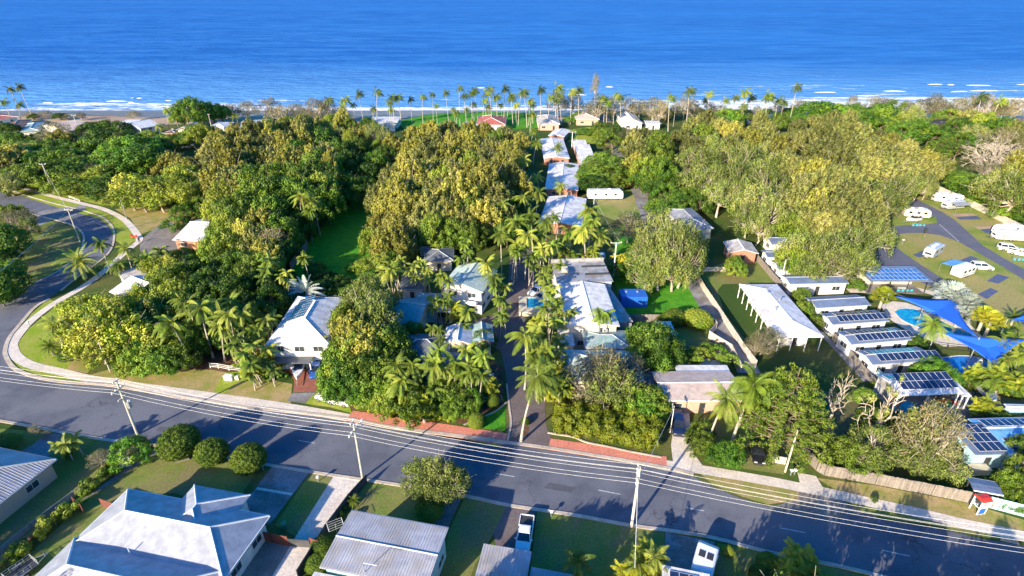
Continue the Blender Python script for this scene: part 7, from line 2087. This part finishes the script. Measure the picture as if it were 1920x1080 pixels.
# right centre
plants('between the villas and the lane', 'trees between villas and lane', T('d 1135 300 9 9; g 1120 315 7 8; g 1145 320 7 8; d 1110 325 6 7; d 1115 340 6 6; g 1150 335 6 6; l 1085 216 4 5; l 1070 222 4 4; g 1135 250 6 7; g 1150 262 7 8; d 1160 245 6 8; o 1180 250 6 8; g 1125 238 5 7; l 1095 245 5 3; o 1180 420 7 8; o 1195 430 6 7; d 1195 465 3 4; l 1160 505 3.5 4; d 1065 315 4 4'))
plants('in the grove right of the lane', 'grove right of the lane', T('''q 1190 262 9 12; q 1210 255 9 13; g 1235 268 9 13; q 1200 285 9 13; g 1230 290 9 14; g 1215 315 9 12; m 1190 305 8 11; d 1240 318 8 11; d 1205 335 7 8; q 1300 235 8 12; q 1325 222 9 13; q 1350 235 8 12; m 1375 245 9 12; g 1320 250 9 12; q 1280 258 9 12; q 1300 275 9 13; e 1335 275 9 13; q 1370 272 9 13; m 1405 262 9 13; q 1440 245 9 12; q 1425 222 7 10; g 1465 225 6 9;
 e 1290 300 9 13; e 1325 305 9 14; q 1360 300 9 14; e 1395 295 9 14; e 1430 290 9 13; m 1460 270 9 13; e 1310 335 9 12; e 1345 335 9 13; e 1380 330 9 14; e 1415 325 9 14; e 1440 340 9 14; e 1350 365 9 12; e 1390 362 9 13; e 1420 375 9 13; d 1280 345 8 8; d 1255 358 8 8; d 1300 365 7 8; d 1240 385 6 6; d 1275 378 7 7; d 1315 378 6 7; e 1445 400 8 12; e 1405 405 7 11; e 1425 425 6 9; q 1475 300 8 12; e 1460 372 8 12; g 1255 335 6 8; d 1230 350 6 7'''), rs=0.80)
plants('in the caravan park grove', 'caravan park grove', T('''q 1500 235 8 11; q 1530 230 8 12; q 1560 226 9 13; q 1590 228 9 13; q 1545 250 9 13; q 1580 250 9 14; q 1615 250 9 14; q 1645 262 9 13; m 1670 270 9 13; q 1700 278 9 13; q 1490 262 9 12; q 1515 258 8 12; q 1560 275 10 14; q 1600 275 10 14; q 1635 285 10 14; q 1670 295 10 14; q 1705 300 9 13; m 1735 298 9 12; q 1765 308 8 11; q 1530 285 9 13; q 1745 318 8 11;
 q 1575 305 10 14; q 1612 308 10 14; q 1650 318 10 13; q 1690 322 9 12; q 1500 325 9 13; m 1530 325 10 14; q 1560 335 10 15; q 1590 345 10 15; q 1500 350 10 14; q 1530 358 10 15; q 1562 365 10 16; q 1595 375 10 15; q 1625 385 9 13; q 1500 380 10 14; m 1535 390 10 15; q 1570 398 10 15; q 1605 405 9 13; q 1635 410 8 11; q 1510 410 9 13; q 1545 420 9 13; q 1580 428 8 12; q 1615 435 8 11; g 1490 420 8 11; e 1700 345 7 10; e 1720 350 7 9; e 1675 355 8 11; e 1660 375 6 9; q 1735 335 7 9; d 1640 350 6 8; e 1640 440 7 10; e 1740 345 5 8'''), rs=0.78)
plants('beside the cabins and shelter', 'trees beside the cabins', T('e 1500 465 8 11; e 1540 470 8 11; e 1575 470 9 12; e 1600 485 8 10; e 1530 495 7 9; e 1600 455 7 11; o 1565 495 7 8; g 1495 480 6 9; e 1510 500 5 8; l 1605 530 3 3; g 1510 575 3 4; g 1530 600 2.5 3; g 1505 550 3 4; d 1620 590 3 3; l 1760 690 5 5; l 1740 700 4 4.5; l 1770 708 4 4; d 1715 640 3 3; d 1900 795 5 3; o 1735 440 0.9 1'), rs=0.75)
plants('behind the park fence', 'trees behind the park fence', T('''q 1820 220 9 11; g 1850 225 8 12; d 1880 235 8 12; q 1905 240 8 12; d 1800 235 8 10; q 1925 255 8 12; d 1810 262 8 9; e 1830 248 8 11; b 1870 278 13 14; b 1905 292 12 13; b 1850 295 9 11; o 1880 260 10 12; o 1855 318 7 8; d 1825 340 8 7; d 1845 352 8 7; l 1870 340 8 7; l 1860 365 8 5; l 1895 380 7 5; d 1805 330 6 6; e 1885 345 9 15; e 1905 358 8 13; m 1920 320 9 11; g 1925 360 8 9; d 1915 395 6 5; g 1795 280 7 8; g 1770 270 6 8; m 1920 300 8 12; l 1885 395 5 4'''))
plants('beside the lane', 'gums by the container lot', T('e 1240 430 9 12; e 1255 460 9 13; e 1225 465 8 11; e 1280 475 8 13; e 1240 495 8 10; e 1265 505 7 9; e 1215 490 7 9; e 1290 450 7 12; e 1210 515 6 7; g 1380 500 4 4.5; g 1378 490 3 5; s 1265 595 3 3.2; s 1308 598 3.4 3.6; s 1245 600 2 2'), rs=0.80)
plants('around the beige-roofed house', 'trees around the beige-roofed house', T('''d 1225 630 7 8; d 1220 655 7 7; d 1240 650 6 7; d 1200 640 4 6; o 1135 690 8 10; o 1110 705 7 9; o 1160 700 7 9; e 1145 715 6 8; o 1185 690 5 8; g 1190 740 5 6; l 1210 755 5 5; g 1225 745 4 5; g 1310 660 3 3; l 1345 655 2.5 2.5; l 1325 650 2 2; l 1370 672 2.5 2.5; o 1430 640 4 5; o 1445 632 4 5; o 1420 648 3 4;
 l 1368 845 3.4 3.6; l 1352 850 2.8 3.2; g 1315 820 3 3.2; g 1320 800 2.5 3; g 1310 835 2.5 2.5; g 1450 795 3 4; s 1640 722 1 1.2'''), rs=0.8)
plants('around the beige-roofed house', 'coconut palms in the front lawn', T('coco 1348 735 1.25 9.5; coco 1398 720 1.3 11; coco 1408 705 1.1 10'))
plants('in the yard behind the paling fence', 'trees behind the paling fence', T('''n 1482 755 9.2 14.5; g 1500 780 5 7; g 1425 760 4 7; w 1570 745 7 10; w 1655 765 8 12; e 1640 825 6 7; g 1600 845 5 5; e 1625 855 5 5; g 1640 785 4 5; e 1745 800 6 9; o 1757 805 8 11; e 1770 860 6 6; e 1740 855 5 6; e 1715 805 5 7; e 1725 850 5 6; l 1625 740 3 3; '''), rs=0.68)
plants('by the amenities block', 'trees at the right edge', T('g 1915 835 3 6; g 1900 900 3 5; g 1915 910 3 5; l 1880 938 1.2 2; l 1895 942 1.4 2; l 1850 928 1.3 2; l 1915 948 1.2 2; g 1928 880 4 6; g 1640 935 0.8 1'), rs=0.7)
plants('beside the pools', 'palms beside the pools', T('fan 1660 545 1.3 5; coco 1742 612 1.1 5; silver 1785 555 1.5 4; silver 1810 572 1.5 4; silver 1800 590 1.2 3; silver 1770 545 1.3 3; silver 1822 585 1.2 3; fan 1860 600 1.3 4; fan 1845 595 1.2 3.5; date 1905 590 0.5 2.5; coco 1845 700 .8 3; coco 1865 690 .8 3; coco 1880 705 .8 3; coco 1900 680 .8 4; coco 1895 710 .8 3; coco 1855 715 .7 3; coco 1915 665 .8 3; coco 1905 640 1 4; coco 1885 650 1 4; fan 1840 805 0.4 1.5; cane 1825 705 1.3 3; cane 1870 720 1.3 3; cane 1910 725 1.3 3; cane 1835 768 0.9 2; cane 1850 770 0.9 2'))
# foreground
plants('beside the bottom left road kerb', 'round clipped bushes along the kerb', T('s 335 830 2.8 4.3; s 397 848 2.4 3.8; s 466 860 2.4 3.8'))
plants('on the foreground lawns', 'foreground trees and shrubs', T('l 240 842 3.0 4.2; e 785 890 3.4 5.5; e 815 885 3.6 6; e 845 895 3.2 5.5; e 800 905 3 4.5; e 830 905 3 4.8; s 805 955 2 2; s 602 1022 1.3 1.6; s 606 1048 1.1 1.4; s 592 1058 1.3 1.4; s 660 968 0.6 0.9; s 1365 1032 0.8 0.9; s 1440 1055 1.4 1.8; s 1430 1080 1.5 1.5; o 185 858 2.2 2.6; o 63 805 1.2 2.2; o 86 812 1 1; g 0 830 2.5 2; s 655 1000 0.6 1'))
plants('on the foreground lawns', 'foreground palms', T('alex 1083 1050 0.95 4.2; coco 1220 1045 0.75 3.5; coco 1205 1065 0.75 3; coco 1235 1075 0.7 2.5; cane 1215 1055 1.1 3; cane 1220 1078 1.1 2.5; cane 1195 1080 0.9 2; alex 122 832 0.85 3.2; alex 142 822 0.8 3.2; alex 108 835 0.7 2.6; cane 1495 1060 1.1 2; cane 1475 1078 1.1 2; cane 1515 1080 1 1.6; date 663 938 0.26 1; cane 130 850 0.7 1.2; cane 1175 1085 0.9 2'))
# hedges
hedge('hedge', 'dense yellow-green cane palm hedge right of the resort entrance', 'hedge', [(1045, 783), (1075, 784), (1120, 789), (1180, 799), (1232, 809)], 6.0, 3.4, 'l_py', per=230, leaf=0.26, lump=0.5, asp=0.28)
hedge('hedge', 'mixed tropical hedge left of the resort entrance', 'hedge', [(670, 745), (720, 757), (780, 764), (840, 768), (875, 762)], 4.0, 2.8, 'l_g', per=200, leaf=0.22, lump=0.45, rng_seed=8, asp=0.35)
hedge('hedge', 'lime green strip of shrubs along the red footpath', 'hedge', [(690, 770), (740, 777), (800, 785), (850, 787)], 1.2, 1.0, 'l_py', per=160, leaf=0.2, lump=0.4, rng_seed=9)
hedge('hedge', 'clipped green hedge climbing from the gate to the bright bush', 'hedge', [(155, 925), (185, 895), (215, 870)], 1.9, 1.8, 'l_g', per=180, leaf=0.14, lump=0.55, rng_seed=10)
hedge('hedge', 'long green hedge down the bottom left boundary', 'hedge', [(0, 1060), (30, 1035), (80, 990), (120, 958), (146, 940)], 1.9, 1.8, 'l_g', per=180, leaf=0.14, lump=0.55, rng_seed=11)
hedge('shrub_row', 'russet flowering shrubs in the long hedge', 'shrub', [(45, 1018), (68, 1000)], 1.4, 1.7, 'l_r', per=150, leaf=0.14, lump=0.3, rng_seed=12)
hedge('shrub_row', 'russet shrubs at the top of the short hedge', 'shrub', [(192, 885), (205, 876)], 1.2, 1.7, 'l_r', per=150, leaf=0.14, lump=0.3, rng_seed=13)
hedge('hedge', 'green garden bed plants under the leaning palms', 'hedge', [(440, 700), (480, 706), (520, 706), (540, 700)], 1.8, 1.2, 'l_l', per=150, leaf=0.18, lump=0.35, rng_seed=14)
hedge('hedge', 'low shrubs at the base of the corner block', 'hedge', [(235, 690), (280, 688), (330, 682), (350, 675)], 2.5, 2.6, 'l_l', per=190, leaf=0.2, lump=0.45, rng_seed=15)
hedge('hedge', 'palm hedge below the splash pool', 'hedge', [(1815, 712), (1850, 722), (1890, 728), (1930, 735)], 3.0, 2.4, 'l_g', per=180, leaf=0.24, lump=0.5, rng_seed=16, asp=0.3)
hedge('hedge', 'shrubs between the cabins and the long hall', 'hedge', [(1490, 545), (1515, 575), (1545, 605)], 1.5, 2.0, 'l_e', per=140, leaf=0.2, lump=0.4, rng_seed=17)
hedge('shrub_row', 'red flowered shrubs along the lane wall', 'shrub', [(1340, 640), (1352, 650), (1360, 655)], 1.2, 1.6, 'l_r', per=130, leaf=0.16, lump=0.35, rng_seed=18)
hedge('hedge', 'dark planting behind the dark garden wall', 'hedge', [(665, 925), (640, 960), (615, 990)], 0.8, 0.9, 'l_d', per=130, leaf=0.12, lump=0.25, rng_seed=19)

# trees and a house just below the picture: they stand in the neighbouring yards and throw the long shadows on lawns and road
def behind(kind, x, y, r, h):
    o = plant_at(kind, Vector((x, y, 0)), r, h)
    return tag(o, LOOK[kind][1] + ' below the picture, ' + ORD[len([1 for q in bpy.data.objects if q.get('group') == 'trees below the picture edge'])] + ' of its row', 'tree', 'trees below the picture edge')
for t_ in (('d', -84, 40, 4, 9), ('g', -104, 52, 5, 9), ('d', -112, 60, 5, 10), ('e', -58, 26, 5, 11), ('d', 58, 24, 6, 12), ('g', 8, 28, 4, 9), ('e', -72, 30, 5, 10), ('g', -66, 42, 3, 5), ('d', -44, 26, 5, 10), ('g', -34, 24, 5, 10), ('e', -12, 26, 5, 11), ('d', -6, 30, 5, 11), ('g', 0, 33, 5, 10), ('g', 4, 22, 6, 11),
           ('d', 20, 28, 6, 12), ('e', 28, 33, 6, 11), ('g', 36, 30, 6, 12), ('d', 44, 26, 6, 12), ('d', 14, 18, 6, 12), ('g', 30, 20, 6, 12), ('d', 50, 18, 6, 12), ('g', -24, 30, 4, 8)):
    behind(*t_)
